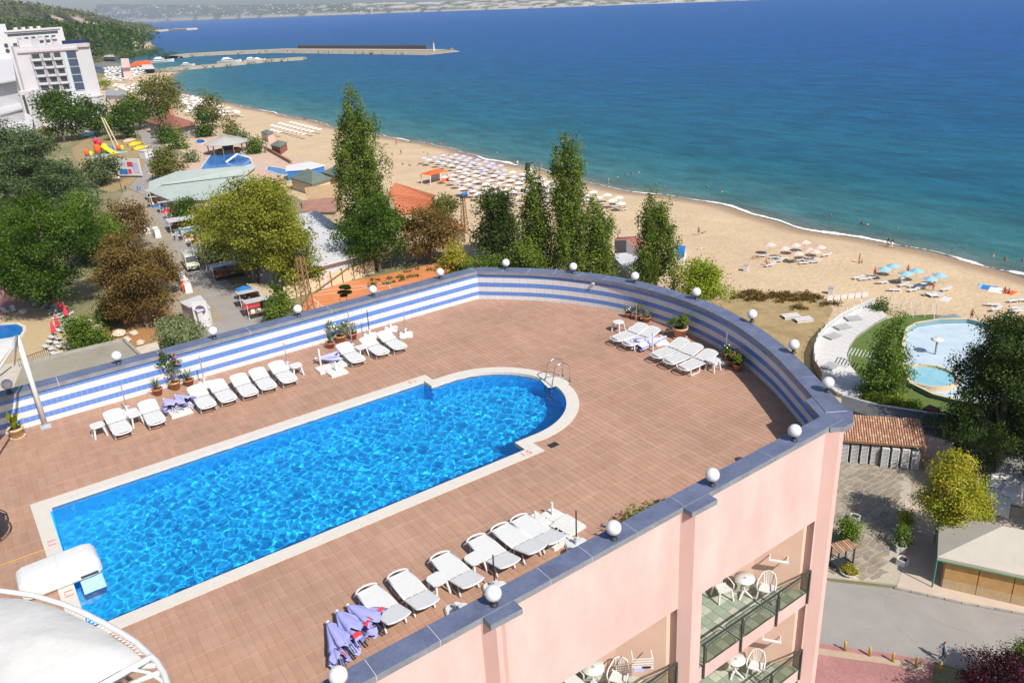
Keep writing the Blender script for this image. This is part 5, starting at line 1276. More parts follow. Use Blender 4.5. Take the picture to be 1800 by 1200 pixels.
for j in range(nrow):
    for i in range(ncol):
        x = 0.12 + i * 0.235; y = 0.0 + j * D_ / nrow; z = 2.61 + y * 1.1 / D_ + 0.02
        if cnt < 300 and i < 40:
            o = bpy.data.objects.new('clay_tile', rng.choice(ctm)); col.objects.link(o); o.parent = t; o.location = (x, y, z); o.rotation_euler = (sl - 0.02, 0, rng.uniform(-0.03, 0.03)); cnt += 1
        else:
            vs = []
            for yy, r_ in ((0, 0.10), (0.44, 0.085)):
                for k in range(6): a = math.pi * k / 5; vs.append((x + r_ * math.cos(a), y + yy, z + yy * 0.3 + r_ * 0.8 * math.sin(a)))
            rest.add(vs, [(k, k + 1, k + 7, k + 6) for k in range(5)], rng.choice((0, 0, 1, 2)))
if rest.v: tag(rest.build('clay_tile_rows', M_CT, t), kind='stuff')
for k in range(5):
    b = MB(); b.box((Ls * k / 4 if k else 0.1, 0.35, 0), (0.16, 0.16, 2.55)); b.build('post', M_WOOD, t)
b = MB(); b.box((Ls / 2, D_ - 0.1, 0), (Ls, 0.2, 3.5)); b.build('back_wall', M_HG, t)
tS = t
# dark flat roofs behind the shed
for i, (px, h, lab) in enumerate((([(1480, 694), (1512, 703), (1548, 712), (1700, 735), (1690, 752), (1545, 735), (1478, 716)], 3.4, 'dark tar roof strip behind the tiled shed, nearest the turf'),
                                ([(1480, 720), (1560, 728), (1690, 754), (1680, 775), (1560, 745), (1488, 738)], 3.0, 'second dark tar roof strip just behind the clay tiles'))):
    t = flat_roof('tar_roof', lab, 'roof', px, h, M_TAR, M_HG, thick=0.15)
    P = [at(p[0], p[1], GZ + h + 0.08) - t.location for p in px]; b = MB()
    for a, c in zip(P[:4], P[1:4]): b.bar(a, c, 0.12, 0.14)
    b.build('edge_flashing', M_PAINT, t)
b = MB(); b.box((0, 0, 0), (1.2, 1.2, 2.4)); tag(b.build('red_booth', mat('dark_red', (0.12, 0.02, 0.02)), None, False, at(1632, 752)), 'small dark red booth in the pine shade at the end of the tar roofs', 'booth')
# beige tent
t = thing('beige_tent', 'beige hip roofed tent with ochre walls beside the tiled pavement', 'tent', (56.4, 23.6, GZ), 0)
E_ = [Vector((*W2(p, GZ + 3.0), 3.0)) - Vector((56.4, 23.6, 0)) for p in ((1648, 978), (1651, 903))]
d1 = (E_[1] - E_[0]); n1_ = Vector((d1.y, -d1.x, 0)).normalized(); far = [E_[0] + n1_ * 13, E_[1] + n1_ * 13]
ap1 = (E_[0] + E_[1]) / 2 + n1_ * 4.2 + Vector((0, 0, 2.0)); ap2 = (E_[0] + E_[1]) / 2 + n1_ * 9 + Vector((0, 0, 2.0))
b = MB(); b.add([E_[0], E_[1], far[1], far[0], ap1, ap2], [(0, 4, 1)[::-1], (1, 4, 5, 2)[::-1], (0, 3, 5, 4)[::-1], (3, 2, 5)]); 
b.add([E_[0], E_[1], far[1], far[0]] + [v - Vector((0, 0, 0.28)) for v in (E_[0], E_[1], far[1], far[0])], [(0, 1, 5, 4), (1, 2, 6, 5), (2, 3, 7, 6), (3, 0, 4, 7)])
b.build('roof', M_BEIGE, t)
b = MB(); fr = [E_[0], E_[1], far[1], far[0]]
for i in range(4): b.bar(fr[i] - Vector((0, 0, 0.3)), fr[(i + 1) % 4] - Vector((0, 0, 0.3)), 0.1, 0.1)
for v in fr: b.bar(v - Vector((0, 0, 0.3)), Vector((v.x, v.y, 0)), 0.1, 0.1)
b.build('frame', mat('green_paint', (0.08, 0.25, 0.12)), t)
c = sum(fr, Vector()) / 4; I_ = [c.lerp(v, 0.9) for v in fr]
for i in range(4):
    a, d = I_[i], I_[(i + 1) % 4]; L_ = (d - a).length; n = 5
    for k in range(n):
        p, q_ = a.lerp(d, k / n), a.lerp(d, (k + 1) / n); m_ = (p + q_) / 2; ang = math.atan2((q_ - p).y, (q_ - p).x)
        b = MB(); b.box((m_.x, m_.y, 0.9), (L_ / n - 0.06, 0.08, 1.75), ang); b.build('wall_panel', M_OCHRE, t)
        b = MB(); b.box((m_.x, m_.y, 0.0), (L_ / n - 0.04, 0.14, 0.88), ang); b.build('low_wall', mat('low_wall', (0.45, 0.33, 0.19), scale=3) if k == 0 and i == 0 else bpy.data.materials['low_wall'], t)
# planters and hedges in the courtyard
pb_ = MB(); pb_.box((0, 0, 0), (0.78, 0.78, 0.6), top=1.0); pb_.box((0, 0, 0.6), (0.6, 0.6, 0.012), mi=1)
pme = pb_.mesh('planter_box', [M_PAINT, M_SOIL])
def planter(px, py, lab, rz=0.1, plant=None, s=1.0):
    t = thing('planter', lab, 'planter', at(px, py), rz)
    b = MB()
    for a in range(4):
        b.box((0.36 * math.cos(a * math.pi / 2), 0.36 * math.sin(a * math.pi / 2), 0), (0.08, 0.8, 0.62), a * math.pi / 2)
    b.build('box', M_PAINT, t); b = MB(); b.box((0, 0, 0), (0.66, 0.66, 0.5)); b.build('soil', M_SOIL, t)
    return t
planter(1586, 992, 'empty white square planter, the one nearest the street')
planter(1583, 968, 'empty white square planter, second from the street', 0.6)
planter(1591, 950, 'white square planter with the lowest clipped bush growing in it')
planter(1590, 918, 'white square planter under the taller clipped bush')
planter(1502, 916, 'small white planter standing alone beside the green shrub', 0.3)
planter(1549, 814, 'white square planter in front of the stacked loungers')
T_('clipped_bush', 1587, 955, 922, 22, 'green', 'column', 'lower clipped conical bush in the row along the tent', 'shrub', seed=91, z=GZ + 0.45)
T_('clipped_bush', 1590, 925, 893, 22, 'bright', 'column', 'upper clipped bush in the row, half in the maple shade', 'shrub', seed=92, z=GZ + 0.45)
t = thing('round_flower_bowl', 'low round white bowl full of yellow green plants by the street', 'planter', at(1492, 1007))
b = MB(); b.lathe([(0.55, 0), (0.8, 0.3), (0.74, 0.3), (0.72, 0.26), (0.01, 0.26)], 20); b.build('bowl', M_PAINT, t, True)
Rr = np.random.RandomState(4); V, Q, T = leaves(Rr, [((0, 0, 0.4), (0.62, 0.62, 0.25))], 2600, 0.12, 0.09); o = bpy.data.objects.new('plants', npmesh('bowl_plants', V, Q, LM['yellow'], T)); col.objects.link(o); o.parent = t
t = thing('tiled_stand', 'little stand with a clay tile top on dark legs at the hotel corner', 'stand', at(1478, 996), -0.3)
for sx in (-0.75, 0.75):
    for sy in (-0.45, 0.45): b = MB(); b.box((sx, sy, 0), (0.1, 0.1, 2.0)); b.build('leg', M_DARK, t)
for i in range(8):
    o = bpy.data.objects.new('clay_tile', ctm[i % 3]); col.objects.link(o); o.parent = t; o.location = (-0.85 + i * 0.24, -0.6, 2.05); o.rotation_euler = (0.1, 0, 0); o.scale = (1, 2.6, 1)
b = MB(); b.box((0, 0, 0.5), (1.5, 0.9, 0.06)); b.build('shelf', M_DARK, t)
# kerb
kp = [at(*p) for p in ((1480, 1022), (1572, 1034), (1690, 1060), (1900, 1098))]; kt = thing('kerb', 'raised kerb', 'kerb', kp[0]); del kt['label'], kt['category']; kt['kind'] = 'structure'
for a, c in zip(kp[1:], kp[2:]):
    n = int((c - a).length / 1.0)
    for i in range(n):
        p, q_ = a.lerp(c, (i + 0.02) / n) - kp[0], a.lerp(c, (i + 0.98) / n) - kp[0]; b = MB(); b.bar(p + Vector((0, 0, 0.05)), q_ + Vector((0, 0, 0.05)), 0.2, 0.16); b.build('kerb_stone', M_CONC, kt)
# bollards
bl = MB(); bl.lathe([(0.09, 0), (0.09, 0.74), (0.06, 0.82), (0.01, 0.84)], 12)
blm = bl.mesh('bollard', mat('yellow_bollard', (0.50, 0.36, 0.06), rough=0.5), True)
for i, (x, y) in enumerate([(1485, 1142), (1528, 1152), (1569, 1162), (1610, 1170), (1652, 1180)]):
    o = bpy.data.objects.new('bollard', blm); col.objects.link(o); o.location = at(x, y, GZ + 0.1)
    tag(o, ['yellow bollard nearest the pink hotel corner', 'yellow bollard second from the pink hotel corner', 'yellow bollard third from the pink hotel corner', 'yellow bollard fourth from the corner, before the walking person', 'yellow bollard in the shadow of the purple tree'][i], 'bollard', 'yellow bollards along the street edge')
# white covered furniture in the shade
Rr = np.random.RandomState(21)
for i, (x, y, w_, d_, h) in enumerate([(1752, 855, 2.6, 1.6, 0.9), (1765, 838, 3.0, 1.5, 0.95), (1775, 872, 3.2, 2.0, 1.0), (1748, 880, 2.4, 1.3, 0.9), (1790, 850, 2.6, 1.5, 0.9), (1760, 895, 2.8, 1.3, 0.9)]):
    b = MB(); n = 8; vs = []
    for a in range(n + 1):
        for c in range(n + 1):
            u, v = a / n - 0.5, c / n - 0.5; e = max(abs(u), abs(v)); z = h * (1 if e < 0.4 else 0.15) + Rr.uniform(-0.06, 0.06); vs.append((u * w_, v * d_, max(0.02, z)))
    b.add(vs, [(a * (n + 1) + c, (a + 1) * (n + 1) + c, (a + 1) * (n + 1) + c + 1, a * (n + 1) + c + 1) for a in range(n) for c in range(n)])
    tag(b.build('covered_table', M_WF, None, True, at(x, y), 0.4), ['white cloth covered table in the pine shade, nearest the maple', 'white cloth covered table farthest up in the pine shade', 'wide white covered table above the tent roof', 'small white covered table beside the maple leaves', 'white covered table nearest the right edge', 'white covered table touching the tent roof edge'][i], 'table', 'white covered tables in the pine shade')

# ---------------- paddling pool with its boarded terrace
pp = [W2(p) for p in [(1594, 585), (1612, 575), (1650, 569), (1700, 568), (1735, 577), (1790, 600), (1850, 660), (1800, 720), (1700, 715), (1640, 700), (1600, 680), (1585, 640), (1588, 610)]]
turf = area('turf', [(1490, 612), (1500, 590), (1530, 568), (1580, 556), (1640, 553), (1700, 561), (1760, 580), (1860, 640), (1860, 740), (1700, 742), (1622, 722), (1560, 700), (1530, 700), (1505, 660), (1490, 630)], M_TURF, 0.05)
c = Vector((sum(p[0] for p in pp) / len(pp), sum(p[1] for p in pp) / len(pp), GZ))
t = thing('paddling_pool', 'large empty pale blue paddling pool beyond the end of the roof', 'pool', c)
L_ = [(x - c.x, y - c.y) for x, y in pp]
b = MB(); n = len(L_)
b.sheet([(x * 0.99, y * 0.99) for x, y in L_], 0.07); b.build('floor', M_PALEP, t)
b = MB(); b.add([(x, y, 0.06) for x, y in L_] + [(x * 1.0, y * 1.0, 0.65) for x, y in L_], [(i, (i + 1) % n, (i + 1) % n + n, i + n) for i in range(n)]); b.build('side_wall', M_TEALP, t)
b = MB()
for i in range(n): b.bar((L_[i][0] * 1.01, L_[i][1] * 1.01, 0.66), (L_[(i + 1) % n][0] * 1.01, L_[(i + 1) % n][1] * 1.01, 0.66), 0.35, 0.06)
b.build('rim', M_YWALL, t)
P = at(1643.8, 622.5, GZ + 0.07); t = thing('mushroom_fountain', 'white mushroom shaped fountain standing in the empty paddling pool', 'fountain', P)
b = MB(); b.tube([(0, 0, 0), (0, 0, 2.1)], 0.12, 10); b.build('stem', M_CONC, t)
b = MB(); b.lathe([(0.75, 2.0), (0.78, 2.03), (0.5, 2.16), (0.15, 2.22), (0.01, 2.3)], 24); b.build('cap', M_PAINT, t, True)
P = at(1632, 668); rr = 47 * m_px(P)
t = thing('round_paddling_pool', 'small round pool with shallow water beside the large empty one', 'pool', P)
b = MB(); b.lathe([(rr, 0), (rr, 0.7), (rr - 0.25, 0.7), (rr - 0.25, 0.35)], 32); b.build('rim', M_YWALL, t); b = MB(); b.sheet([((rr - 0.27) * math.cos(k * math.pi / 16), (rr - 0.27) * math.sin(k * math.pi / 16)) for k in range(32)], 0.40); b.build('water', M_PALEW, t)
# boarded terrace: radial boards between fence and turf
fo = [at(*p, GZ + 0.5) for p in [(1537, 533), (1510, 545), (1480, 560), (1455, 578), (1438, 598), (1430, 620), (1431, 645), (1445, 668), (1472, 690), (1500, 697)]]
fi = [at(*p, GZ + 0.5) for p in [(1560, 555), (1545, 562), (1525, 575), (1505, 590), (1494, 606), (1488, 622), (1492, 638), (1505, 655), (1525, 675), (1540, 688)]]
t = thing('boarded_terrace', 'curved terrace of whitewashed boards around the turf', 'terrace', (fo[0].x, fo[0].y, GZ)); o0 = Vector((fo[0].x, fo[0].y, GZ)); cntb = 0
FO, FI = resample_even([p - o0 for p in fo], 0.24), None
LI = [p - o0 for p in fi]; 
def frac_path(path, k):
    L = sum((b - a).length for a, b in zip(path, path[1:])); return along(path, L * k)
nb = len(FO)
brd = MB()
for i in range(nb - 1):
    k0, k1 = (i + 0.06) / nb, (i + 0.94) / nb; a0, a1 = frac_path([p - o0 for p in fo], k0), frac_path([p - o0 for p in fo], k1); c0, c1 = frac_path(LI, k0), frac_path(LI, k1)
    z = 0.5 + rng.uniform(-0.01, 0.01); b = MB(); b.prism([(a0.x, a0.y), (a1.x, a1.y), (c1.x, c1.y), (c0.x, c0.y)], z - 0.05, z); b.build('board', M_WBOARD, t)
b = MB(); P_ = [(p.x, p.y) for p in [q_ - o0 for q_ in fo]] + [(p.x, p.y) for p in LI[::-1]]; b.prism(P_, 0.0, 0.43); b.build('substructure', M_CONC, t)
# platforms on the terrace
for i, (x, y) in enumerate([(1500, 561), (1481, 576), (1464, 592), (1460, 645)]):
    b = MB()
    for k in range(7): b.box((-0.9 + 0.3 * k, 0, 0.18), (0.26, 1.5, 0.05))
    b.box((0, 0.6, 0), (2.0, 0.1, 0.18)); b.box((0, -0.6, 0), (2.0, 0.1, 0.18))
    tag(b.build('lounge_platform', mat('grey_board', (0.36, 0.37, 0.38), (0.46, 0.46, 0.46), scale=2) if i == 0 else bpy.data.materials['grey_board'], None, False, at(x, y, GZ + 0.515), -0.5 + 0.2 * i), ['farthest grey slatted platform on the whitewashed terrace', 'second grey slatted platform on the whitewashed terrace', 'pale slatted platform in the middle of the curved terrace', 'slatted platform nearest the roof corner'][i], 'platform', 'slatted platforms on the curved terrace')
# picket fence following the terrace
t = thing('white_fence', 'curved white picket fence around the boarded terrace', 'fence', o0); path = [p - o0 for p in fo[:8]]; Lf = sum((b - a).length for a, b in zip(path, path[1:])); npk = int(Lf / 0.2)
for i in range(npk):
    p = along(path, Lf * i / npk); q_ = along(path, Lf * (i + 1) / npk); a = math.atan2(q_.y - p.y, q_.x - p.x)
    b = MB(); b.box((p.x, p.y, 0.0), (0.14, 0.04, 1.45 + (0.45 if i % 9 == 0 else 0)), a); o = b.build('picket' if i % 9 else 'post', M_PAINT if i < npk * 0.8 else M_WOOD, t)
b = MB(); pr = [along(path, Lf * i / 40) for i in range(41)]
for z in (0.6, 1.3): b.tube([(p.x, p.y, z) for p in pr], 0.035, 4)
b.build('rail', M_PAINT, t)
# shade structure of white wires over the beach edge
for i, (x, y) in enumerate([(1566, 545), (1585, 549), (1600, 553), (1613, 557), (1638, 558)]):
    P = at(x, y); b = MB(); s = 1.0
    for k in range(3):
        a = k * 2.1 + i; r_ = 0.9 * s; b.tube([(r_ * math.cos(a), r_ * math.sin(a), 0), (0.3 * math.cos(a + 1), 0.3 * math.sin(a + 1), 2.3), (r_ * math.cos(a + 2.1), r_ * math.sin(a + 2.1), 0)], 0.03, 4)
    tag(b.build('wire_stand', M_PAINT, None, False, P), 'bare white parasol frame standing at the beach edge of the turf', 'parasol frame', 'bare parasol frames beside the turf')
# pergola skeleton on the turf
t = thing('white_pergola', 'small white pergola skeleton on the turf beside the boards', 'pergola', at(1512, 650), 0.4)
for sx in (-1, 1):
    for sy in (-1.4, 1.4): b = MB(); b.box((sx, sy, 0), (0.1, 0.1, 2.2)); b.build('post', M_PAINT, t)
for k in range(8): b = MB(); b.box((0, -1.4 + 0.4 * k, 2.2), (2.2, 0.07, 0.1)); b.build('slat', M_PAINT, t)
# pallets on dune strip, bins
for i, (x, y) in enumerate([(1390, 558), (1412, 564)]):
    b = MB()
    for k in range(8): b.box((-1.1 + 0.31 * k, 0, 0.35), (0.27, 1.5, 0.05))
    b.box((0, 0.6, 0), (2.4, 0.12, 0.35)); b.box((0, -0.6, 0), (2.4, 0.12, 0.35))
    tag(b.build('wooden_platform', M_WBOARD, None, False, at(x, y), -0.45), ['left weathered wooden platform on the dry dune', 'right weathered wooden platform on the dry dune'][i], 'platform')
for i, (x, y) in enumerate([(1460, 516), (1311, 476)]):
    t = thing('litter_bin', ['small white litter bin by the fence corner on the sand', 'small white litter bin alone on the sand'][i], 'bin', at(x, y), 0.5)
    b = MB(); b.box((0, 0, 0), (0.7, 0.7, 0.95), top=1.08); b.build('body', M_PAINT, t); b = MB(); b.box((0, 0, 0.95), (0.8, 0.8, 0.1)); b.build('lid', M_HG, t)
A_ = at(1490, 525); b = MB()
for k in range(6): b.box((k * 1.1 - 2.8, 0, 0), (0.96, 0.1, 0.8))
tag(b.build('low_screen', M_WBOARD, None, False, A_, -0.5), 'low row of whitewashed boards on the sand beyond the picket fence', 'screen')

# ---------------- beach house by the lone poplar
t = thing('beach_house', 'white house with a dark red gable roof left of the lone poplar', 'house', at(1105, 468), 0)
Pg = [at(p[0], p[1], GZ + h) - Vector((t.location.x, t.location.y, GZ)) for p, h in (((1080, 422), 4.2), ((1101, 421), 5.2), ((1122, 438), 3.6), ((1140, 432), 3.6), ((1122, 415), 5.2), ((1084, 417), 4.2))]
b = MB(); b.add([tuple(p) for p in Pg], [(0, 1, 4, 5), (1, 2, 3, 4)]); b.build('roof', M_BROWNR, t)
b = MB(); G0 = [(p.x, p.y, 0) for p in Pg[:3]]; b.add(G0 + [(p.x, p.y, p.z - 0.05) for p in Pg[:3]], [(0, 1, 4, 3), (1, 2, 5, 4)]); b.build('wall', M_HG, t)
slab_roof('white_awning', 'white tilted awning in front of the house with the dark red roof', [(1076, 446), (1100, 478), (1120, 474), (1122, 451), (1100, 444)], [3.0, 2.4, 2.4, 3.0, 3.0], M_FABR, M_HW)
# life guard posts
for x, y, yt, lab in ((1197, 462, 430, 'lifeguard post with a curved blue canopy on the sand right of the lone poplar'), (930, 308, 285, 'white lifeguard post with a dark curved canopy at the water edge')):
    P = at(x, y); H = height(P, yt); t = thing('lifeguard_post', lab, 'lifeguard post', P, 0.5)
    b = MB(); b.box((0, 0, 0), (1.4, 1.4, H * 0.55), top=0.9); b.build('cabin', M_PAINT, t)
    b = MB(); sg = 6; vs = []
    for k in range(sg + 1):
        a = -0.2 + 1.5 * k / sg
        for s in (-0.8, 0.8): vs.append((-1.1 * math.cos(a) + 0.3, s, H * 0.5 + 1.5 * math.sin(a) * H / 3.2))
    b.add(vs, [(2 * k, 2 * k + 1, 2 * k + 3, 2 * k + 2) for k in range(sg)]); b.build('canopy', M_BLUEP if x > 1000 else M_DARK, t)
    b = MB(); b.tube([(0.6, 0.7, 0), (0.7, 0.7, H * 0.8)], 0.05, 5); b.tube([(0.6, -0.7, 0), (0.7, -0.7, H * 0.8)], 0.05, 5); b.build('post', M_PAINT, t)
# orange kiosk on the sand
t = thing('orange_kiosk', 'open kiosk with an orange roof at the left corner of the parasol field', 'kiosk', at(765, 320), 0.2)
b = MB(); b.add([(-3.4, -2, 2.6), (3.4, -2, 2.6), (3.4, 2, 2.6), (-3.4, 2, 2.6), (-1, 0, 3.4), (1, 0, 3.4)], [(0, 1, 5, 4), (2, 3, 4, 5), (1, 2, 5), (3, 0, 4)]); b.build('roof', M_ORF, t)
for sx in (-3.2, 0.4, 3.2):
    for sy in (-1.8, 1.8): b = MB(); b.box((sx, sy, 0), (0.2, 0.2, 2.55)); b.build('post', M_PAINT, t)
b = MB(); b.box((1.9, -1.7, 0), (2.6, 0.2, 1.0)); b.build('counter', M_ORF, t); b = MB(); b.box((1.9, 1.7, 0), (2.6, 0.15, 2.4)); b.build('back_panel', M_HW, t)

# ---------------- harbour: jetties, breakwater, light, boats
def mole(name, label, px, wpx, h, cap=True, wall=False):
    P = [at(*p, SZ) for p in px]; P = resample(P, 18); t = thing(name, label, 'jetty' if not wall else 'breakwater', (P[0].x, P[0].y, SZ)); o0 = P[0].copy()
    Rj = np.random.RandomState(3); L_ = [p - o0 for p in P]
    A1, A2 = offset(L_, wpx), offset(L_, -wpx); n = len(L_)
    rows = []
    for off, z in ((1.7, -1), (1.25, h * 0.45), (0.8, h), (-0.8, h), (-1.25, h * 0.45), (-1.7, -1)):
        Q_ = offset(L_, wpx * off); rows.append([(p.x + Rj.uniform(-1, 1), p.y + Rj.uniform(-1, 1), z + (Rj.uniform(-0.5, 0.5) if abs(off) > 0.9 else 0)) for p in Q_])
    b = MB(); b.add([v for r_ in rows for v in r_], [(k * n + i, k * n + i + 1, (k + 1) * n + i + 1, (k + 1) * n + i) for k in range(5) for i in range(n - 1)] + [tuple(k * n + n - 1 for k in range(6))]); b.build('rubble_mound', M_ROCK, t)
    if cap:
        b = MB(); C1, C2 = offset(L_, wpx * 0.55), offset(L_, -wpx * 0.55)
        b.add([(p.x, p.y, h + 0.05) for p in C1] + [(p.x, p.y, h + 0.3) for p in C1] + [(p.x, p.y, h + 0.3) for p in C2] + [(p.x, p.y, h + 0.05) for p in C2], [(k * n + i, k * n + i + 1, (k + 1) % 4 * n + i + 1, (k + 1) % 4 * n + i) for k in range(4) for i in range(n - 1)]); b.build('walkway', mat('walkway', (0.40, 0.33, 0.24), (0.48, 0.41, 0.31), scale=0.05, world=True), t)
    # boulders
    b = MB()
    for i in range(160):
        k = Rj.randint(0, n - 1); p = L_[k]; s = Rj.uniform(0.8, 1.9); q_ = offset(L_, wpx * Rj.choice([-1.35, 1.35]) )[k]; b.box((q_.x + Rj.uniform(-6, 6), q_.y + Rj.uniform(-3, 3), Rj.uniform(-0.3, h * 0.5)), (s, s, s), Rj.uniform(0, 3))
    tag(b.build('boulders', M_ROCK, t), kind='stuff')
    return t, L_, o0
mole('inner_jetty', 'inner rubble jetty running out from the sand', [(296, 124), (330, 122), (400, 116), (470, 109), (536, 105)], 5.5, 2.2)
t, L_, o0 = mole('outer_breakwater', 'long outer breakwater with a dark parapet wall', [(300, 103), (330, 99), (400, 95), (500, 91), (600, 92), (700, 93), (780, 94)], 13, 2.6)
seg_ = L_[int(len(L_) * 0.42):int(len(L_) * 0.93)]; O2 = offset(seg_, 9); 
if O2[0].y < seg_[0].y: O2 = offset(seg_, -9)
b = MB()
for a, c in zip(O2, O2[1:]): b.bar((a.x, a.y, 4.2), (c.x, c.y, 4.2), 1.4, 4.2)
b.build('parapet_wall', mat('dark_concrete', (0.13, 0.11, 0.10), rough=0.9), t)
P = at(763, 90, SZ + 2.6); H = height(P, 73); t = thing('harbour_light', 'slim red and white harbour light at the breakwater end', 'harbour light', P)
b = MB(); b.lathe([(0.9, 0), (0.6, H * 0.5), (0.6, H * 0.85)], 10); b.build('column', M_PAINT, t); b = MB(); b.lathe([(1.0, H * 0.85), (1.0, H * 0.88), (0.5, H * 0.9), (0.5, H), (0.1, H * 1.05)], 10); b.build('lantern', M_REDF, t)
def yacht(px, py, L, lab, rz):
    t = thing('motor_yacht', lab, 'boat', at(px, py, SZ), rz); b = MB(); secs = []
    for k, (x, w_, hb) in enumerate(((-0.5, 0.8, 0.9), (-0.2, 1.0, 0.9), (0.2, 0.9, 1.0), (0.4, 0.5, 1.15), (0.5, 0.05, 1.3))):
        W_ = L * 0.14 * w_; secs.append([(x * L, -W_, L * 0.1 * hb), (x * L, -W_ * 0.6, -0.3), (x * L, W_ * 0.6, -0.3), (x * L, W_, L * 0.1 * hb)])
    loft(b, secs); b.build('hull', M_PAINT, t); b = MB(); b.box((-L * 0.1, 0, L * 0.09), (L * 0.5, L * 0.2, L * 0.09), top=0.8); b.box((-L * 0.12, 0, L * 0.18), (L * 0.3, L * 0.17, L * 0.05), top=0.7); b.build('cabin', M_PAINT, t)
    b = MB(); b.box((-L * 0.1, 0, L * 0.12), (L * 0.46, L * 0.207, L * 0.03)); b.build('window_band', M_GLASS, t); return t
yacht(404, 111, 24, 'largest white motor yacht moored at the inner jetty', -0.5)
yacht(444, 108, 18, 'white motor yacht right of the largest one', -0.4)
yacht(330, 116, 15, 'small white boat at the shoreward end of the inner jetty', -0.6)
yacht(285, 110, 26, 'white boat drawn up at the harbour slipway', -0.3)
yacht(455, 107, 14, 'small white boat with dark windows at the end of the moored row', -0.2)
# harbour sheds
flat_roof('harbour_block', 'pink and white block house at the harbour beach', 'building', [(212, 103), (226, 103), (229, 118), (214, 119)], 10, M_PKF, M_PKF)
slab_roof('red_harbour_roof', 'low harbour building with a red roof', [(222, 118), (268, 113), (262, 106), (238, 108)], [3, 3, 5, 5], M_ORF, M_HW)
slab_roof('boat_house', 'white boat house with a dark gateway', [(248, 122), (272, 121), (268, 114), (250, 114)], [3, 3, 4.5, 4.5], M_HW, M_BLACK)
slab_roof('white_harbour_shed', 'long white shed under the hillside', [(183, 100), (202, 100), (200, 92), (184, 92)], [4, 4, 5, 5], M_HW, M_HG)
slab_roof('beach_restaurant', 'white framed beach restaurant with a grey roof beside the hotel', [(185, 168), (222, 168), (218, 160), (186, 157)], [4, 4, 4.5, 4.5], mat('grey_roof', (0.30, 0.30, 0.32)), M_HW)

# ---------------- hills and the far coast
M_HILL = mat('wooded_hill', (0.035, 0.065, 0.020), (0.15, 0.13, 0.055), rough=1, scale=0.012, world=True, bump=1.0, bscale=0.09, bdist=9, detail=12, fac=(0.42, 0.66))
t_ = M_HILL.node_tree; N_ = t_.nodes; L_ = t_.links; pbh = N_['Principled BSDF']; src = pbh.inputs['Base Color'].links[0].from_socket
a_ = N_.new('ShaderNodeAttribute'); a_.attribute_name = 'cliff'; mx = N_.new('ShaderNodeMix'); mx.data_type = 'RGBA'; mx.inputs[7].default_value = (0.50, 0.39, 0.28, 1)
L_.new(a_.outputs['Fac'], mx.inputs[0]); L_.new(src, mx.inputs[6]); L_.new(mx.outputs[2], pbh.inputs['Base Color'])
def hill(name, base, ridge, depth, m, cliff=None, nrow=14, nsub=6, amp=6.0, seed=0):
    B = []; Rg = []
    for i in range(len(base) - 1):
        for k in range(nsub): B.append((lerp(base[i][0], base[i + 1][0], k / nsub), lerp(base[i][1], base[i + 1][1], k / nsub))); Rg.append((lerp(ridge[i][0], ridge[i + 1][0], k / nsub), lerp(ridge[i][1], ridge[i + 1][1], k / nsub)))
    B.append(base[-1]); Rg.append(ridge[-1]); n = len(B); V = []; CL = []
    for i in range(n):
        P0 = at(*B[i], GZ - 1); dr = (P0 - CAM); dr.z = 0; dn = dr.normalized(); d0 = dr.length
        # ridge point at depth along the ray through the ridge pixel
        r = ray(*Rg[i]); h2 = Vector((r.x, r.y, 0)); dd = (d0 + depth * (0.75 + 0.25 * math.sin(i * 0.7))); tt = dd / h2.length; P1 = CAM + r * tt
        for j in range(nrow + 3):
            k = min(1.0, j / nrow); p = P0.lerp(P1, k); s = k ** 0.85 if j <= nrow else 1; z = lerp(P0.z, P1.z, s)
            if j > nrow: p = P1 + dn * depth * 0.5 * (j - nrow); z = P1.z - (P1.z - P0.z) * 0.45 * (j - nrow)
            else: z += amp * math.sin(math.pi * k) * 1.5 * mnoise.noise(Vector((p.x * 0.006 + seed, p.y * 0.006, 0))) + (amp * 0.35 * mnoise.noise(Vector((p.x * 0.03, p.y * 0.03, seed))) if 0 < j else 0)
            V.append((p.x, p.y, z)); qx, qy = pix((p.x, p.y, z)); CL.append(cliff(qx, qy, p) if cliff and j <= nrow else 0)
    m_ = nrow + 3; idx = np.arange(n * m_).reshape(n, m_)
    Q = np.stack([idx[:-1, :-1], idx[1:, :-1], idx[1:, 1:], idx[:-1, 1:]], -1).reshape(-1, 4)
    me = npmesh(name, np.array(V), Q, m); a = me.attributes.new('cliff', 'FLOAT', 'POINT'); a.data.foreach_set('value', np.clip(np.array(CL, dtype=np.float32), 0, 1)); flip_up(me)
    me.polygons.foreach_set('use_smooth', [True] * len(me.polygons)); o = bpy.data.objects.new(name, me); col.objects.link(o); o['kind'] = 'structure'; return o
def cl1(x, y, p):
    nse = mnoise.noise(Vector((p.x * 0.02, p.y * 0.02, 0))) * 0.5
    return (1.2 - math.hypot((x - 130) / 46, (y - 38 - (x - 130) * 0.12) / 8) + nse) * 2
def cl2(x, y, p):
    nse = mnoise.noise(Vector((p.x * 0.03, p.y * 0.03, 0))) * 0.5
    return (1.15 - math.hypot((x - 250) / 22, (y - 78) / 9) + nse) * 2
hill('far_hill', [(-300, 130), (-100, 100), (60, 80), (150, 72), (210, 66), (262, 60), (280, 57)], [(-300, -10), (-100, 0), (0, 4), (50, 9), (120, 18), (200, 40), (275, 55)], 900, M_HILL, cl1, seed=1, nrow=26, nsub=14, amp=14)
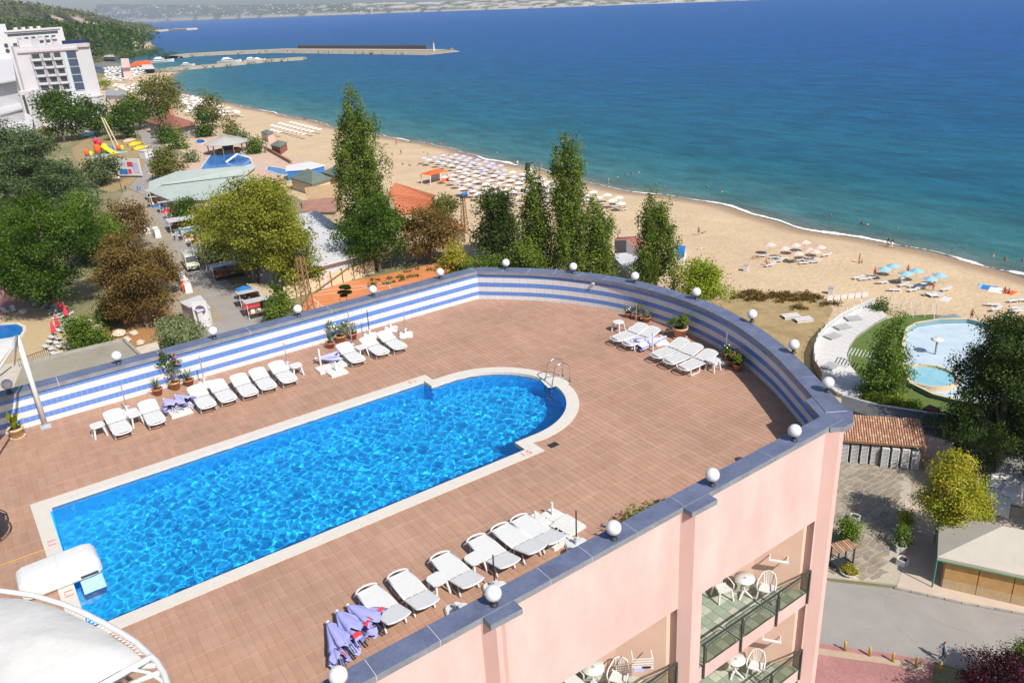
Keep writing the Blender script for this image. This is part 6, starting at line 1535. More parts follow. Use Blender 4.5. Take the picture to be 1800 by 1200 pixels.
hill('near_hill', [(-300, 180), (-60, 140), (60, 122), (150, 112), (205, 104), (245, 97), (277, 85)], [(-300, 30), (-60, 42), (60, 40), (130, 44), (190, 50), (235, 60), (270, 79)], 420, M_HILL, cl2, seed=3, nrow=26, nsub=14, amp=10)
M_COAST = mat('far_coast', (0.07, 0.10, 0.075), (0.15, 0.15, 0.12), rough=1, scale=0.006, world=True, detail=10, fac=(0.4, 0.62))
t_ = M_COAST.node_tree; N_ = t_.nodes; L_ = t_.links; pbh = N_['Principled BSDF']; src = pbh.inputs['Base Color'].links[0].from_socket
a_ = N_.new('ShaderNodeAttribute'); a_.attribute_name = 'cliff'; mx = N_.new('ShaderNodeMix'); mx.data_type = 'RGBA'; mx.inputs[7].default_value = (0.46, 0.42, 0.38, 1)
L_.new(a_.outputs['Fac'], mx.inputs[0]); L_.new(src, mx.inputs[6]); L_.new(mx.outputs[2], pbh.inputs['Base Color'])
def cl3(x, y, p):
    nse = mnoise.noise(Vector((x * 0.045, y * 0.4, 0))); n2_ = mnoise.noise(Vector((x * 0.5, y * 1.6, 5)))
    v = 0
    if x > 620 and y < 16 - (x - 620) * 0.012: v = (nse + 0.12) * 4
    if n2_ > 0.42: v = max(v, 0.75)
    return v
hb = [(170, 43.0), (300, 38.6), (450, 32.6), (680, 24.2), (900, 16.8), (1130, 8.4), (1350, 0.6), (1600, -8)]
hr = [(170, 8), (300, 8.5), (450, 9), (680, 5), (900, 0.5), (1130, -4), (1350, -12), (1600, -19)]
def hill_far():
    n = 240; V = []; CL = []; nrow = 10
    for i in range(n + 1):
        x = 170 + (1600 - 170) * i / n; yb = np.interp(x, [p[0] for p in hb], [p[1] for p in hb]); yr = np.interp(x, [p[0] for p in hr], [p[1] for p in hr]) + 0.9 * mnoise.noise(Vector((x * 0.03, 0, 2)))
        P0 = at(x, yb, SZ); d0 = math.hypot(P0.x, P0.y); r = ray(x, yr); P1 = CAM + r * (d0 * 1.22 / math.hypot(r.x, r.y))
        for j in range(nrow + 2):
            k = min(1, j / nrow); p = P0.lerp(P1, k); z = lerp(SZ - 1, P1.z, k ** 0.8)
            if j == 1: z = lerp(SZ - 1, P1.z, 0.1)
            z += (P1.z - SZ) * 0.10 * mnoise.noise(Vector((x * 0.05, j * 0.8, 0))) if 1 < j < nrow else 0
            if j > nrow: p = P0.lerp(P1, 1.8); z = P1.z * 0.7
            V.append((p.x, p.y, z)); qx, qy = pix((p.x, p.y, z)); CL.append(0.85 if j == 1 and mnoise.noise(Vector((x * 0.08, 0, 0))) > -0.25 else cl3(qx, qy, p) if j <= nrow else 0)
    m_ = nrow + 2; idx = np.arange((n + 1) * m_).reshape(n + 1, m_)
    Q = np.stack([idx[:-1, :-1], idx[1:, :-1], idx[1:, 1:], idx[:-1, 1:]], -1).reshape(-1, 4)
    me = npmesh('far_coast', np.array(V), Q, M_COAST); a = me.attributes.new('cliff', 'FLOAT', 'POINT'); a.data.foreach_set('value', np.clip(np.array(CL, dtype=np.float32), 0, 1)); flip_up(me)
    o = bpy.data.objects.new('far_coast', me); col.objects.link(o); o['kind'] = 'structure'
hill_far()
# town houses scattered on the far coast
Rt = np.random.RandomState(8); b = MB()
for i in range(420):
    x = Rt.uniform(190, 760) if i < 340 else Rt.uniform(760, 1250); yb = np.interp(x, [p[0] for p in hb], [p[1] for p in hb]); yr = np.interp(x, [p[0] for p in hr], [p[1] for p in hr])
    k = Rt.uniform(0.03, 0.95); P0 = at(x, yb, SZ); d0 = math.hypot(P0.x, P0.y); r = ray(x, yr); P1 = CAM + r * (d0 * 1.22 / math.hypot(r.x, r.y)); p = P0.lerp(P1, k); s = d0 * 0.0009 * Rt.uniform(0.5, 1.4)
    b.box((p.x, p.y, lerp(SZ, P1.z, k ** 0.8) - s * 0.2), (s * Rt.uniform(1, 2.6), s * 1.2, s * 0.9), Rt.uniform(0, 3))
tag(b.build('far_town', mat('far_town_white', (0.50, 0.48, 0.47))), kind='stuff')
# spit beyond the near hill
b = MB(); P = [at(*p, SZ) for p in [(236, 60), (262, 57.5), (300, 54.5), (338, 53)]]; 
for a, c in zip(P, P[1:]): b.bar(a + Vector((0, 0, 2)), c + Vector((0, 0, 2)), 40, 8)
struct(b.build('sand_spit', mat('spit_sand', (0.55, 0.45, 0.34))))
# scrub on the near hill: real clumps that break up the surface
Rh = np.random.RandomState(12)
for nm in ('near_hill', 'far_hill'):
    me = bpy.data.objects[nm].data; co = np.empty(len(me.vertices) * 3, np.float32); me.vertices.foreach_get('co', co); co = co.reshape(-1, 3); at_ = np.empty(len(me.vertices), np.float32); me.attributes['cliff'].data.foreach_get('value', at_)
    pxs = np.array([pix(tuple(c_)) for c_ in co]); okv = np.where((at_ < 0.3) & (co[:, 2] > SZ + 6) & (pxs[:, 0] < (252 if nm == 'near_hill' else 262)))[0]; n = 2600; pick = Rh.choice(okv, n); P = co[pick] + Rh.normal(size=(n, 3)) * np.array([14, 14, 0]); P[:, 2] += 1.5
    P = np.repeat(P, 7, 0); P += Rh.normal(size=P.shape) * np.array([3.5, 3.5, 2.2]) * (1 if nm == 'near_hill' else 1.5)
    s = (2.0 if nm == 'near_hill' else 4.0) * (0.5 + Rh.rand(len(P), 1)); N = Rh.normal(size=P.shape) + np.array([0, 0, 0.8]); N /= np.linalg.norm(N, axis=1, keepdims=True); A = np.cross(N, Rh.normal(size=P.shape)); A /= np.linalg.norm(A, axis=1, keepdims=True); Bv = np.cross(N, A)
    V = np.stack([P - A * s, P - Bv * s * 0.6, P + A * s, P + Bv * s * 0.6], 1).reshape(-1, 3); T = np.repeat(np.clip(Rh.normal(0.35, 0.3, len(P)), 0, 1), 4)
    o = bpy.data.objects.new('hill_scrub', npmesh('hill_scrub', V, np.arange(len(V)).reshape(-1, 4), LM['dark' if nm == 'near_hill' else 'olive'], T)); col.objects.link(o); o['kind'] = 'stuff'
# ================================================================ BEACH, MARKET, PEOPLE
def shared(name, me, loc, rz=0.0, s=None, parent=None):
    o = bpy.data.objects.new(name, me); col.objects.link(o); o.location = loc; o.rotation_euler = (0, 0, rz)
    if s: o.scale = (s, s, s)
    if parent: o.parent = parent
    return o
def beach_z(p):
    d = p.x - float(xs(p.y)); pr = sorted(prof); return float(np.interp(d, [a for a, _ in pr], [z for _, z in pr]))
def bat(px, py):
    z = GZ
    for _ in range(4): p = at(px, py, z); z = beach_z(p)
    return at(px, py, z)
def parasol_mesh(canopy, r=1.2, h=2.1, n=8):
    b = MB(); pr = [(r, h - 0.32), (r * 0.55, h - 0.1), (0.03, h + 0.12)]
    b.lathe(pr[:], n); b.f = [f for f in b.f if len(f) == 4]; b.m = [0] * len(b.f)
    b.lathe([(0.03, 0), (0.025, h + 0.2)], 5, mi=1); return b.mesh('parasol', [canopy, M_PAINT])
def blounger_mesh():
    b = MB(); b.box((0.55, 0, 0.3), (1.2, 0.6, 0.06)); b.add([(1.15, -0.3, 0.3), (1.9, -0.3, 0.55), (1.9, 0.3, 0.55), (1.15, 0.3, 0.3), (1.15, -0.3, 0.36), (1.9, -0.3, 0.61), (1.9, 0.3, 0.61), (1.15, 0.3, 0.36)], [(3, 2, 1, 0), (4, 5, 6, 7), (0, 1, 5, 4), (1, 2, 6, 5), (2, 3, 7, 6), (3, 0, 4, 7)])
    for x in (0.15, 1.2):
        for y in (-0.26, 0.26): b.box((x, y, 0), (0.07, 0.06, 0.31))
    return b.mesh('beach_lounger', M_WHITE)
BLm = blounger_mesh()
PM = {'lilac': parasol_mesh(M_PPF), 'white': parasol_mesh(M_WF), 'pink': parasol_mesh(mat('faded_pink_parasol', (0.66, 0.54, 0.56), rough=0.8, var=0.06)), 'lightblue': parasol_mesh(M_LB, 1.12), 'salmon': parasol_mesh(M_PKF, 1.1)}
def inpoly(x, y, P):
    c = False; j = len(P) - 1
    for i in range(len(P)):
        if (P[i][1] > y) != (P[j][1] > y) and x < (P[j][0] - P[i][0]) * (y - P[i][1]) / (P[j][1] - P[i][1]) + P[i][0]: c = not c
        j = i
    return c
# the crowded parasol field
POLY = [(738, 287), (768, 279), (800, 279), (840, 288), (890, 303), (960, 322), (1045, 346), (1110, 360), (1092, 372), (1040, 366), (1010, 380), (950, 372), (880, 366), (838, 362), (775, 326), (800, 318), (790, 304), (740, 292)]
A0 = bat(880, 325); tdir = (bat(960, 345) - bat(800, 302)); tdir.z = 0; tdir.normalize(); ndir = Vector((-tdir.y, tdir.x, 0))
Rp = np.random.RandomState(31); cntp = 0
for i in range(-40, 41):
    for j in range(-12, 13):
        p = A0 + tdir * (i * 4.3 + (j % 2) * 1.2) + ndir * (j * 3.5) + Vector((Rp.uniform(-0.5, 0.5), Rp.uniform(-0.5, 0.5), 0))
        q_ = pix((p.x, p.y, GZ - 0.3))
        if not inpoly(q_[0], q_[1], POLY): continue
        z = beach_z(p); k = q_[0] + (q_[1] - 300) * 0.6
        kind = 'lilac' if (q_[1] < 262 + (q_[0] - 620) * 0.22 and q_[0] < 900) or Rp.rand() < 0.12 and q_[0] < 930 else ('pink' if q_[0] < 960 and Rp.rand() < 0.5 else 'white')
        cntp += 1
        if cntp > 225: continue
        o = shared('beach_parasol', PM[kind], (p.x, p.y, z), Rp.uniform(0, 1))
        tag(o, {'lilac': 'lilac parasol in the upper left rows of the crowded field', 'pink': 'faded pinkish parasol in the middle of the crowded field', 'white': 'off white parasol in the crowded field left of and behind the poplars'}[kind], 'parasol', kind + ' parasols in the crowded field')
        if Rp.rand() < 0.8:
            for s in ((-1, 1) if Rp.rand() < 0.35 else (1,)):
                o = shared('beach_lounger', BLm, (p.x + s * 0.7 + 1.2 * ndir.x, p.y + s * 0.7 - 0.6, z), math.atan2(-ndir.y, -ndir.x) + Rp.uniform(-.1, .1))
                tag(o, 'white lounger under the parasols of the crowded field', 'lounger', 'loungers in the crowded parasol field')
# white field further off
P2 = [(470, 229), (500, 219), (548, 222), (570, 236), (535, 244), (480, 240)]; A0 = bat(520, 232)
for i in range(-14, 15):
    for j in range(-8, 9):
        p = A0 + tdir * (i * 4.6) + ndir * (j * 4.8); q_ = pix((p.x, p.y, GZ))
        if inpoly(q_[0], q_[1], P2) : tag(shared('beach_parasol', PM['white'], (p.x, p.y, beach_z(p))), 'white parasol in the small distant field beside the dark roofed huts', 'parasol', 'white parasols in the small distant field')
# the farthest fields: too small to count
far = MB(); fl_ = MB()
for P3, st_ in (([(182, 122), (215, 120), (262, 122), (255, 132), (222, 148), (188, 146)], 6.5), ([(196, 152), (240, 152), (262, 160), (250, 170), (205, 163)], 6.0), ([(312, 172), (345, 174), (400, 196), (425, 205), (380, 212), (330, 205)], 5.0)):
    c0 = [sum(p[k] for p in P3) / len(P3) for k in (0, 1)]; A0 = at(*c0)
    for i in range(-26, 27):
        for j in range(-26, 27):
            p = A0 + tdir * (i * st_) + ndir * (j * st_ * 0.8) + Vector((Rp.uniform(-1.6, 1.6), Rp.uniform(-1.6, 1.6), 0)); q_ = pix((p.x, p.y, GZ))
            if inpoly(q_[0], q_[1], P3) and Rp.rand() < 0.8: far.lathe([(1.7, 1.9), (0.03, 2.4)], 6, (p.x, p.y, GZ)); fl_.box((p.x + 1.5, p.y - 1, GZ + 0.25), (1.9, 1.4, 0.1), 1.0)
tag(far.build('distant_parasols', M_WF), kind='stuff'); tag(fl_.build('distant_loungers', M_WHITE), kind='stuff')
# salmon pink and light blue groups
salmon = [(1377, 445, 'lowest left'), (1396, 439, 'left upper'), (1413, 434, 'topmost'), (1421, 448, 'middle'), (1440, 443, 'rightmost'), (1401, 454, 'lowest, in the centre'), (1352, 438, 'far left, standing apart'), (1431, 451, 'behind the rightmost')]
for x, y, w_ in salmon:
    p = bat(x, y + 9); tag(shared('beach_parasol', PM['salmon'], p), 'salmon pink parasol, %s, in the small group on the open sand' % w_, 'parasol', 'salmon pink parasols on the open sand')
blues = [(1552, 492, 'leftmost'), (1568, 486, 'topmost'), (1590, 500, 'middle'), (1609, 495, 'upper right of the middle'), (1633, 510, 'lower right'), (1649, 503, 'farthest right')]
for x, y, w_ in blues:
    p = bat(x, y); tag(shared('beach_parasol', PM['lightblue'], p), 'light blue parasol, %s of its group, near the paddling pool' % w_, 'parasol', 'light blue parasols near the paddling pool')
BLS = [(1385, 456), (1392, 460), (1405, 465), (1412, 460), (1425, 463), (1438, 458), (1445, 452), (1500, 492), (1510, 494), (1518, 493), (1560, 498), (1572, 496), (1580, 505), (1596, 506), (1612, 502), (1583, 512), (1597, 514), (1612, 510), (1622, 520), (1635, 523), (1648, 520), (1655, 513), (1352, 455), (1360, 462), (1345, 470),
       (1757, 538), (1772, 532), (1790, 530), (1742, 548), (1776, 545), (1795, 548), (1792, 562), (1332, 452), (1348, 466)]
for i, (x, y) in enumerate(BLS):
    p = bat(x, y); g_ = 'near the salmon pink parasols' if x < 1460 else 'near the light blue parasols' if x < 1700 else 'spread out near the right edge of the sand'
    tag(shared('beach_lounger', BLm, p, -0.5 + Rp.uniform(-.3, .3) + (math.pi if i % 5 == 0 else 0)), 'white lounger on the open sand ' + g_, 'lounger', 'white loungers ' + g_)
for i, (x0, y0, w_, l_, rz, m, lab) in enumerate([(1662, 526, 1.2, 2.2, 0.2, M_WHITE, 'white towel lying alone on the sand'), (1738, 506, 2.0, 2.2, 0.3, M_BLUEP, 'blue beach blanket beside the seated couple'), (1750, 510, 1.8, 2.4, 0.3, M_WF, 'pale blanket in front of the seated couple'), (1775, 514, 1.4, 2.0, 0.1, M_ORF, 'red towel under the seated couple'), (1728, 503, 1.2, 2.0, 0.5, M_LB, 'light blue towel at the left of the blankets')]):
    b = MB(); b.box((0, 0, 0.01), (l_, w_, 0.03)); tag(b.build('towel', m, None, False, bat(x0, y0), rz), lab, 'towel')
b = MB(); b.box((0, 0, 0), (3.6, 1.3, 0.25), top=0.8); tag(b.build('covered_boat', mat('grey_green_cover', (0.18, 0.24, 0.24)), None, False, at(1666, 559), -0.35), 'grey green covered flat boat lying behind the turf', 'boat')

# ---- people: one continuous skinned body each, coloured skin, hair and swimwear
def person_mesh(name, pose, cols, scale=1.0):
    """cols: list of (z0, z1, material) bands over the skin material"""
    me = bpy.data.meshes.new(name); J = dict(pose); keys = [k for k, _ in pose]; edges = [('pelvis', 'chest'), ('chest', 'neck'), ('neck', 'head'), ('head', 'crown'), ('chest', 'shl'), ('shl', 'ell'), ('ell', 'hdl'), ('chest', 'shr'), ('shr', 'elr'), ('elr', 'hdr'), ('pelvis', 'hpl'), ('hpl', 'knl'), ('knl', 'anl'), ('anl', 'tol'), ('pelvis', 'hpr'), ('hpr', 'knr'), ('knr', 'anr'), ('anr', 'tor')]
    rad = dict(pelvis=.135, chest=.14, neck=.058, head=.098, crown=.085, shl=.062, ell=.042, hdl=.04, shr=.062, elr=.042, hdr=.04, hpl=.092, knl=.06, anl=.042, tol=.032, hpr=.092, knr=.06, anr=.042, tor=.032)
    me.from_pydata([tuple(Vector(J[k])) for k in keys], [(keys.index(a), keys.index(b)) for a, b in edges], []); o = bpy.data.objects.new(name, me); col.objects.link(o)
    sk = o.modifiers.new('skin', 'SKIN'); sl = me.skin_vertices[0].data
    for i, k in enumerate(keys): sl[i].radius = (rad[k], rad[k] * (0.75 if k in ('chest', 'pelvis') else 1)); sl[i].use_root = (k == 'pelvis')
    ss = o.modifiers.new('sub', 'SUBSURF'); ss.levels = 1; ss.render_levels = 1
    dg = bpy.context.evaluated_depsgraph_get(); m2 = bpy.data.meshes.new_from_object(o.evaluated_get(dg)); bpy.data.objects.remove(o)
    m2.materials.clear(); ms = [cols[0]] + [c[2] for c in cols[1:]]
    for m in ms: m2.materials.append(m)
    hp = (Vector(J['hpl']) + Vector(J['hpr'])) / 2; ch = Vector(J['chest']); hd = Vector(J['head']); cr = Vector(J['crown'])
    for f in m2.polygons:
        c = Vector(f.center); idx = 0
        for i, (a, b_, m) in enumerate(cols[1:], 1):
            if a == 'hair':
                ax = (cr - hd).normalized()
                if (c - hd).dot(ax) > 0.03 and (c - hd).length < 0.24 or ((c - hd).length < 0.15 and (c - hd).dot(Vector((-1, 0, 0))) > 0.05): idx = i
            elif a == 'swim':
                if (c - hp).length < b_: idx = i
            elif a == 'shirt':
                if (c - ch).length < b_ and (c - hd).length > 0.17: idx = i
            elif a == 'legs':
                kn = (Vector(J['knl']), Vector(J['knr']))
                if min((c - kn[0]).length, (c - kn[1]).length, (c - hp).length) < b_: idx = i
        f.material_index = idx; f.use_smooth = True
    m2.name = name; return m2
def stand(step=0.0, arm=0.12):
    return [('pelvis', (0, 0, .95)), ('chest', (0.01, 0, 1.32)), ('neck', (0.01, 0, 1.50)), ('head', (0.03, 0, 1.62)), ('crown', (0.02, 0, 1.72)), ('shl', (0, .19, 1.42)), ('ell', (-0.02 - step * .5, .25, 1.15)), ('hdl', (0.06 - step, .26 + arm * .3, .90)), ('shr', (0, -.19, 1.42)), ('elr', (-0.02 + step * .4, -.25, 1.15)), ('hdr', (0.08 + step, -.26 - arm, .92)),
            ('hpl', (0, .10, .90)), ('knl', (0.03 + step, .10, .49)), ('anl', (step * .8, .10, .07)), ('tol', (.14 + step * .8, .11, .035)), ('hpr', (0, -.10, .90)), ('knr', (0.03 - step * .3, -.10, .49)), ('anr', (-step * 1.3, -.10, .07 + max(0, step * .25))), ('tor', (.14 - step * 1.2, -.11, .035))]
SIT = [('pelvis', (0, 0, .13)), ('chest', (-.10, 0, .48)), ('neck', (-.10, 0, .66)), ('head', (-.06, 0, .78)), ('crown', (-.06, 0, .88)), ('shl', (-.1, .19, .58)), ('ell', (-.22, .26, .33)), ('hdl', (-.28, .28, .07)), ('shr', (-.1, -.19, .58)), ('elr', (0.05, -.26, .38)), ('hdr', (.25, -.2, .42)), ('hpl', (.04, .1, .12)), ('knl', (.40, .14, .42)), ('anl', (.55, .12, .07)), ('tol', (.68, .12, .04)), ('hpr', (.04, -.1, .12)), ('knr', (.44, -.12, .3)), ('anr', (.72, -.1, .06)), ('tor', (.85, -.1, .05))]
LIE = [('pelvis', (0, 0, .13)), ('chest', (-.38, 0, .14)), ('neck', (-.56, 0, .14)), ('head', (-.68, 0, .16)), ('crown', (-.78, 0, .16)), ('shl', (-.48, .19, .12)), ('ell', (-.36, .36, .07)), ('hdl', (-.1, .34, .06)), ('shr', (-.48, -.19, .12)), ('elr', (-.7, -.3, .08)), ('hdr', (-.88, -.12, .08)), ('hpl', (.05, .1, .12)), ('knl', (.48, .14, .2)), ('anl', (.9, .13, .06)), ('tol', (.98, .14, .12)), ('hpr', (.05, -.1, .12)), ('knr', (.48, -.12, .1)), ('anr', (.9, -.1, .06)), ('tor', (.98, -.1, .12))]
SK = [mat('skin_tan', (0.36, 0.17, 0.10), rough=0.6, var=0.05), mat('skin_fair', (0.55, 0.32, 0.23), rough=0.6, var=0.05), mat('skin_red', (0.48, 0.20, 0.13), rough=0.6, var=0.05)]
HR = [mat('hair_dark', (0.02, 0.014, 0.01), rough=0.6), mat('hair_brown', (0.10, 0.05, 0.025), rough=0.6), mat('hair_blond', (0.40, 0.27, 0.12), rough=0.6)]
CLm = {'black': M_BLACK, 'red': M_REDF, 'blue': M_BLUEP, 'white': M_WF, 'denim': mat('denim', (0.05, 0.08, 0.18)), 'lightblue': M_LB, 'pink': M_PKF, 'green': mat('green_cloth', (0.05, 0.25, 0.10)), 'orange': M_ORF}
def person(x, y, pose, swim, label, rz=0.0, sk=0, hr=0, z=None, shirt=None, legs=None, sit_z=0.0, group=None):
    cols = [SK[sk]]
    if shirt: cols.append(('shirt', 0.36, CLm[shirt]))
    if legs: cols.append(('legs', 0.3, CLm[legs]))
    cols += [('swim', 0.19, CLm[swim]), ('hair', 0, HR[hr])]
    me = person_mesh('person', pose, cols); p = at(x, y, z) if z is not None else bat(x, y)
    return tag(shared('person', me, (p.x, p.y, p.z + sit_z), rz), label, 'person', group)
person(1707, 563, stand(0.14), 'black', 'tanned person in dark swim shorts walking on the sand above the big pine', 0.6, 0, 0)
person(1510, 462, stand(0.05), 'black', 'tanned person standing on the sand left of the light blue parasols', 2.0, 0, 0)
person(1515, 463, SIT, 'pink', 'fair person sitting on the sand beside the standing tanned one', 0.5, 1, 2)
person(1560, 434, stand(0.1), 'white', 'person in a dark top and pale trousers at the waterline, left of the pair', 1.0, 1, 0, shirt='black', legs='denim')
person(1567, 436, stand(0.08), 'white', 'person in a dark top and white shorts at the waterline, right of the pair', 1.2, 0, 0, shirt='black', legs='white')
person(1537, 487, stand(0.06), 'red', 'person in orange red standing by the leftmost light blue parasol', 1.0, 2, 1, shirt='orange', legs='red')
person(1595, 483, stand(), 'black', 'sunburnt person between the middle light blue parasols', 0.4, 2, 0)
person(1640, 512, stand(0.05), 'red', 'person in red swimwear bending near the lower right light blue parasol', 1.4, 2, 1)
person(1766, 513, SIT, 'blue', 'tanned person sitting on the blankets, left of the seated couple', 0.2, 0, 0)
person(1773, 516, SIT, 'black', 'sunburnt person sitting on the blankets, right of the seated couple', 0.2, 2, 0)
person(1228, 414, stand(0.0), 'black', 'tanned person standing on the open sand above the lifeguard post', 0.9, 0, 0)
person(1237, 409, LIE, 'red', 'sunbather lying on the sand beside the standing person', 0.3, 2, 1)
person(1232, 438, LIE, 'white', 'fair sunbather lying alone above the lifeguard post', -0.4, 1, 1)
person(1070, 324, stand(0.02), 'black', 'person in dark shorts standing in the shallows right of the tall poplars', 2.2, 1, 2)
person(910, 292, stand(0.05), 'white', 'person in white in the shallows left of the white lifeguard post', 1, 1, 2, shirt='white')
person(952, 297, stand(0.05), 'pink', 'fair person wading just right of the white lifeguard post', 0, 1, 1)
person(778, 279, stand(0.1), 'red', 'sunburnt person walking above the lilac parasols', 0.4, 2, 1)
person(790, 281, stand(0.1), 'blue', 'person walking at the top right of the lilac parasols', 0.8, 0, 0)
person(697, 255, stand(0.1), 'black', 'small person on the sand just right of the tallest poplar', 0.8, 0, 0)
person(705, 272, stand(0.1), 'black', 'small person crossing the sand right of the tallest poplar', 1.8, 0, 0)
person(775, 259, stand(0.05), 'red', 'small person at the waterline above the lilac parasols', 1.8, 2, 0)
person(534, 213, stand(0.05), 'black', 'small dark figure at the waterline above the distant white parasols', 1.0, 0, 0, shirt='red')
person(537, 214, stand(0.05), 'black', 'right one of two dark figures at the waterline, above distant white parasols', 1.4, 0, 0, shirt='black')
person(1330, 455, LIE, 'black', 'sunbather on a lounger left of the salmon pink parasols', -0.5, 0, 0, sit_z=0.36)
person(1347, 467, SIT, 'red', 'person sitting on a lounger below the salmon pink parasols', -0.5, 2, 0, sit_z=0.36)
for i, (x, y) in enumerate([(720, 292), (735, 291), (708, 290), (745, 268), (752, 272), (1088, 366), (1098, 368)]):
    person(x, y, LIE if i % 2 else SIT, 'black', 'sunbather on the bare sand %s' % ['left of the orange kiosk, middle one', 'left of the orange kiosk, nearest it', 'left of the orange kiosk, farthest from it', 'above the lilac parasols, left one', 'above the lilac parasols, right one', 'at the right end of the parasol field, left one', 'at the right end of the parasol field, right one'][i], 0.3 * i, i % 3, 0)
SWm = [(1515, 394, 'left of a pair above the wave foam'), (1525, 396, 'right of a pair above the wave foam'), (1577, 401, 'floating alone above the waterline pair'), (1767, 458, 'largest one near the right edge of the sea'), (1746, 451, 'small one left of the largest near the right edge'), (1798, 458, 'at the very right edge of the sea'),
       (1100, 307, 'leftmost of the group right of the tall poplars'), (1086, 312, 'nearest the wading person right of the tall poplars'), (1110, 320, 'closest to the shore in the group right of the tall poplars'), (1111, 307, 'topmost of the group right of the tall poplars'), (1123, 304, 'rightmost of the group right of the tall poplars'), (1162, 281, 'far out above the lone poplar'), (1243, 329, 'standing waist deep above the lone poplar'), (1269, 338, 'low in the water right of the waist deep one'), (1460, 379, 'pale one far out above the salmon pink parasols'), (1168, 331, 'swimming along the shore beside the lone poplar'),
       (874, 269, 'tanned one just left of the white lifeguard post'), (750, 252, 'left one above the lilac parasols'), (845, 252, 'far one above the lilac parasols')]
for i, (x, y, s) in enumerate(SWm): person(x, y, stand(0.0, 0.3), ['black', 'red', 'blue'][i % 3], 'swimmer in the sea, ' + s, i * 1.1, i % 3, i % 2, z=SZ, sit_z=-1.15 if i % 3 else -0.95)
person(1655, 1160, stand(0.2), 'denim', 'person in a light blue top walking on the street before the purple tree', -0.8, 1, 1, z=GZ + 0.02, shirt='lightblue', legs='denim')
for x, y, c, lg, lab in ((317, 424, 'white', 'denim', 'person in white walking down the market street, right of a pair'), (308, 423, 'white', 'black', 'person in white walking down the market street, left of a pair'), (243, 337, 'blue', 'blue', 'left one of two people in blue beside the long green roof'), (247, 335, 'lightblue', 'blue', 'right one of two people in blue beside the long green roof'), (244, 369, 'red', 'red', 'person in red on the street by the thin brownish tree'), (222, 336, 'black', 'denim', 'dark dressed person at the street corner beside the lawn'), (318, 418, 'black', 'denim', 'dark dressed person just behind the pair in white'), (262, 262, 'white', 'black', 'small person on the street before the restaurant'), (243, 235, 'red', 'denim', 'small person at the far end of the street')):
    person(x, y, stand(0.15), lg, lab, 1.0, 1, 1, z=GZ + 0.02, shirt=c, legs=lg)

# ---- market stalls
GOODS = [M_REDF, M_ORF, M_BLUEP, M_LB, M_PKF, M_PPF, M_YEL, M_DARK, M_WF]
def stall(x, y, w_, d_, h, m, lab, rz=0.0, goods=6, seed=0):
    t = thing('market_stall', lab, 'market stall', at(x, y), rz); Rs = random.Random(seed)
    for sx in (-1, 1):
        for sy in (-1, 1): b = MB(); b.box((sx * (w_ / 2 - 0.1), sy * (d_ / 2 - 0.1), 0), (0.07, 0.07, h - 0.1)); b.build('post', M_PAINT, t)
    b = MB(); b.add([(-w_ / 2, -d_ / 2, h - 0.3), (w_ / 2, -d_ / 2, h - 0.3), (w_ / 2, d_ / 2, h + 0.15), (-w_ / 2, d_ / 2, h + 0.15)], [(0, 1, 2, 3)]); b.add([(-w_ / 2, -d_ / 2, h - 0.3), (w_ / 2, -d_ / 2, h - 0.3), (w_ / 2, -d_ / 2, h - 0.55), (-w_ / 2, -d_ / 2, h - 0.55)], [(0, 1, 2, 3)]); b.build('awning', m, t)
    b = MB(); b.box((0, 0, 0.75), (w_ * 0.85, d_ * 0.7, 0.06)); b.build('table', M_WOOD, t)
    b = MB(); b.box((0, 0, 0), (w_ * 0.8, d_ * 0.6, 0.74)); b.build('table_skirt', Rs.choice(GOODS), t)
    for k in range(goods):
        b = MB(); b.box((w_ * Rs.uniform(-.38, .38), d_ * Rs.uniform(-.3, .3), 0.812 + 0.002 * k), (Rs.uniform(.3, .7), Rs.uniform(.3, .6), Rs.uniform(.15, .6)), Rs.uniform(0, 1)); b.build('goods', Rs.choice(GOODS), t)
    for k in range(3):
        b = MB(); b.box((-w_ / 2 - 0.3, -d_ / 2 + d_ * (k + 0.5) / 3, 0.3), (0.3, d_ / 3.4, 1.4)); b.build('hanging_clothes', Rs.choice(GOODS), t)
    return t
rd = (at(262, 345) - at(352, 470)); ra = math.atan2(rd.y, rd.x)
for i, (x, y, w_, d_, m, lab) in enumerate([(273, 350, 4, 4, M_WF, 'stall with a red and white striped look at the top of the market row'), (282, 362, 5, 4, M_PPF, 'stall with a lilac awning and crowded clothes'), (296, 372, 4, 4, M_FABR, 'stall with dark clothes hanging before the dark leafy bush'), (308, 384, 4, 3.5, M_REDF, 'small stall with red goods below the dark leafy bush'), (334, 402, 9, 7, M_FABR, 'largest white awning in the middle of the market row'), (337, 420, 4, 4, M_FABR, 'small square white awning below the largest one'), (352, 432, 4, 4, M_PKF, 'stall with a pinkish awning beside the plane trees'), (370, 452, 6, 5, M_FABR, 'grey white awning at the upper end of the dark shadow'), (388, 468, 6, 5, M_LB, 'light blue and white awning under the plane tree'), (402, 486, 6, 4.5, M_PPF, 'stall with purple goods in the plane tree shade'), (441, 538, 3.6, 3.2, M_FABR, 'small white canopy stall near the street end, upper one'), (457, 553, 4.2, 3.6, M_FABR, 'white canopy stall nearest the roof parapet')]):
    stall(x, y, w_, d_, 2.7, m, lab, ra + math.pi / 2, 7, i)
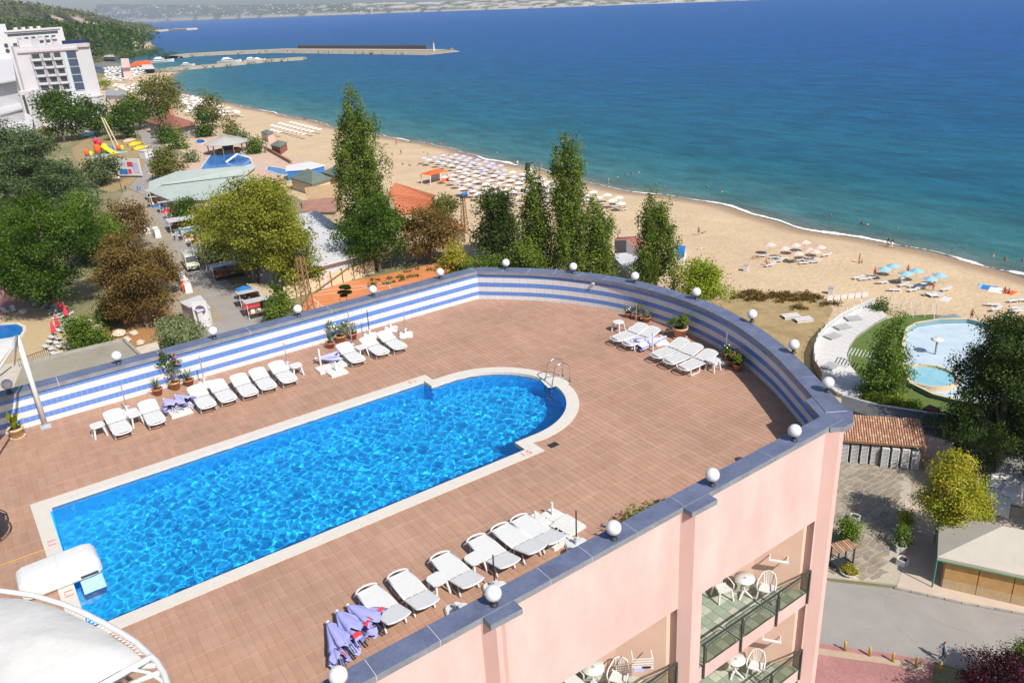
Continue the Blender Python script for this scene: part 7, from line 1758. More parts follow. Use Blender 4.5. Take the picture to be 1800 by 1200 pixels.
for i, (x, y, lab) in enumerate([(258, 408, 'white shop display stand on the left of the street, upper one'), (277, 415, 'white shop display stand with dark gaps left of the street'), (322, 498, 'white clothes rack left of the street below the van'), (330, 510, 'white rack beside the white kiosk roof')]):
    t = thing('display_stand', lab, 'display stand', at(x, y), ra)
    for k in range(4): b = MB(); b.box((k * 1.0 - 1.5, 0, 0), (0.8, 1.2, 1.6 + 0.2 * (k % 2)), top=0.9); b.build('display_panel', [M_WF, M_FABR, M_PKF, M_WF][k], t)
    b = MB(); b.box((0, 0.8, 0), (4, 0.08, 0.4)); b.build('base', M_HG, t)
b = MB(); b.lathe([(0.5, 0), (0.6, 1.2), (0.3, 1.9), (0.05, 2.0)], 10)
om = b.mesh('orange_sign', M_ORF)
tag(shared('orange_sign', om, at(326, 512), 0), 'round orange figure at the left kerb beside the white kiosk', 'sign'); tag(shared('orange_sign', om, at(309, 397), 0), 'round orange figure on the right of the street above the small awnings', 'sign')
b = MB(); pm = parasol_mesh(M_BLUEP, 1.4, 2.3); tag(shared('blue_parasol', pm, at(432, 526)), 'bright blue parasol standing at the upper white canopy stall', 'parasol')
slab_roof('white_kiosk', 'white kiosk with a flat roof on the left of the street above the parapet', [(315, 531), (346, 547), (369, 539), (352, 518)], [3, 3, 3, 3], M_FABR, M_FABR)
slab_roof('brown_booth', 'open brown wooden booth with sand coloured floor under the plane trees', [(432, 498), (470, 530), (490, 520), (468, 498)], [2.0, 2.0, 2.0, 2.0], mat('sand_floor', (0.50, 0.40, 0.26)), M_WOOD)
P = at(359, 574); t = thing('poster_stand', 'tall white poster stand with a dark purple figure print beside the kiosk', 'poster stand', P, -0.5)
b = MB(); b.box((0, 0, 0), (2.3, 0.3, 4.2)); b.build('panel', M_PAINT, t)
b = MB(); b.lathe([(0.01, 0), (0.8, 0.0)], 20); o = b.build('print', mat('purple_print', (0.08, 0.04, 0.22), (0.35, 0.32, 0.45), scale=2.5), t, loc=(0, -0.16, 2.8)); o.rotation_euler = (math.pi / 2, 0, 0)
# ---- van
t = thing('delivery_van', 'cream delivery van driving down the market street towards the hotel', 'van', (at(337, 470).x, at(337, 470).y, GZ + 0.02), ra + math.pi); t.scale = (1.2, 1.15, 1.12)
M_VAN = mat('cream_paint', (0.66, 0.64, 0.47), rough=0.3, var=0.03, spec=0.5, coat=0.4)
prof_ = [(-2.7, 0.45), (-2.7, 2.35), (-2.5, 2.5), (1.0, 2.5), (1.35, 2.4), (2.05, 1.45), (2.75, 1.2), (2.85, 0.8), (2.85, 0.45)]
b = MB(); n = len(prof_)
for s in (1,):
    vs = [(x, -1.0, z) for x, z in prof_] + [(x, 1.0, z) for x, z in prof_]
    vs = [(x, y * (0.88 if z > 2.0 else 0.97 if z > 1.3 else 1.0), z) for x, y, z in vs]
    b.add(vs, [tuple(range(n)), tuple(range(2 * n - 1, n - 1, -1))] + [(i, i + n, (i + 1) % n + n, (i + 1) % n) for i in range(n)])
b.build('body', M_VAN, t)
b = MB(); b.add([(1.42, -0.82, 2.33), (1.42, 0.82, 2.33), (2.05, 0.92, 1.50), (2.05, -0.92, 1.50)], [(0, 1, 2, 3)]); b.v = [(x + 0.03, y, z + 0.02) for x, y, z in b.v]; b.build('windscreen', M_GLASS, t)
for s in (-1, 1):
    b = MB(); b.add([(0.4, s * 0.985, 1.5), (1.75, s * 0.985, 1.5), (1.25, s * 0.915, 2.15), (0.4, s * 0.915, 2.15)], [(0, 1, 2, 3)]); b.v = [(x, y + s * 0.02, z) for x, y, z in b.v]; b.build('side_window', M_GLASS, t)
    b = MB(); b.box((1.7, s * 1.12, 1.5), (0.12, 0.2, 0.3)); b.build('wing_mirror', M_DARK, t)
    b = MB(); b.box((2.82, s * 0.72, 0.85), (0.1, 0.4, 0.22)); b.build('headlight', M_METAL, t)
    for x in (-1.7, 1.85):
        w_ = MB(); w_.lathe([(0.36, -0.12), (0.36, 0.12)], 18); o = w_.build('wheel', M_DARK, t, loc=(x, s * 0.92, 0.36)); o.rotation_euler = (math.pi / 2, 0, 0)
        w2 = MB(); w2.lathe([(0.2, -0.13), (0.2, 0.13)], 12); w2.build('rim', M_METAL, o)
b = MB(); b.box((2.87, 0, 0.5), (0.06, 1.9, 0.22)); b.build('bumper', M_DARK, t); b = MB(); b.box((2.91, 0, 0.55), (0.02, 0.5, 0.12)); b.build('number_plate', M_PAINT, t)
b = MB(); b.box((2.868, 0, 0.82), (0.03, 0.9, 0.18)); b.build('grille', M_DARK, t)
# ---- bouncy castle lawn
t = thing('bouncy_castle', 'orange and yellow inflatable castle with a red top on the dry lawn', 'bouncy castle', at(186, 272), 0.3); t.scale = (0.85, 0.85, 0.7)
b = MB(); b.box((0, 0, 0), (16, 7, 0.5)); b.build('base_mat', M_LB, t)
for i, (x, y, r_, h, m) in enumerate([(-7, -2, 0.8, 3.5, M_YEL), (-7, 2, 0.8, 4, M_ORF), (-2, 2, 1.4, 6, M_ORF), (1, 2, 1.6, 5.5, M_YEL), (4, 2, 0.9, 3.8, M_BLUEP), (7, -1.5, 0.8, 3.6, M_YEL), (7, 2, 0.8, 3.4, M_ORF)]):
    b = MB(); b.lathe([(r_, 0.5), (r_, h * 0.8), (r_ * 0.7, h * 0.95), (0.05, h)], 12, (x, y, 0)); b.build('tower', m, t, True)
b = MB(); b.ball((-1.2, 2, 6.6), 1.6, 8); b.ball((-2.2, 1.4, 7.8), 1.1, 8); b.build('red_top', M_REDF, t, True)
b = MB(); b.add([(-1, 1.5, 4.5), (1.5, 1.5, 4.5), (3.5, -4.5, 0.4), (0.5, -4.5, 0.4)], [(0, 1, 2, 3)]); b.build('slide', M_YEL, t)
for i, (x, y, m, lab) in enumerate([(237, 255, M_YEL, 'yellow inflatable boat on the lawn, upper one'), (246, 262, M_YEL, 'yellow inflatable boat on the lawn, lower one'), (227, 249, mat('peach_pad', (0.6, 0.4, 0.25)), 'peach coloured pad behind the yellow inflatables')]):
    b = MB(); b.box((0, 0, 0), (5.5, 2.4, 0.9), top=0.8); b.box((0, 0, 0.9), (3, 1.4, 0.3)); tag(b.build('inflatable', m, None, True, at(x, y), 0.4), lab, 'inflatable')
b = MB(); b.box((0, 0, 0), (3.4, 3.0, 2.4)); b.box((0, 0, 2.4), (3.7, 3.3, 0.2)); tag(b.build('ticket_booth', M_HW, None, False, at(258, 277), 0.5), 'white ticket booth at the corner of the lawn beside the olive green clump', 'booth')
t = thing('billboard', 'large billboard with purple, white and red shapes between lawn and street', 'billboard', at(231, 312), -0.9)
b = MB(); b.box((0, 0, 0.6), (8.5, 0.4, 5.2)); b.build('board', M_PAINT, t)
for i, (x, z, w_, h, m) in enumerate([(-2.2, 1.0, 3.2, 1.6, M_BLUEP), (0.8, 3.4, 2.2, 1.4, M_REDF), (2.6, 1.4, 2.2, 3.2, M_PPF), (-1.8, 3.6, 2.0, 1.2, M_PPF), (0.2, 1.2, 1.2, 1.4, M_REDF)]):
    b = MB(); b.box((x, -0.22, z), (w_, 0.03, h)); b.build('print', m, t)
for x in (-3.8, 3.8): b = MB(); b.box((x, 0, 0), (0.25, 0.25, 0.6)); b.build('post', M_DARK, t)
for x, y, yt, lab in ((265, 290, 258, 'thin dark street lamp by the white booth'), (247, 303, 281, 'thin dark street lamp beside the billboard'), (215, 338, 312, 'thin dark street lamp at the lawn corner by the street'), (203, 262, 205, 'pair of leaning yellowish poles behind the bouncy castle')):
    P = at(x, y); H = height(P, yt); t = thing('street_lamp' if 'lamp' in lab else 'leaning_poles', lab, 'street lamp' if 'lamp' in lab else 'pole', P)
    b = MB(); m = M_DARK if 'lamp' in lab else M_YWALL
    if 'lamp' in lab: b.tube([(0, 0, 0), (0, 0, H)], [0.1, 0.06], 6)
    else: b.tube([(0, 0, 0), (-2, 1, H)], 0.25, 6); b.tube([(1.5, 0, 0), (-1.2, 1, H * 0.95)], 0.25, 6)
    b.build('pole', m, t)
    if 'lamp' in lab: b = MB(); b.ball((0, 0, H), 0.3, 6); b.build('lamp_head', M_GLOBE, t)

# ---- the lower left pool terrace
LPX = [(79, 531), (70, 534), (62, 540), (80, 538), (92, 541), (76, 545), (88, 549), (98, 551), (84, 555), (96, 558), (106, 560), (92, 563), (104, 567), (113, 566), (97, 573), (108, 575), (94, 582), (104, 584), (88, 594), (98, 596), (84, 602), (96, 604), (78, 610), (88, 614), (102, 610), (112, 604), (118, 612), (126, 610), (92, 622), (104, 622), (13, 552), (25, 549), (3, 560)]
for i, (x, y) in enumerate(LPX):
    p = at(x, y, GZ + 0.04); c = at(40, 575); a = math.atan2(p.y - c.y, p.x - c.x)
    tag(shared('terrace_lounger', BLm, p, a + Rp.uniform(-.15, .15), 1.15), 'white lounger in the double row along the shrubs of the yellow terrace' if x > 40 else 'white lounger in the small group above the left pool', 'lounger', 'white loungers on the yellow terrace' if x > 40 else 'white loungers above the left pool')
b = MB(); b.tube([(0, 0, 0), (0, 0, 2.9)], 0.04, 6, 1); b.lathe([(0.4, 0.75), (0.28, 1.6), (0.12, 2.4), (0.03, 2.75)], 10); cpm = b.mesh('closed_parasol', [M_REDF, M_PAINT])
for i, (x, y, lab) in enumerate([(75, 528, 'half hidden under the big dark tree'), (93, 537, 'at the top of the lounger row'), (108, 549, 'tallest looking one beside the shrubs'), (119, 560, 'tucked against the green shrub'), (104, 580, 'in the middle of the lounger row'), (97, 591, 'lowest in the open lounger row'), (152, 616, 'alone behind the flat grey roof'), (1, 560, 'cut by the left edge of the photo')]):
    tag(shared('closed_parasol', cpm, at(x, y, GZ + 0.04), 0), 'closed red parasol ' + lab, 'parasol', 'closed red parasols on the terrace')
for i, (x, y) in enumerate([(4, 494), (10, 489), (17, 494), (6, 500), (14, 503), (22, 500), (2, 484), (22, 490)]):
    b = MB(); b.lathe([(0.3, 0), (0.05, 0.05), (0.05, 0.72), (0.55, 0.74), (0.5, 0.8)], 10); tag(b.build('cafe_table', mat('cream_top', (0.62, 0.52, 0.36)) if i % 2 else bpy.data.materials.get('green_cloth'), None, False, at(x, y)), 'round cafe table in the green and cream cluster at the left edge', 'table', 'cafe tables at the left edge')
b = MB(); b.box((0, 0, 0), (1.0, 0.9, 0.45)); tag(b.build('terrace_table', M_WHITE, None, False, at(41, 549, GZ + 0.04), 0.3), 'small white table standing alone above the left pool', 'table')
# ================================================================ FURNITURE ON THE ROOF
DZ = 0.002
def lounger_proto():
    t = thing('sun_lounger', 'x', 'sun lounger')
    b = MB()
    for s in (-1, 1): b.tube([(0.17, s * 0.30, 0.30), (0.6, s * 0.315, 0.305), (1.14, s * 0.315, 0.305)], 0.028, 6)
    arc = [(0.17 - 0.17 * math.sin(a), 0.30 * math.cos(a), 0.30) for a in [math.pi * k / 10 for k in range(11)]]
    b.tube(arc, 0.030, 6)
    b.add([(0.0, y, 0.315) for y in (-.2, .2)] + [(0.09, -.2, .315), (0.09, .2, .315)], [(0, 2, 3, 1)]) if False else None
    b.tube([(0.17, -0.3, 0.305), (0.17, 0.3, 0.305)], 0.028, 6); b.build('frame', M_WHITE, t, True)
    b = MB()
    for i in range(22): b.box((0.205 + 0.0425 * i, 0, 0.29), (0.037, 0.60, 0.03))
    for y in (-0.3, -0.1, 0.1, 0.3): b.box((0.66, y, 0.285), (0.95, 0.045, 0.028))
    b.build('seat', M_WHITE, t)
    b = MB(); sl = 0.255; ca, sa = math.cos(sl), math.sin(sl)
    def tr(u, y, w_): return (1.15 + u * ca - w_ * sa, y, 0.305 + u * sa + w_ * ca)
    def plate(u0, u1, y0, y1, w0, w1): 
        P = [tr(u, y, w_) for w_ in (w0, w1) for u, y in ((u0, y0), (u1, y0), (u1, y1), (u0, y1))]; b.add(P, [(3, 2, 1, 0), (4, 5, 6, 7), (0, 1, 5, 4), (1, 2, 6, 5), (2, 3, 7, 6), (3, 0, 4, 7)])
    for i in range(16): plate(0.03 + 0.0425 * i, 0.067 + 0.0425 * i, -0.30, 0.30, -0.01, 0.018)
    for y in (-0.3, -0.1, 0.1, 0.3): plate(0.02, 0.72, y - 0.024, y + 0.024, -0.014, 0.014)
    b.tube([tr(0.02, -0.315, 0.0)] + [tr(0.66 + 0.13 * math.sin(a), -0.315 * math.cos(a), 0) for a in [math.pi * k / 10 for k in range(11)]] + [tr(0.02, 0.315, 0)], 0.026, 6)
    P = [tr(0.70 + (0.11 * math.sin(a)), -0.29 * math.cos(a), w_) for w_ in (0.0, 0.016) for a in [math.pi * k / 8 for k in range(9)]]; b.add(P, [tuple(range(9)), tuple(range(17, 8, -1))])
    b.build('backrest', M_WHITE, t)
    for x0, x1 in ((0.28, 0.78), (1.15, 1.6)):
        for s in (-1, 1):
            b = MB(); y = s * 0.28; b.tube([(x0, y, 0.29), (x0 - 0.02, y, 0.05), (x0 + 0.03, y, 0.025), (x1 - 0.03, y, 0.025), (x1, y, 0.06), (x1 - (0 if x0 < 1 else .1), y, 0.29)], 0.024, 6); b.build('leg', M_WHITE, t, True)
    return t
LP_ = lounger_proto(); first = [True]
def lounger(x, y, rz, label, group):
    if first[0]:
        first[0] = False; LP_.location = (x, y, DZ); LP_.rotation_euler = (0, 0, rz); tag(LP_, label, None, group); return LP_
    return dup(LP_, (x + rng.uniform(-.02, .02), y + rng.uniform(-.05, .05), DZ), rz + rng.uniform(-0.025, 0.025), label, group, (1.0, 1.0, rng.uniform(0.93, 1.12)))
UP = math.pi / 2
for x, lab in zip((2.45, 3.6, 5.5, 6.3, 7.1, 7.9, 8.75, 11.75, 12.9, 13.75), ('leftmost white lounger in the row, right of the lone stool', 'second white lounger from the left, beside the folded lilac parasols', 'third white lounger from the left, right of the folded lilac parasols', 'fourth white lounger from the left, in front of the parasol base', 'middle lounger of five set close together by the striped wall', 'second last lounger of the five set close together by the striped wall', 'last lounger before the gap, with a stool on its right', 'first white lounger after the gap, right of the grey base slabs', 'middle one of the three loungers below the flower pots', 'rightmost lounger of the left row')):
    lounger(x, 29.5, UP + rng.uniform(-0.03, 0.03), lab, 'white sun loungers along the striped parapet')
for x, lab in zip((5.75, 6.65, 7.9, 9.08, 9.85, 10.5), ('near white lounger right beside the pile of purple parasols', 'second near lounger, with a stool on its right side', 'third near lounger, between the two stools', 'fourth near lounger, right of the upper stool', 'fifth near lounger, overlapping its right neighbour', 'last near lounger, beside the stacked white slabs')):
    lounger(x, 16.35, -UP + rng.uniform(-0.03, 0.03) + 0.02, lab, 'white sun loungers along the right front parapet')
for y, lab in zip((24.15, 23.4, 21.7, 20.95, 20.2), ('farthest lounger of the right group, beside the round stool', 'second lounger of the right group, left of the folded parasol', 'third lounger of the right group, right of the folded parasol', 'fourth lounger of the right group', 'nearest lounger of the right group, with stool and parasol base beside it')):
    lounger(21.0, y, 0.06 + rng.uniform(-0.03, 0.03), lab, 'white sun loungers by the curved end')
# stools
def stool(x, y, rz, label, round_=False):
    t = thing('plastic_stool', label, 'stool', (x, y, DZ), rz, 'white plastic stools'); b = MB()
    if round_: b.lathe([(0.22, 0.40), (0.25, 0.42), (0.25, 0.45), (0.22, 0.465)], 20)
    else:
        oct_ = [(0.24 * sx, 0.15 * sy) if k else (0.15 * sx, 0.24 * sy) for sx, sy, k in ((1, 1, 1), (1, 1, 0), (-1, 1, 0), (-1, 1, 1), (-1, -1, 1), (-1, -1, 0), (1, -1, 0), (1, -1, 1))]
        b.prism(oct_, 0.41, 0.455)
    b.build('seat', M_WHITE, t)
    for sx in (-1, 1):
        for sy in (-1, 1): b = MB(); b.bar((sx * 0.15, sy * 0.15, 0.41), (sx * 0.21, sy * 0.21, 0.0), 0.055, 0.055); b.build('leg', M_WHITE, t)
    return t
stool(1.75, 30.6, 0.1, 'lone white stool at the left end of the lounger row'); stool(3.03, 30.6, 0.2, 'white stool between the two leftmost loungers'); stool(9.4, 30.7, 0, 'white stool right of the last lounger before the gap'); stool(12.32, 30.6, 0.1, 'white stool between the first two loungers after the gap')
stool(22.3, 25.25, 0.2, 'round white stool behind the farthest right group lounger', True); stool(22.35, 19.75, 0.1, 'white stool in front of the parasol base at the right group'); stool(7.3, 15.25, 0.1, 'near white stool between the second and third near loungers'); stool(8.5, 15.35, 0.1, 'near white stool between the third and fourth near loungers')
# parasol bases
M_POLE = mat('pole_grey', (0.45, 0.45, 0.50), rough=0.3, metal=0.6)
def pbase(x, y, label, pole=1.25, dark=False, rz=0.3):
    t = thing('parasol_stand', label, 'parasol base', (x, y, DZ), rz, 'white parasol bases'); n = 32; P = []
    for k in range(n): a = 2 * math.pi * k / n; r_ = 0.34 + 0.055 * math.cos(4 * a); P.append((r_ * math.cos(a), r_ * math.sin(a)))
    b = MB(); vs = [(x_ * k, y_ * k, z) for k, z in ((1, 0), (1.02, 0.05), (0.9, 0.11), (0.2, 0.13)) for x_, y_ in P]
    b.add(vs, [(i * n + k, i * n + (k + 1) % n, (i + 1) * n + (k + 1) % n, (i + 1) * n + k) for i in range(3) for k in range(n)] + [tuple(range(3 * n, 4 * n))]); b.build('foot', M_WHITE, t)
    b = MB(); b.lathe([(0.05, 0.12), (0.045, 0.32), (0.055, 0.33), (0.055, 0.37)], 10); b.tube([(0.05, 0, 0.3), (0.11, 0, 0.3)], 0.02, 6); b.build('socket', M_WHITE, t)
    if pole: b = MB(); b.tube([(0, 0, 0.36), (0.02, 0, pole)], 0.02, 8); b.build('pole', M_DARK if dark else M_POLE, t)
    return t
for x, y, p, dk, lab in ((2.95, 31.75, 1.25, 0, 'white parasol base with a thin pole behind the two leftmost loungers'), (6.05, 32.3, 1.3, 0, 'white parasol base with a pole beside the third flower pot'), (9.3, 31.5, 1.2, 0, 'white parasol base with a pole behind the last lounger before the gap'), (12.25, 31.4, 1.9, 0, 'white parasol base with a tall white pole between the loungers below the flower pots'), (13.55, 32.4, 1.3, 1, 'white parasol base with a dark pole right of the flower pots'), (14.65, 32.45, 0, 0, 'white parasol base without a pole by the striped wall'), (14.85, 31.35, 1.2, 0, 'white parasol base with a pole right of the rightmost lounger of the left row'),
                        (22.9, 24.75, 1.3, 0, 'white parasol base with a pole behind the right group'), (22.95, 20.2, 0, 0, 'white parasol base without a pole at the nearest lounger of the right group'), (23.3, 19.95, 1.3, 0, 'white parasol base with a pole at the end of the right group'), (22.7, 23.0, 0, 0, 'white parasol base next to the folded parasol of the right group'),
                        (7.26, 14.25, 0, 0, 'near white parasol base without a pole before the third near lounger'), (8.45, 14.35, 1.15, 1, 'near parasol base with a dark pole behind the globe lamp'), (11.2, 14.45, 1.2, 1, 'parasol base with a dark pole beside the stacked white slabs')):
    pbase(x, y, lab, p, dk)
# square base slabs
M_SLAB = mat('pale_slab_grey', (0.60, 0.60, 0.57), var=0.06, rough=0.7, scale=5)
def slab(x, y, rz, label, stub=False, z=0.0, h=0.09, s=0.62):
    t = thing('weight_slab', label, 'base slab', (x, y, DZ + z), rz); b = MB()
    b.box((0, 0, 0), (s, s, h), top=0.97)
    for k in (-1, 1): b.box((0, k * s * 0.22, h + 0.001), (s * 0.9, s * 0.38, 0.008))
    b.build('slab', M_SLAB, t)
    if stub: b = MB(); b.tube([(0, 0, h), (0, 0, h + 0.42)], 0.035, 10); b.build('tube', M_WHITE, t)
    return t
slab(10.92, 15.95, 0.1, 'white base slab with a short white tube beside the last near lounger', True, s=0.85); slab(11.55, 15.35, 0.1, 'white base slab lying flat nearest the parasol base with the dark pole', s=0.8); slab(10.95, 15.1, 0.1, 'white base slab half hidden by the last near lounger', s=0.75); slab(11.55, 16.0, 0.12, 'white base slab farthest from the last near lounger', True, s=0.55)
slab(10.5, 30.35, 0.0, 'pale grey base slab in the gap of the lounger row, the left one', s=0.7); slab(10.75, 29.75, 0.02, 'pale grey base slab in the gap of the lounger row, the nearer one', True, s=0.75); slab(11.2, 30.45, 0.0, 'pale greenish slab under the first lounger after the gap', s=0.7)
slab(4.6, 30.5, 0.0, 'pale base slab under the folded lilac parasols', s=0.8)
slab(5.35, 15.6, 0.1, 'small pale slab peeking out behind the purple parasols', s=0.5)
# folded parasols: pleated cloth round a pole
M_PURP2 = mat('lilac_fabric', (0.52, 0.50, 0.76), (0.44, 0.44, 0.72), rough=0.85, scale=5)
def folded(x, y, rz, label, group, L=1.12, R_=0.36, tilt=0.12, z=0.24, m=None, red=True, seed=0, roll=0.0):
    t = thing('folded_parasol', label, 'parasol', (x, y, DZ + z), rz, group); Rs = np.random.RandomState(seed); n = 36; secs = []
    ph = Rs.uniform(0, 6.28, 3)
    for k in range(15):
        u = k / 14; base = R_ * (0.10 + 0.9 * u ** 0.85) * (1.0 if k < 13 else 0.93); sec = []
        for a in range(n):
            th = 2 * math.pi * a / n; pl = 1 + (0.14 + 0.34 * u) * (0.7 * math.sin(8 * th + ph[0] + u) + 0.35 * math.sin(13 * th + ph[1] + 2 * u)) * 0.8
            edge = (0.10 * math.sin(4 * th + ph[2]) + 0.06 * math.sin(9 * th)) * (u ** 3)
            r_ = base * pl; sec.append((L * u + edge, r_ * 1.15 * math.cos(th), max(-z + 0.015, r_ * 0.62 * math.sin(th))))
        secs.append(sec)
    b = MB(); loft(b, secs); b.f = b.f[:-1]; b.m = b.m[:-1]; b.build('canopy', m or M_PURP, t, True)
    b = MB(); b.tube([(-0.06, 0, 0.0), (L + 0.28, 0, -z * 0.5 + 0.02)], 0.022, 8); b.build('pole', M_DARK if red else M_PAINT, t)
    b = MB()
    for k in range(4): a = 0.5 + k * 0.7; b.bar((L * 0.9, 0.1 * math.cos(a), 0.02), (L + 0.13, 0.14 * math.cos(a), -z * 0.6 + 0.04), 0.016, 0.016)
    b.build('rib', M_DARK if red else M_PAINT, t)
    b = MB(); b.lathe([(0.035, -0.05), (0.05, 0.0), (0.03, 0.04)], 8); o = b.build('tip', M_WHITE, t, loc=(-0.03, 0, 0)); o.rotation_euler = (0, -math.pi / 2, 0)
    if red:
        b = MB(); k = 11; th0 = 0.45
        P = [Vector(secs[j][a]) * 1.0 + Vector((0, 0.006, 0.014)) for j in (k, k + 2) for a in (3, 4, 5, 6, 7)]
        b.add(P, [(i, i + 1, i + 6, i + 5) for i in range(4)]); b.build('red_print', M_RED, t)
    return t
G1 = 'purple parasols piled beside the near loungers'
folded(4.5, 15.75, -UP + 0.05, 'folded purple parasol at the left of the near pile', G1, seed=1)
folded(4.82, 15.9, -UP + 0.1, 'folded purple parasol in the middle of the near pile', G1, seed=2, z=0.3)
folded(5.15, 16.0, -UP + 0.22, 'folded purple parasol at the right of the near pile, touching the first near lounger', G1, seed=3, R_=0.4)
folded(4.35, 15.1, -UP - 0.2, 'crumpled purple parasol edge at the lower left of the near pile', G1, L=0.7, R_=0.2, seed=4, z=0.2)
folded(4.3, 31.6, -UP + 0.15, 'folded pale lilac parasol beside the second lounger of the left row', 'pale lilac parasols between the left loungers', m=M_PURP2, red=False, seed=5, L=1.1)
folded(4.75, 31.65, -UP + 0.2, 'folded pale lilac parasol beside the third lounger of the left row', 'pale lilac parasols between the left loungers', m=M_PURP2, red=False, seed=6, L=1.15)
folded(10.45, 31.1, -0.5, 'crumpled lilac parasol lying across the grey base slabs', 'pale lilac parasols between the left loungers', m=M_PURP2, red=False, seed=7, L=0.9, R_=0.3, z=0.3)
folded(22.95, 23.0, math.pi - 0.1, 'folded lilac parasol in the middle of the right group', 'pale lilac parasols between the left loungers' and 'lilac parasols of the right group', m=M_PURP2, red=False, seed=8, L=1.5, R_=0.32)
b = MB(); b.tube([(0, 0, 0), (0, 0, 0.85)], 0.04, 8); tag(b.build('parasol_socket', M_WHITE, None, False, (21.9, 22.65, DZ)), 'short upright white tube beside the folded lilac parasol', 'tube')
b = MB(); b.tube([(0, 0, 0), (0, 0, 0.75)], 0.045, 8); tag(b.build('parasol_socket', M_WHITE, None, False, (10.55, 30.95, DZ)), 'upright white tube standing by the crumpled lilac parasol', 'tube')
# flower pots
def pot(x, y, r_, h, m, plant, label, n=500, ph=0.5, pw=0.35, seed=0, style='bush', flowers=None, saucer=False, name='potted_plant', cat='potted plant'):
    t = thing(name, label, cat, (x, y, DZ)); b = MB(); b.lathe([(r_ * 0.72, 0), (r_ * 0.93, h * 0.78), (r_ * 1.05, h * 0.78), (r_ * 1.08, h), (r_ * 0.92, h), (r_ * 0.88, h * 0.85)], 20); b.build('pot', m, t, True)
    b = MB(); b.lathe([(0.001, h * 0.86), (r_ * 0.86, h * 0.87)], 16); b.f = b.f[:-1]; b.m = b.m[:-1]; b.build('soil', M_SOIL, t)
    if saucer: b = MB(); b.lathe([(r_ * 0.95, 0), (r_ * 1.05, 0.05), (r_ * 0.75, 0.05)], 20); b.build('saucer', m, t)
    Rs = np.random.RandomState(seed + 50)
    if style == 'bush':
        B = [((Rs.uniform(-pw, pw) * 0.5, Rs.uniform(-pw, pw) * 0.5, h + ph * Rs.uniform(0.3, 0.8)), (pw * 0.5, pw * 0.5, ph * 0.28)) for _ in range(7)]
        V, Q, T = leaves(Rs, B, n, 0.07, 0.065)
    elif style == 'blade':
        V = []; T = []
        for i in range(n):
            a = Rs.uniform(0, 6.28); l = ph * Rs.uniform(0.6, 1.1); o = Rs.uniform(0.15, 0.8); w_ = 0.012 if plant != 'banana' else 0.075; d = np.array([math.cos(a), math.sin(a), 0]); s = np.array([-math.sin(a), math.cos(a), 0])
            pts = [np.array([0, 0, h * 0.9]) + d * o * l * u ** 1.4 + np.array([0, 0, l * (u - 0.45 * o * u * u)]) for u in (0, .35, .7, 1)]
            ws = (0.6, 1.3, 1.0, 0.1); 
            for k in range(3): V += [pts[k] - s * w_ * ws[k], pts[k] + s * w_ * ws[k], pts[k + 1] + s * w_ * ws[k + 1], pts[k + 1] - s * w_ * ws[k + 1]]; T += [Rs.uniform(0.2, 1)] * 4
        V = np.array(V); T = np.array(T); Q = np.arange(len(V)).reshape(-1, 4)
    o = bpy.data.objects.new('leaves', npmesh('pot_leaves', V, Q, LM['bright' if plant == 'banana' else plant], T)); col.objects.link(o); o.parent = t
    b = MB()
    for k in range(4): a = k * 1.57 + seed; b.tube([(0, 0, h * 0.8), (0.3 * pw * math.cos(a), 0.3 * pw * math.sin(a), h + ph * 0.5)], 0.012, 4)
    b.build('stem', M_BARK, t)
    if flowers:
        b = MB()
        for k in range(12): b.ball((Rs.uniform(-pw, pw) * 0.8, Rs.uniform(-pw, pw) * 0.8, h + ph * Rs.uniform(0.4, 1.0)), 0.035, 4)
        b.build('flowers', flowers, t)
    return t
M_GLZ = mat('ochre_glaze', (0.50, 0.27, 0.10), rough=0.35, var=0.15, spec=0.5); M_PINKF = mat('pink_flower', (0.70, 0.12, 0.18)); M_WHF = mat('white_flower', (0.75, 0.75, 0.68)); M_CREAMP = mat('cream_pot', (0.60, 0.44, 0.27), rough=0.6)
pot(4.3, 32.75, 0.2, 0.3, M_TERRA, 'green', 'terracotta pot with thin upright blades, left of three at the striped wall', 26, 0.65, style='blade', seed=1)
pot(5.0, 32.8, 0.22, 0.36, M_GLZ, 'dark', 'ochre glazed pot with a tall pink flowered shrub at the striped wall', 700, 1.25, 0.5, seed=2, flowers=M_PINKF)
pot(5.55, 32.8, 0.2, 0.28, M_TERRA, 'grey', 'terracotta pot with grey green blades, right of the pink flowered shrub', 26, 0.6, style='blade', seed=3)
pot(11.65, 32.45, 0.2, 0.28, M_TERRA, 'green', 'terracotta pot with drooping blades at the left of the white flowering one', 28, 0.6, style='blade', seed=4)
pot(12.25, 32.7, 0.24, 0.36, M_GLZ, 'grey', 'ochre glazed pot with a dense white flowering bush', 800, 0.75, 0.5, seed=5, flowers=M_WHF)
pot(12.85, 32.7, 0.2, 0.3, M_TERRA, 'grey', 'terracotta pot with a small twiggy plant right of the white flowering bush', 200, 0.5, 0.25, seed=6)
pot(-0.75, 32.55, 0.26, 0.42, M_CREAMP, 'banana', 'cream pot with a few large banana like leaves at the left edge', 8, 0.9, style='blade', seed=7, saucer=True)
pot(23.72, 26.15, 0.15, 0.24, M_TERRA, 'olive', 'small terracotta pot with a white bloom, left of three on the curved wall', 120, 0.3, 0.14, seed=8, flowers=M_WHF)
pot(23.85, 25.7, 0.18, 0.26, M_TERRA, 'olive', 'small terracotta pot with a thin tall plant, middle of three on the curved wall', 180, 0.55, 0.16, seed=9)
pot(23.95, 25.2, 0.19, 0.26, M_TERRA, 'grey', 'small terracotta pot with a low plant, right of three on the curved wall', 120, 0.25, 0.18, seed=10)
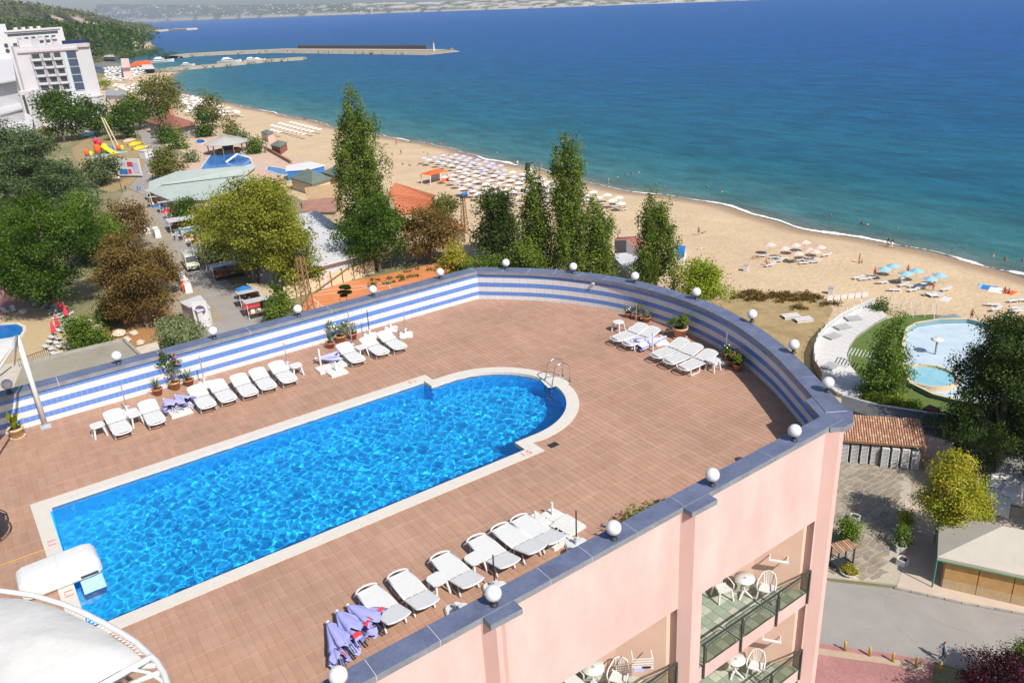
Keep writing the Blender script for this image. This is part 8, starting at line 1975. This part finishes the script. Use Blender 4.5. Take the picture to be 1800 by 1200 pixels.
pot(23.75, 22.9, 0.32, 0.5, mat('pale_terracotta', (0.50, 0.29, 0.20), rough=0.8, scale=4), 'green', 'large pale terracotta pot with a round leafy green bush', 1100, 0.55, 0.48, seed=11, saucer=True)
pot(23.3, 19.95, 0.16, 0.24, M_TERRA, 'dark', 'shaded flower pot with a white bloom, farthest of three at the dark end wall', 200, 0.5, 0.2, seed=12, flowers=M_WHF)
pot(23.2, 19.55, 0.17, 0.24, M_TERRA, 'green', 'shaded flower pot with a pink bloom, middle of three at the dark end wall', 250, 0.4, 0.25, seed=13, flowers=M_PINKF)
pot(23.05, 19.1, 0.19, 0.28, M_TERRA, 'green', 'shaded flower pot with the bushiest plant, nearest of three at the dark end wall', 500, 0.5, 0.3, seed=14)
# weeds behind the near parapet
for x, y, n, h, k, lab in ((5.55, 13.4, 9, 0.22, 'maple', 'small yellowish weed tuft behind the near parapet'), (5.15, 13.35, 9, 0.2, 'purple', 'small reddish weed tuft behind the near parapet'), (7.1, 13.6, 7, 0.2, 'maple', 'tiny weed tuft below the near parasol base'), (12.5, 14.1, 14, 0.5, 'brown', 'dry brown weeds beside the globe lamp on the right parapet'), (13.2, 14.0, 16, 0.6, 'green', 'green straggly weeds beyond the globe lamp on the right parapet'), (13.9, 14.0, 8, 0.5, 'olive', 'thin yellow flowering weed stalks behind the right parapet')):
    Rs = np.random.RandomState(int(x * 10)); V = []; T = []
    for i in range(n * 4):
        a = Rs.uniform(0, 6.28); l = h * Rs.uniform(0.5, 1.2); d = np.array([math.cos(a), math.sin(a), 0]); s = np.array([-math.sin(a), math.cos(a), 0]); o0 = np.array([Rs.normal(0, h * 0.3), Rs.normal(0, h * 0.15), 0]); w_ = 0.012
        for u in ((0, 0.5), (0.5, 1.0)):
            p0, p1 = (o0 + d * 0.5 * l * v_ + np.array([0, 0, l * v_ * (1.2 - 0.4 * v_)]) for v_ in u); V += [p0 - s * w_, p0 + s * w_, p1 + s * w_ * 0.8, p1 - s * w_ * 0.8]; T += [Rs.rand()] * 4
        tip = p1; 
        for q_ in range(3): c = tip + Rs.normal(size=3) * 0.04; e = Rs.normal(size=3) * 0.03; g = Rs.normal(size=3) * 0.03; V += [c - e, c - g, c + e, c + g]; T += [Rs.rand()] * 4
    V = np.array(V); V[:, 2] = np.maximum(V[:, 2], 0.0); o = bpy.data.objects.new('weed', npmesh('weed', V, np.arange(len(V)).reshape(-1, 4), LM[k], np.array(T))); col.objects.link(o); o.location = (x, y, DZ); tag(o, lab, 'weed')

# ---- white membrane canopies
CZ = 3.75
def canopy(name, label, mem, tubes, legs, lace=None, dome=0.25):
    A_ = at(*mem[0], CZ); t = thing(name, label, 'canopy', A_); P = [at(p[0], p[1], CZ) - A_ for p in mem]; c = sum(P, Vector()) / len(P); n = len(P); K = 7; vs = []
    for k in range(K + 1):
        f = k / K
        for p in P: q_ = p.lerp(c, f); q_.z += dome * math.sin(f * math.pi / 2) - 0.03 * (1 if k == 0 else 0) + 0.05 * f * mnoise.noise(Vector((q_.x * 1.3, q_.y * 1.3, 0))); vs.append(q_)
    b = MB(); b.add(vs, [(k * n + i, k * n + (i + 1) % n, (k + 1) * n + (i + 1) % n, (k + 1) * n + i) for k in range(K) for i in range(n)]); o = b.build('membrane', M_MEMB, t, True)
    for nm, pts, r_ in tubes: b = MB(); b.tube([at(p[0], p[1], CZ + (p[2] if len(p) > 2 else 0)) - A_ for p in pts], r_, 10); b.build(nm, M_WHITE, t, True)
    for p, zb in legs: v = at(p[0], p[1], CZ) - A_; b = MB(); b.tube([v, (v.x, v.y, zb - CZ)], 0.09, 12); b.build('pole', M_WHITE, t, True)
    if lace:
        b = MB(); o_, i_ = lace
        O_ = resample([at(*p, CZ) - A_ for p in o_], 0.12); I2 = [at(*p, CZ) - A_ for p in i_]; Li_ = sum((y - x).length for x, y in zip(I2, I2[1:])); m = len(O_)
        for k in range(m - 1):
            a = O_[k]; c_ = along(I2, Li_ * (k + 0.5) / m); d_ = O_[k + 1]; b.tube([a, c_], 0.007, 4); b.tube([c_, d_], 0.007, 4)
        b.build('lacing', M_PAINT, t)
    return t
ARC = [(-260, 1010), (-120, 1022), (0, 1038), (60, 1046), (112, 1062), (148, 1077), (185, 1096), (212, 1111), (240, 1129), (262, 1150)]
canopy('near_canopy', 'large white membrane canopy laced to a curved tube in the bottom left corner', [(-260, 1022), (-120, 1032), (0, 1048), (40, 1050), (80, 1059), (112, 1071), (150, 1089), (186, 1108), (205, 1122), (228, 1136), (250, 1156), (205, 1178), (165, 1200), (60, 1262), (-60, 1350), (-260, 1500)],
       [('curved_tube', ARC + [(276, 1163), (289, 1185), (298, 1215), (305, 1260), (300, 1320)], 0.055), ('edge_beam', [(268, 1153), (215, 1183), (160, 1214), (40, 1290), (-60, 1370)], 0.06), ('brace', [(278, 1168), (240, 1172, -0.3), (190, 1205, -0.6)], 0.045), ('brace', [(285, 1180), (230, 1200, -0.5), (200, 1240, -0.8)], 0.045), ('brace', [(232, 1176), (262, 1182, -0.2), (292, 1200)], 0.03)],
       [((303, 1300), 0.0)], ([(112, 1063), (148, 1078), (185, 1097), (212, 1112), (240, 1130), (262, 1151)], [(112, 1071), (150, 1089), (186, 1108), (205, 1122), (228, 1136), (250, 1156)]))
t = canopy('far_canopy', 'corner of a white membrane canopy on a white pole at the left edge', [(30, 589), (14, 592), (0, 594), (-80, 606), (-160, 700), (-60, 690), (0, 634), (14, 616), (24, 602)], [('strut', [(30, 590), (22, 612), (0, 645), (-60, 720)], 0.045), ('strut', [(30, 590), (26, 640, -0.8), (0, 660, -1.2)], 0.03)], [((29.5, 590), 0.0)], dome=0.1)
b = MB(); v = at(29.5, 590, CZ); b.box((v.x - t.location.x, v.y - t.location.y, -CZ + 0.003), (0.36, 0.36, 0.03)); b.box((v.x - t.location.x, v.y - t.location.y, -CZ + 0.03), (0.16, 0.2, 0.12)); b.build('base_plate', mat('plate_grey', (0.40, 0.45, 0.50), rough=0.5), t)
t = thing('wire_table', 'round black wire rimmed table cut off by the left edge', 'table', (at(-46, 925, 0.72).x, at(-46, 925, 0.72).y, DZ))
b = MB()
for r_, z in ((0.86, 0.72), (0.78, 0.72), (0.86, 0.62)): b.tube([(r_ * math.cos(a), r_ * math.sin(a), z) for a in [2 * math.pi * k / 40 for k in range(41)]], 0.018, 6)
for k in range(36): a = 2 * math.pi * k / 36; b.tube([(0.78 * math.cos(a), 0.78 * math.sin(a), 0.72), (0.86 * math.cos(a), 0.86 * math.sin(a), 0.62)], 0.008, 4)
b.build('rim', M_BLACK, t); b = MB(); b.lathe([(0.001, 0.70), (0.77, 0.70), (0.77, 0.715), (0.001, 0.716)], 36); b.build('top', mat('dark_mesh', (0.05, 0.03, 0.04)), t)
for k in range(3): a = k * 2.09; b = MB(); b.tube([(0.25 * math.cos(a), 0.25 * math.sin(a), 0.7), (0.5 * math.cos(a), 0.5 * math.sin(a), 0)], 0.02, 6); b.build('leg', M_BLACK, t)

# ---- balcony furniture
def chair(P, rz, label):
    t = thing('plastic_armchair', label, 'chair', P, rz, 'white plastic armchairs on the balconies'); b = MB()
    b.add([(-0.2, -0.2, 0.43), (0.24, -0.24, 0.45), (0.24, 0.24, 0.45), (-0.2, 0.2, 0.43), (-0.2, -0.2, 0.40), (0.24, -0.24, 0.42), (0.24, 0.24, 0.42), (-0.2, 0.2, 0.40)], [(3, 2, 1, 0), (4, 5, 6, 7), (0, 1, 5, 4), (1, 2, 6, 5), (2, 3, 7, 6), (3, 0, 4, 7)]); b.build('seat', M_WHITE, t)
    for k in range(5): b = MB(); y = -0.12 + 0.06 * k; b.bar((-0.2, y * 0.9, 0.43), (-0.33, y * 1.35, 0.82 - abs(k - 2) * 0.012), 0.028, 0.012); b.build('back_slat', M_WHITE, t)
    b = MB(); b.tube([(0.22, -0.27, 0.42), (0.2, -0.29, 0.62), (0.0, -0.29, 0.65), (-0.2, -0.25, 0.68), (-0.32, -0.18, 0.80), (-0.35, 0, 0.87), (-0.32, 0.18, 0.80), (-0.2, 0.25, 0.68), (0.0, 0.29, 0.65), (0.2, 0.29, 0.62), (0.22, 0.27, 0.42)], 0.024, 6); b.build('frame', M_WHITE, t, True)
    for sx, sy in ((-1, -1), (-1, 1), (1, -1), (1, 1)): b = MB(); b.bar((sx * 0.2, sy * 0.22, 0.42), (sx * 0.26, sy * 0.27, 0.0), 0.05, 0.045); b.build('leg', M_WHITE, t)
    return t
def btable(P, label):
    t = thing('balcony_table', label, 'table', P, 0.3); b = MB(); b.lathe([(0.31, 0.68), (0.34, 0.695), (0.34, 0.715), (0.05, 0.72)], 28); b.build('table_top', M_WHITE, t, True)
    b = MB(); b.lathe([(0.035, 0.1), (0.03, 0.69)], 10); b.build('column', M_WHITE, t)
    for k in range(4): a = k * math.pi / 2; b = MB(); b.bar((0.03 * math.cos(a), 0.03 * math.sin(a), 0.2), (0.33 * math.cos(a), 0.33 * math.sin(a), 0.02), 0.06, 0.03); b.build('leg', M_WHITE, t)
    b = MB(); b.lathe([(0.05, 0.721), (0.05, 0.728), (0.03, 0.728)], 14); b.build('cap', M_HG, t)
    return t
def rack(P, rz, label, n=1, towel=False):
    t = thing('drying_rack', label, 'drying rack', P, rz)
    for k in range(n): b = MB(); b.box((0, -0.25 * 0, -0.09 * k), (0.62, 0.10 if n == 1 else 0.025, 0.05 if n == 1 else 0.025)); b.build('rail', M_WHITE, t)
    for s in (-1, 1): b = MB(); b.bar((s * 0.28, 0.0, 0.0), (s * 0.28, 0.32, 0.02), 0.03, 0.03); b.build('arm', M_WHITE, t)
    if towel: b = MB(); b.box((-0.12, -0.03, -0.42), (0.28, 0.03, 0.14)); b.build('towel', M_PURP2, t); b = MB(); b.box((0.1, -0.03, -0.3), (0.24, 0.03, 0.06)); b.build('dark_towel', M_DARK, t)
    return t
for k, (lab) in enumerate(('upper right balcony', 'lower right balcony')):
    z = TK[k] - 2.85 + 0.026; dx = 0.1 * k
    btable((17.7 - dx * 2, 13.9, z), 'round white table on the ' + lab)
    chair((18.15 - dx, 13.35 + dx, z), math.pi + 0.5, 'white slatted armchair right of the table on the ' + lab)
    if k == 0: chair((17.05, 14.25, z), -0.3 - math.pi / 2, 'white armchair left of the table, half hidden, on the ' + lab)
    rack((18.62, 13.32, z + 1.25), -0.92, 'white wall rack on the ' + lab, 1)
z = TK[0] - 2.85 + 0.026; v = at(1042, 1172, z + 0.7); btable((v.x, v.y, z), 'round white table on the balcony at the bottom of the photo'); v = at(1087, 1185, z + 0.5); chair((v.x, v.y, z), math.pi + 0.6, 'white slatted armchair on the balcony at the bottom of the photo'); v = at(1130, 1163, z + 1.2); rack((v.x, v.y, z + 1.3), -0.6, 'white drying rack with towels on the balcony at the bottom of the photo', 5, True)
v = at(1005, 1196, z + 0.4); chair((v.x, v.y, z), -1.6, 'white armchair cut by the bottom edge left of the round balcony table')

# ---- stacks of loungers in the shed
b = MB(); b.box((0, 0, 0), (0.66, 1.75, 0.035)); 
for s in (-1, 1): b.box((s * 0.31, 0, -0.05), (0.05, 1.8, 0.05)); b.box((s * 0.25, -0.6, -0.1), (0.05, 0.05, 0.05))
slm = b.mesh('stacked_lounger', M_WHITE)
ux = Vector((math.cos(tS.rotation_euler.z), math.sin(tS.rotation_euler.z), 0)); vx = Vector((-ux.y, ux.x, 0))
nst = max(5, int((Ls - 1.2) / 0.82)); names = ['leftmost', 'second', 'third', 'fourth', 'fifth', 'sixth', 'seventh', 'eighth', 'ninth', 'tenth']
for i in range(nst):
    out = 0.35 if i >= nst // 2 else 0.0
    for k in range(14 if i != nst - 1 else 12):
        p = tS.location + ux * (0.9 + (Ls - 1.7) * i / (nst - 1)) + vx * (1.1 - out) + Vector((0, 0, 0.12 + 0.155 * k))
        tag(shared('stacked_lounger', slm, p, tS.rotation_euler.z + rng.uniform(-0.02, 0.02)), 'white lounger lying in the %s stack from the left under the clay tiles' % names[i], 'lounger', 'white loungers stacked in the %s pile under the shed roof' % names[i])

# ================================================================ HAZE
hz = MB(); hz.box((4200, 4800, SZ - 3.2), (13000, 13000, 340)); ho = hz.build('haze', [], None); ho.data.materials.clear()
hm = bpy.data.materials.new('haze'); hm.use_nodes = True; t_ = hm.node_tree; t_.nodes.clear(); out_ = t_.nodes.new('ShaderNodeOutputMaterial'); pv = t_.nodes.new('ShaderNodeVolumePrincipled')
pv.inputs['Color'].default_value = (0.72, 0.83, 1.0, 1); pv.inputs['Density'].default_value = 0.00007; pv.inputs['Anisotropy'].default_value = 0.1
t_.links.new(pv.outputs[0], out_.inputs['Volume']); ho.data.materials.append(hm); ho['kind'] = 'stuff'
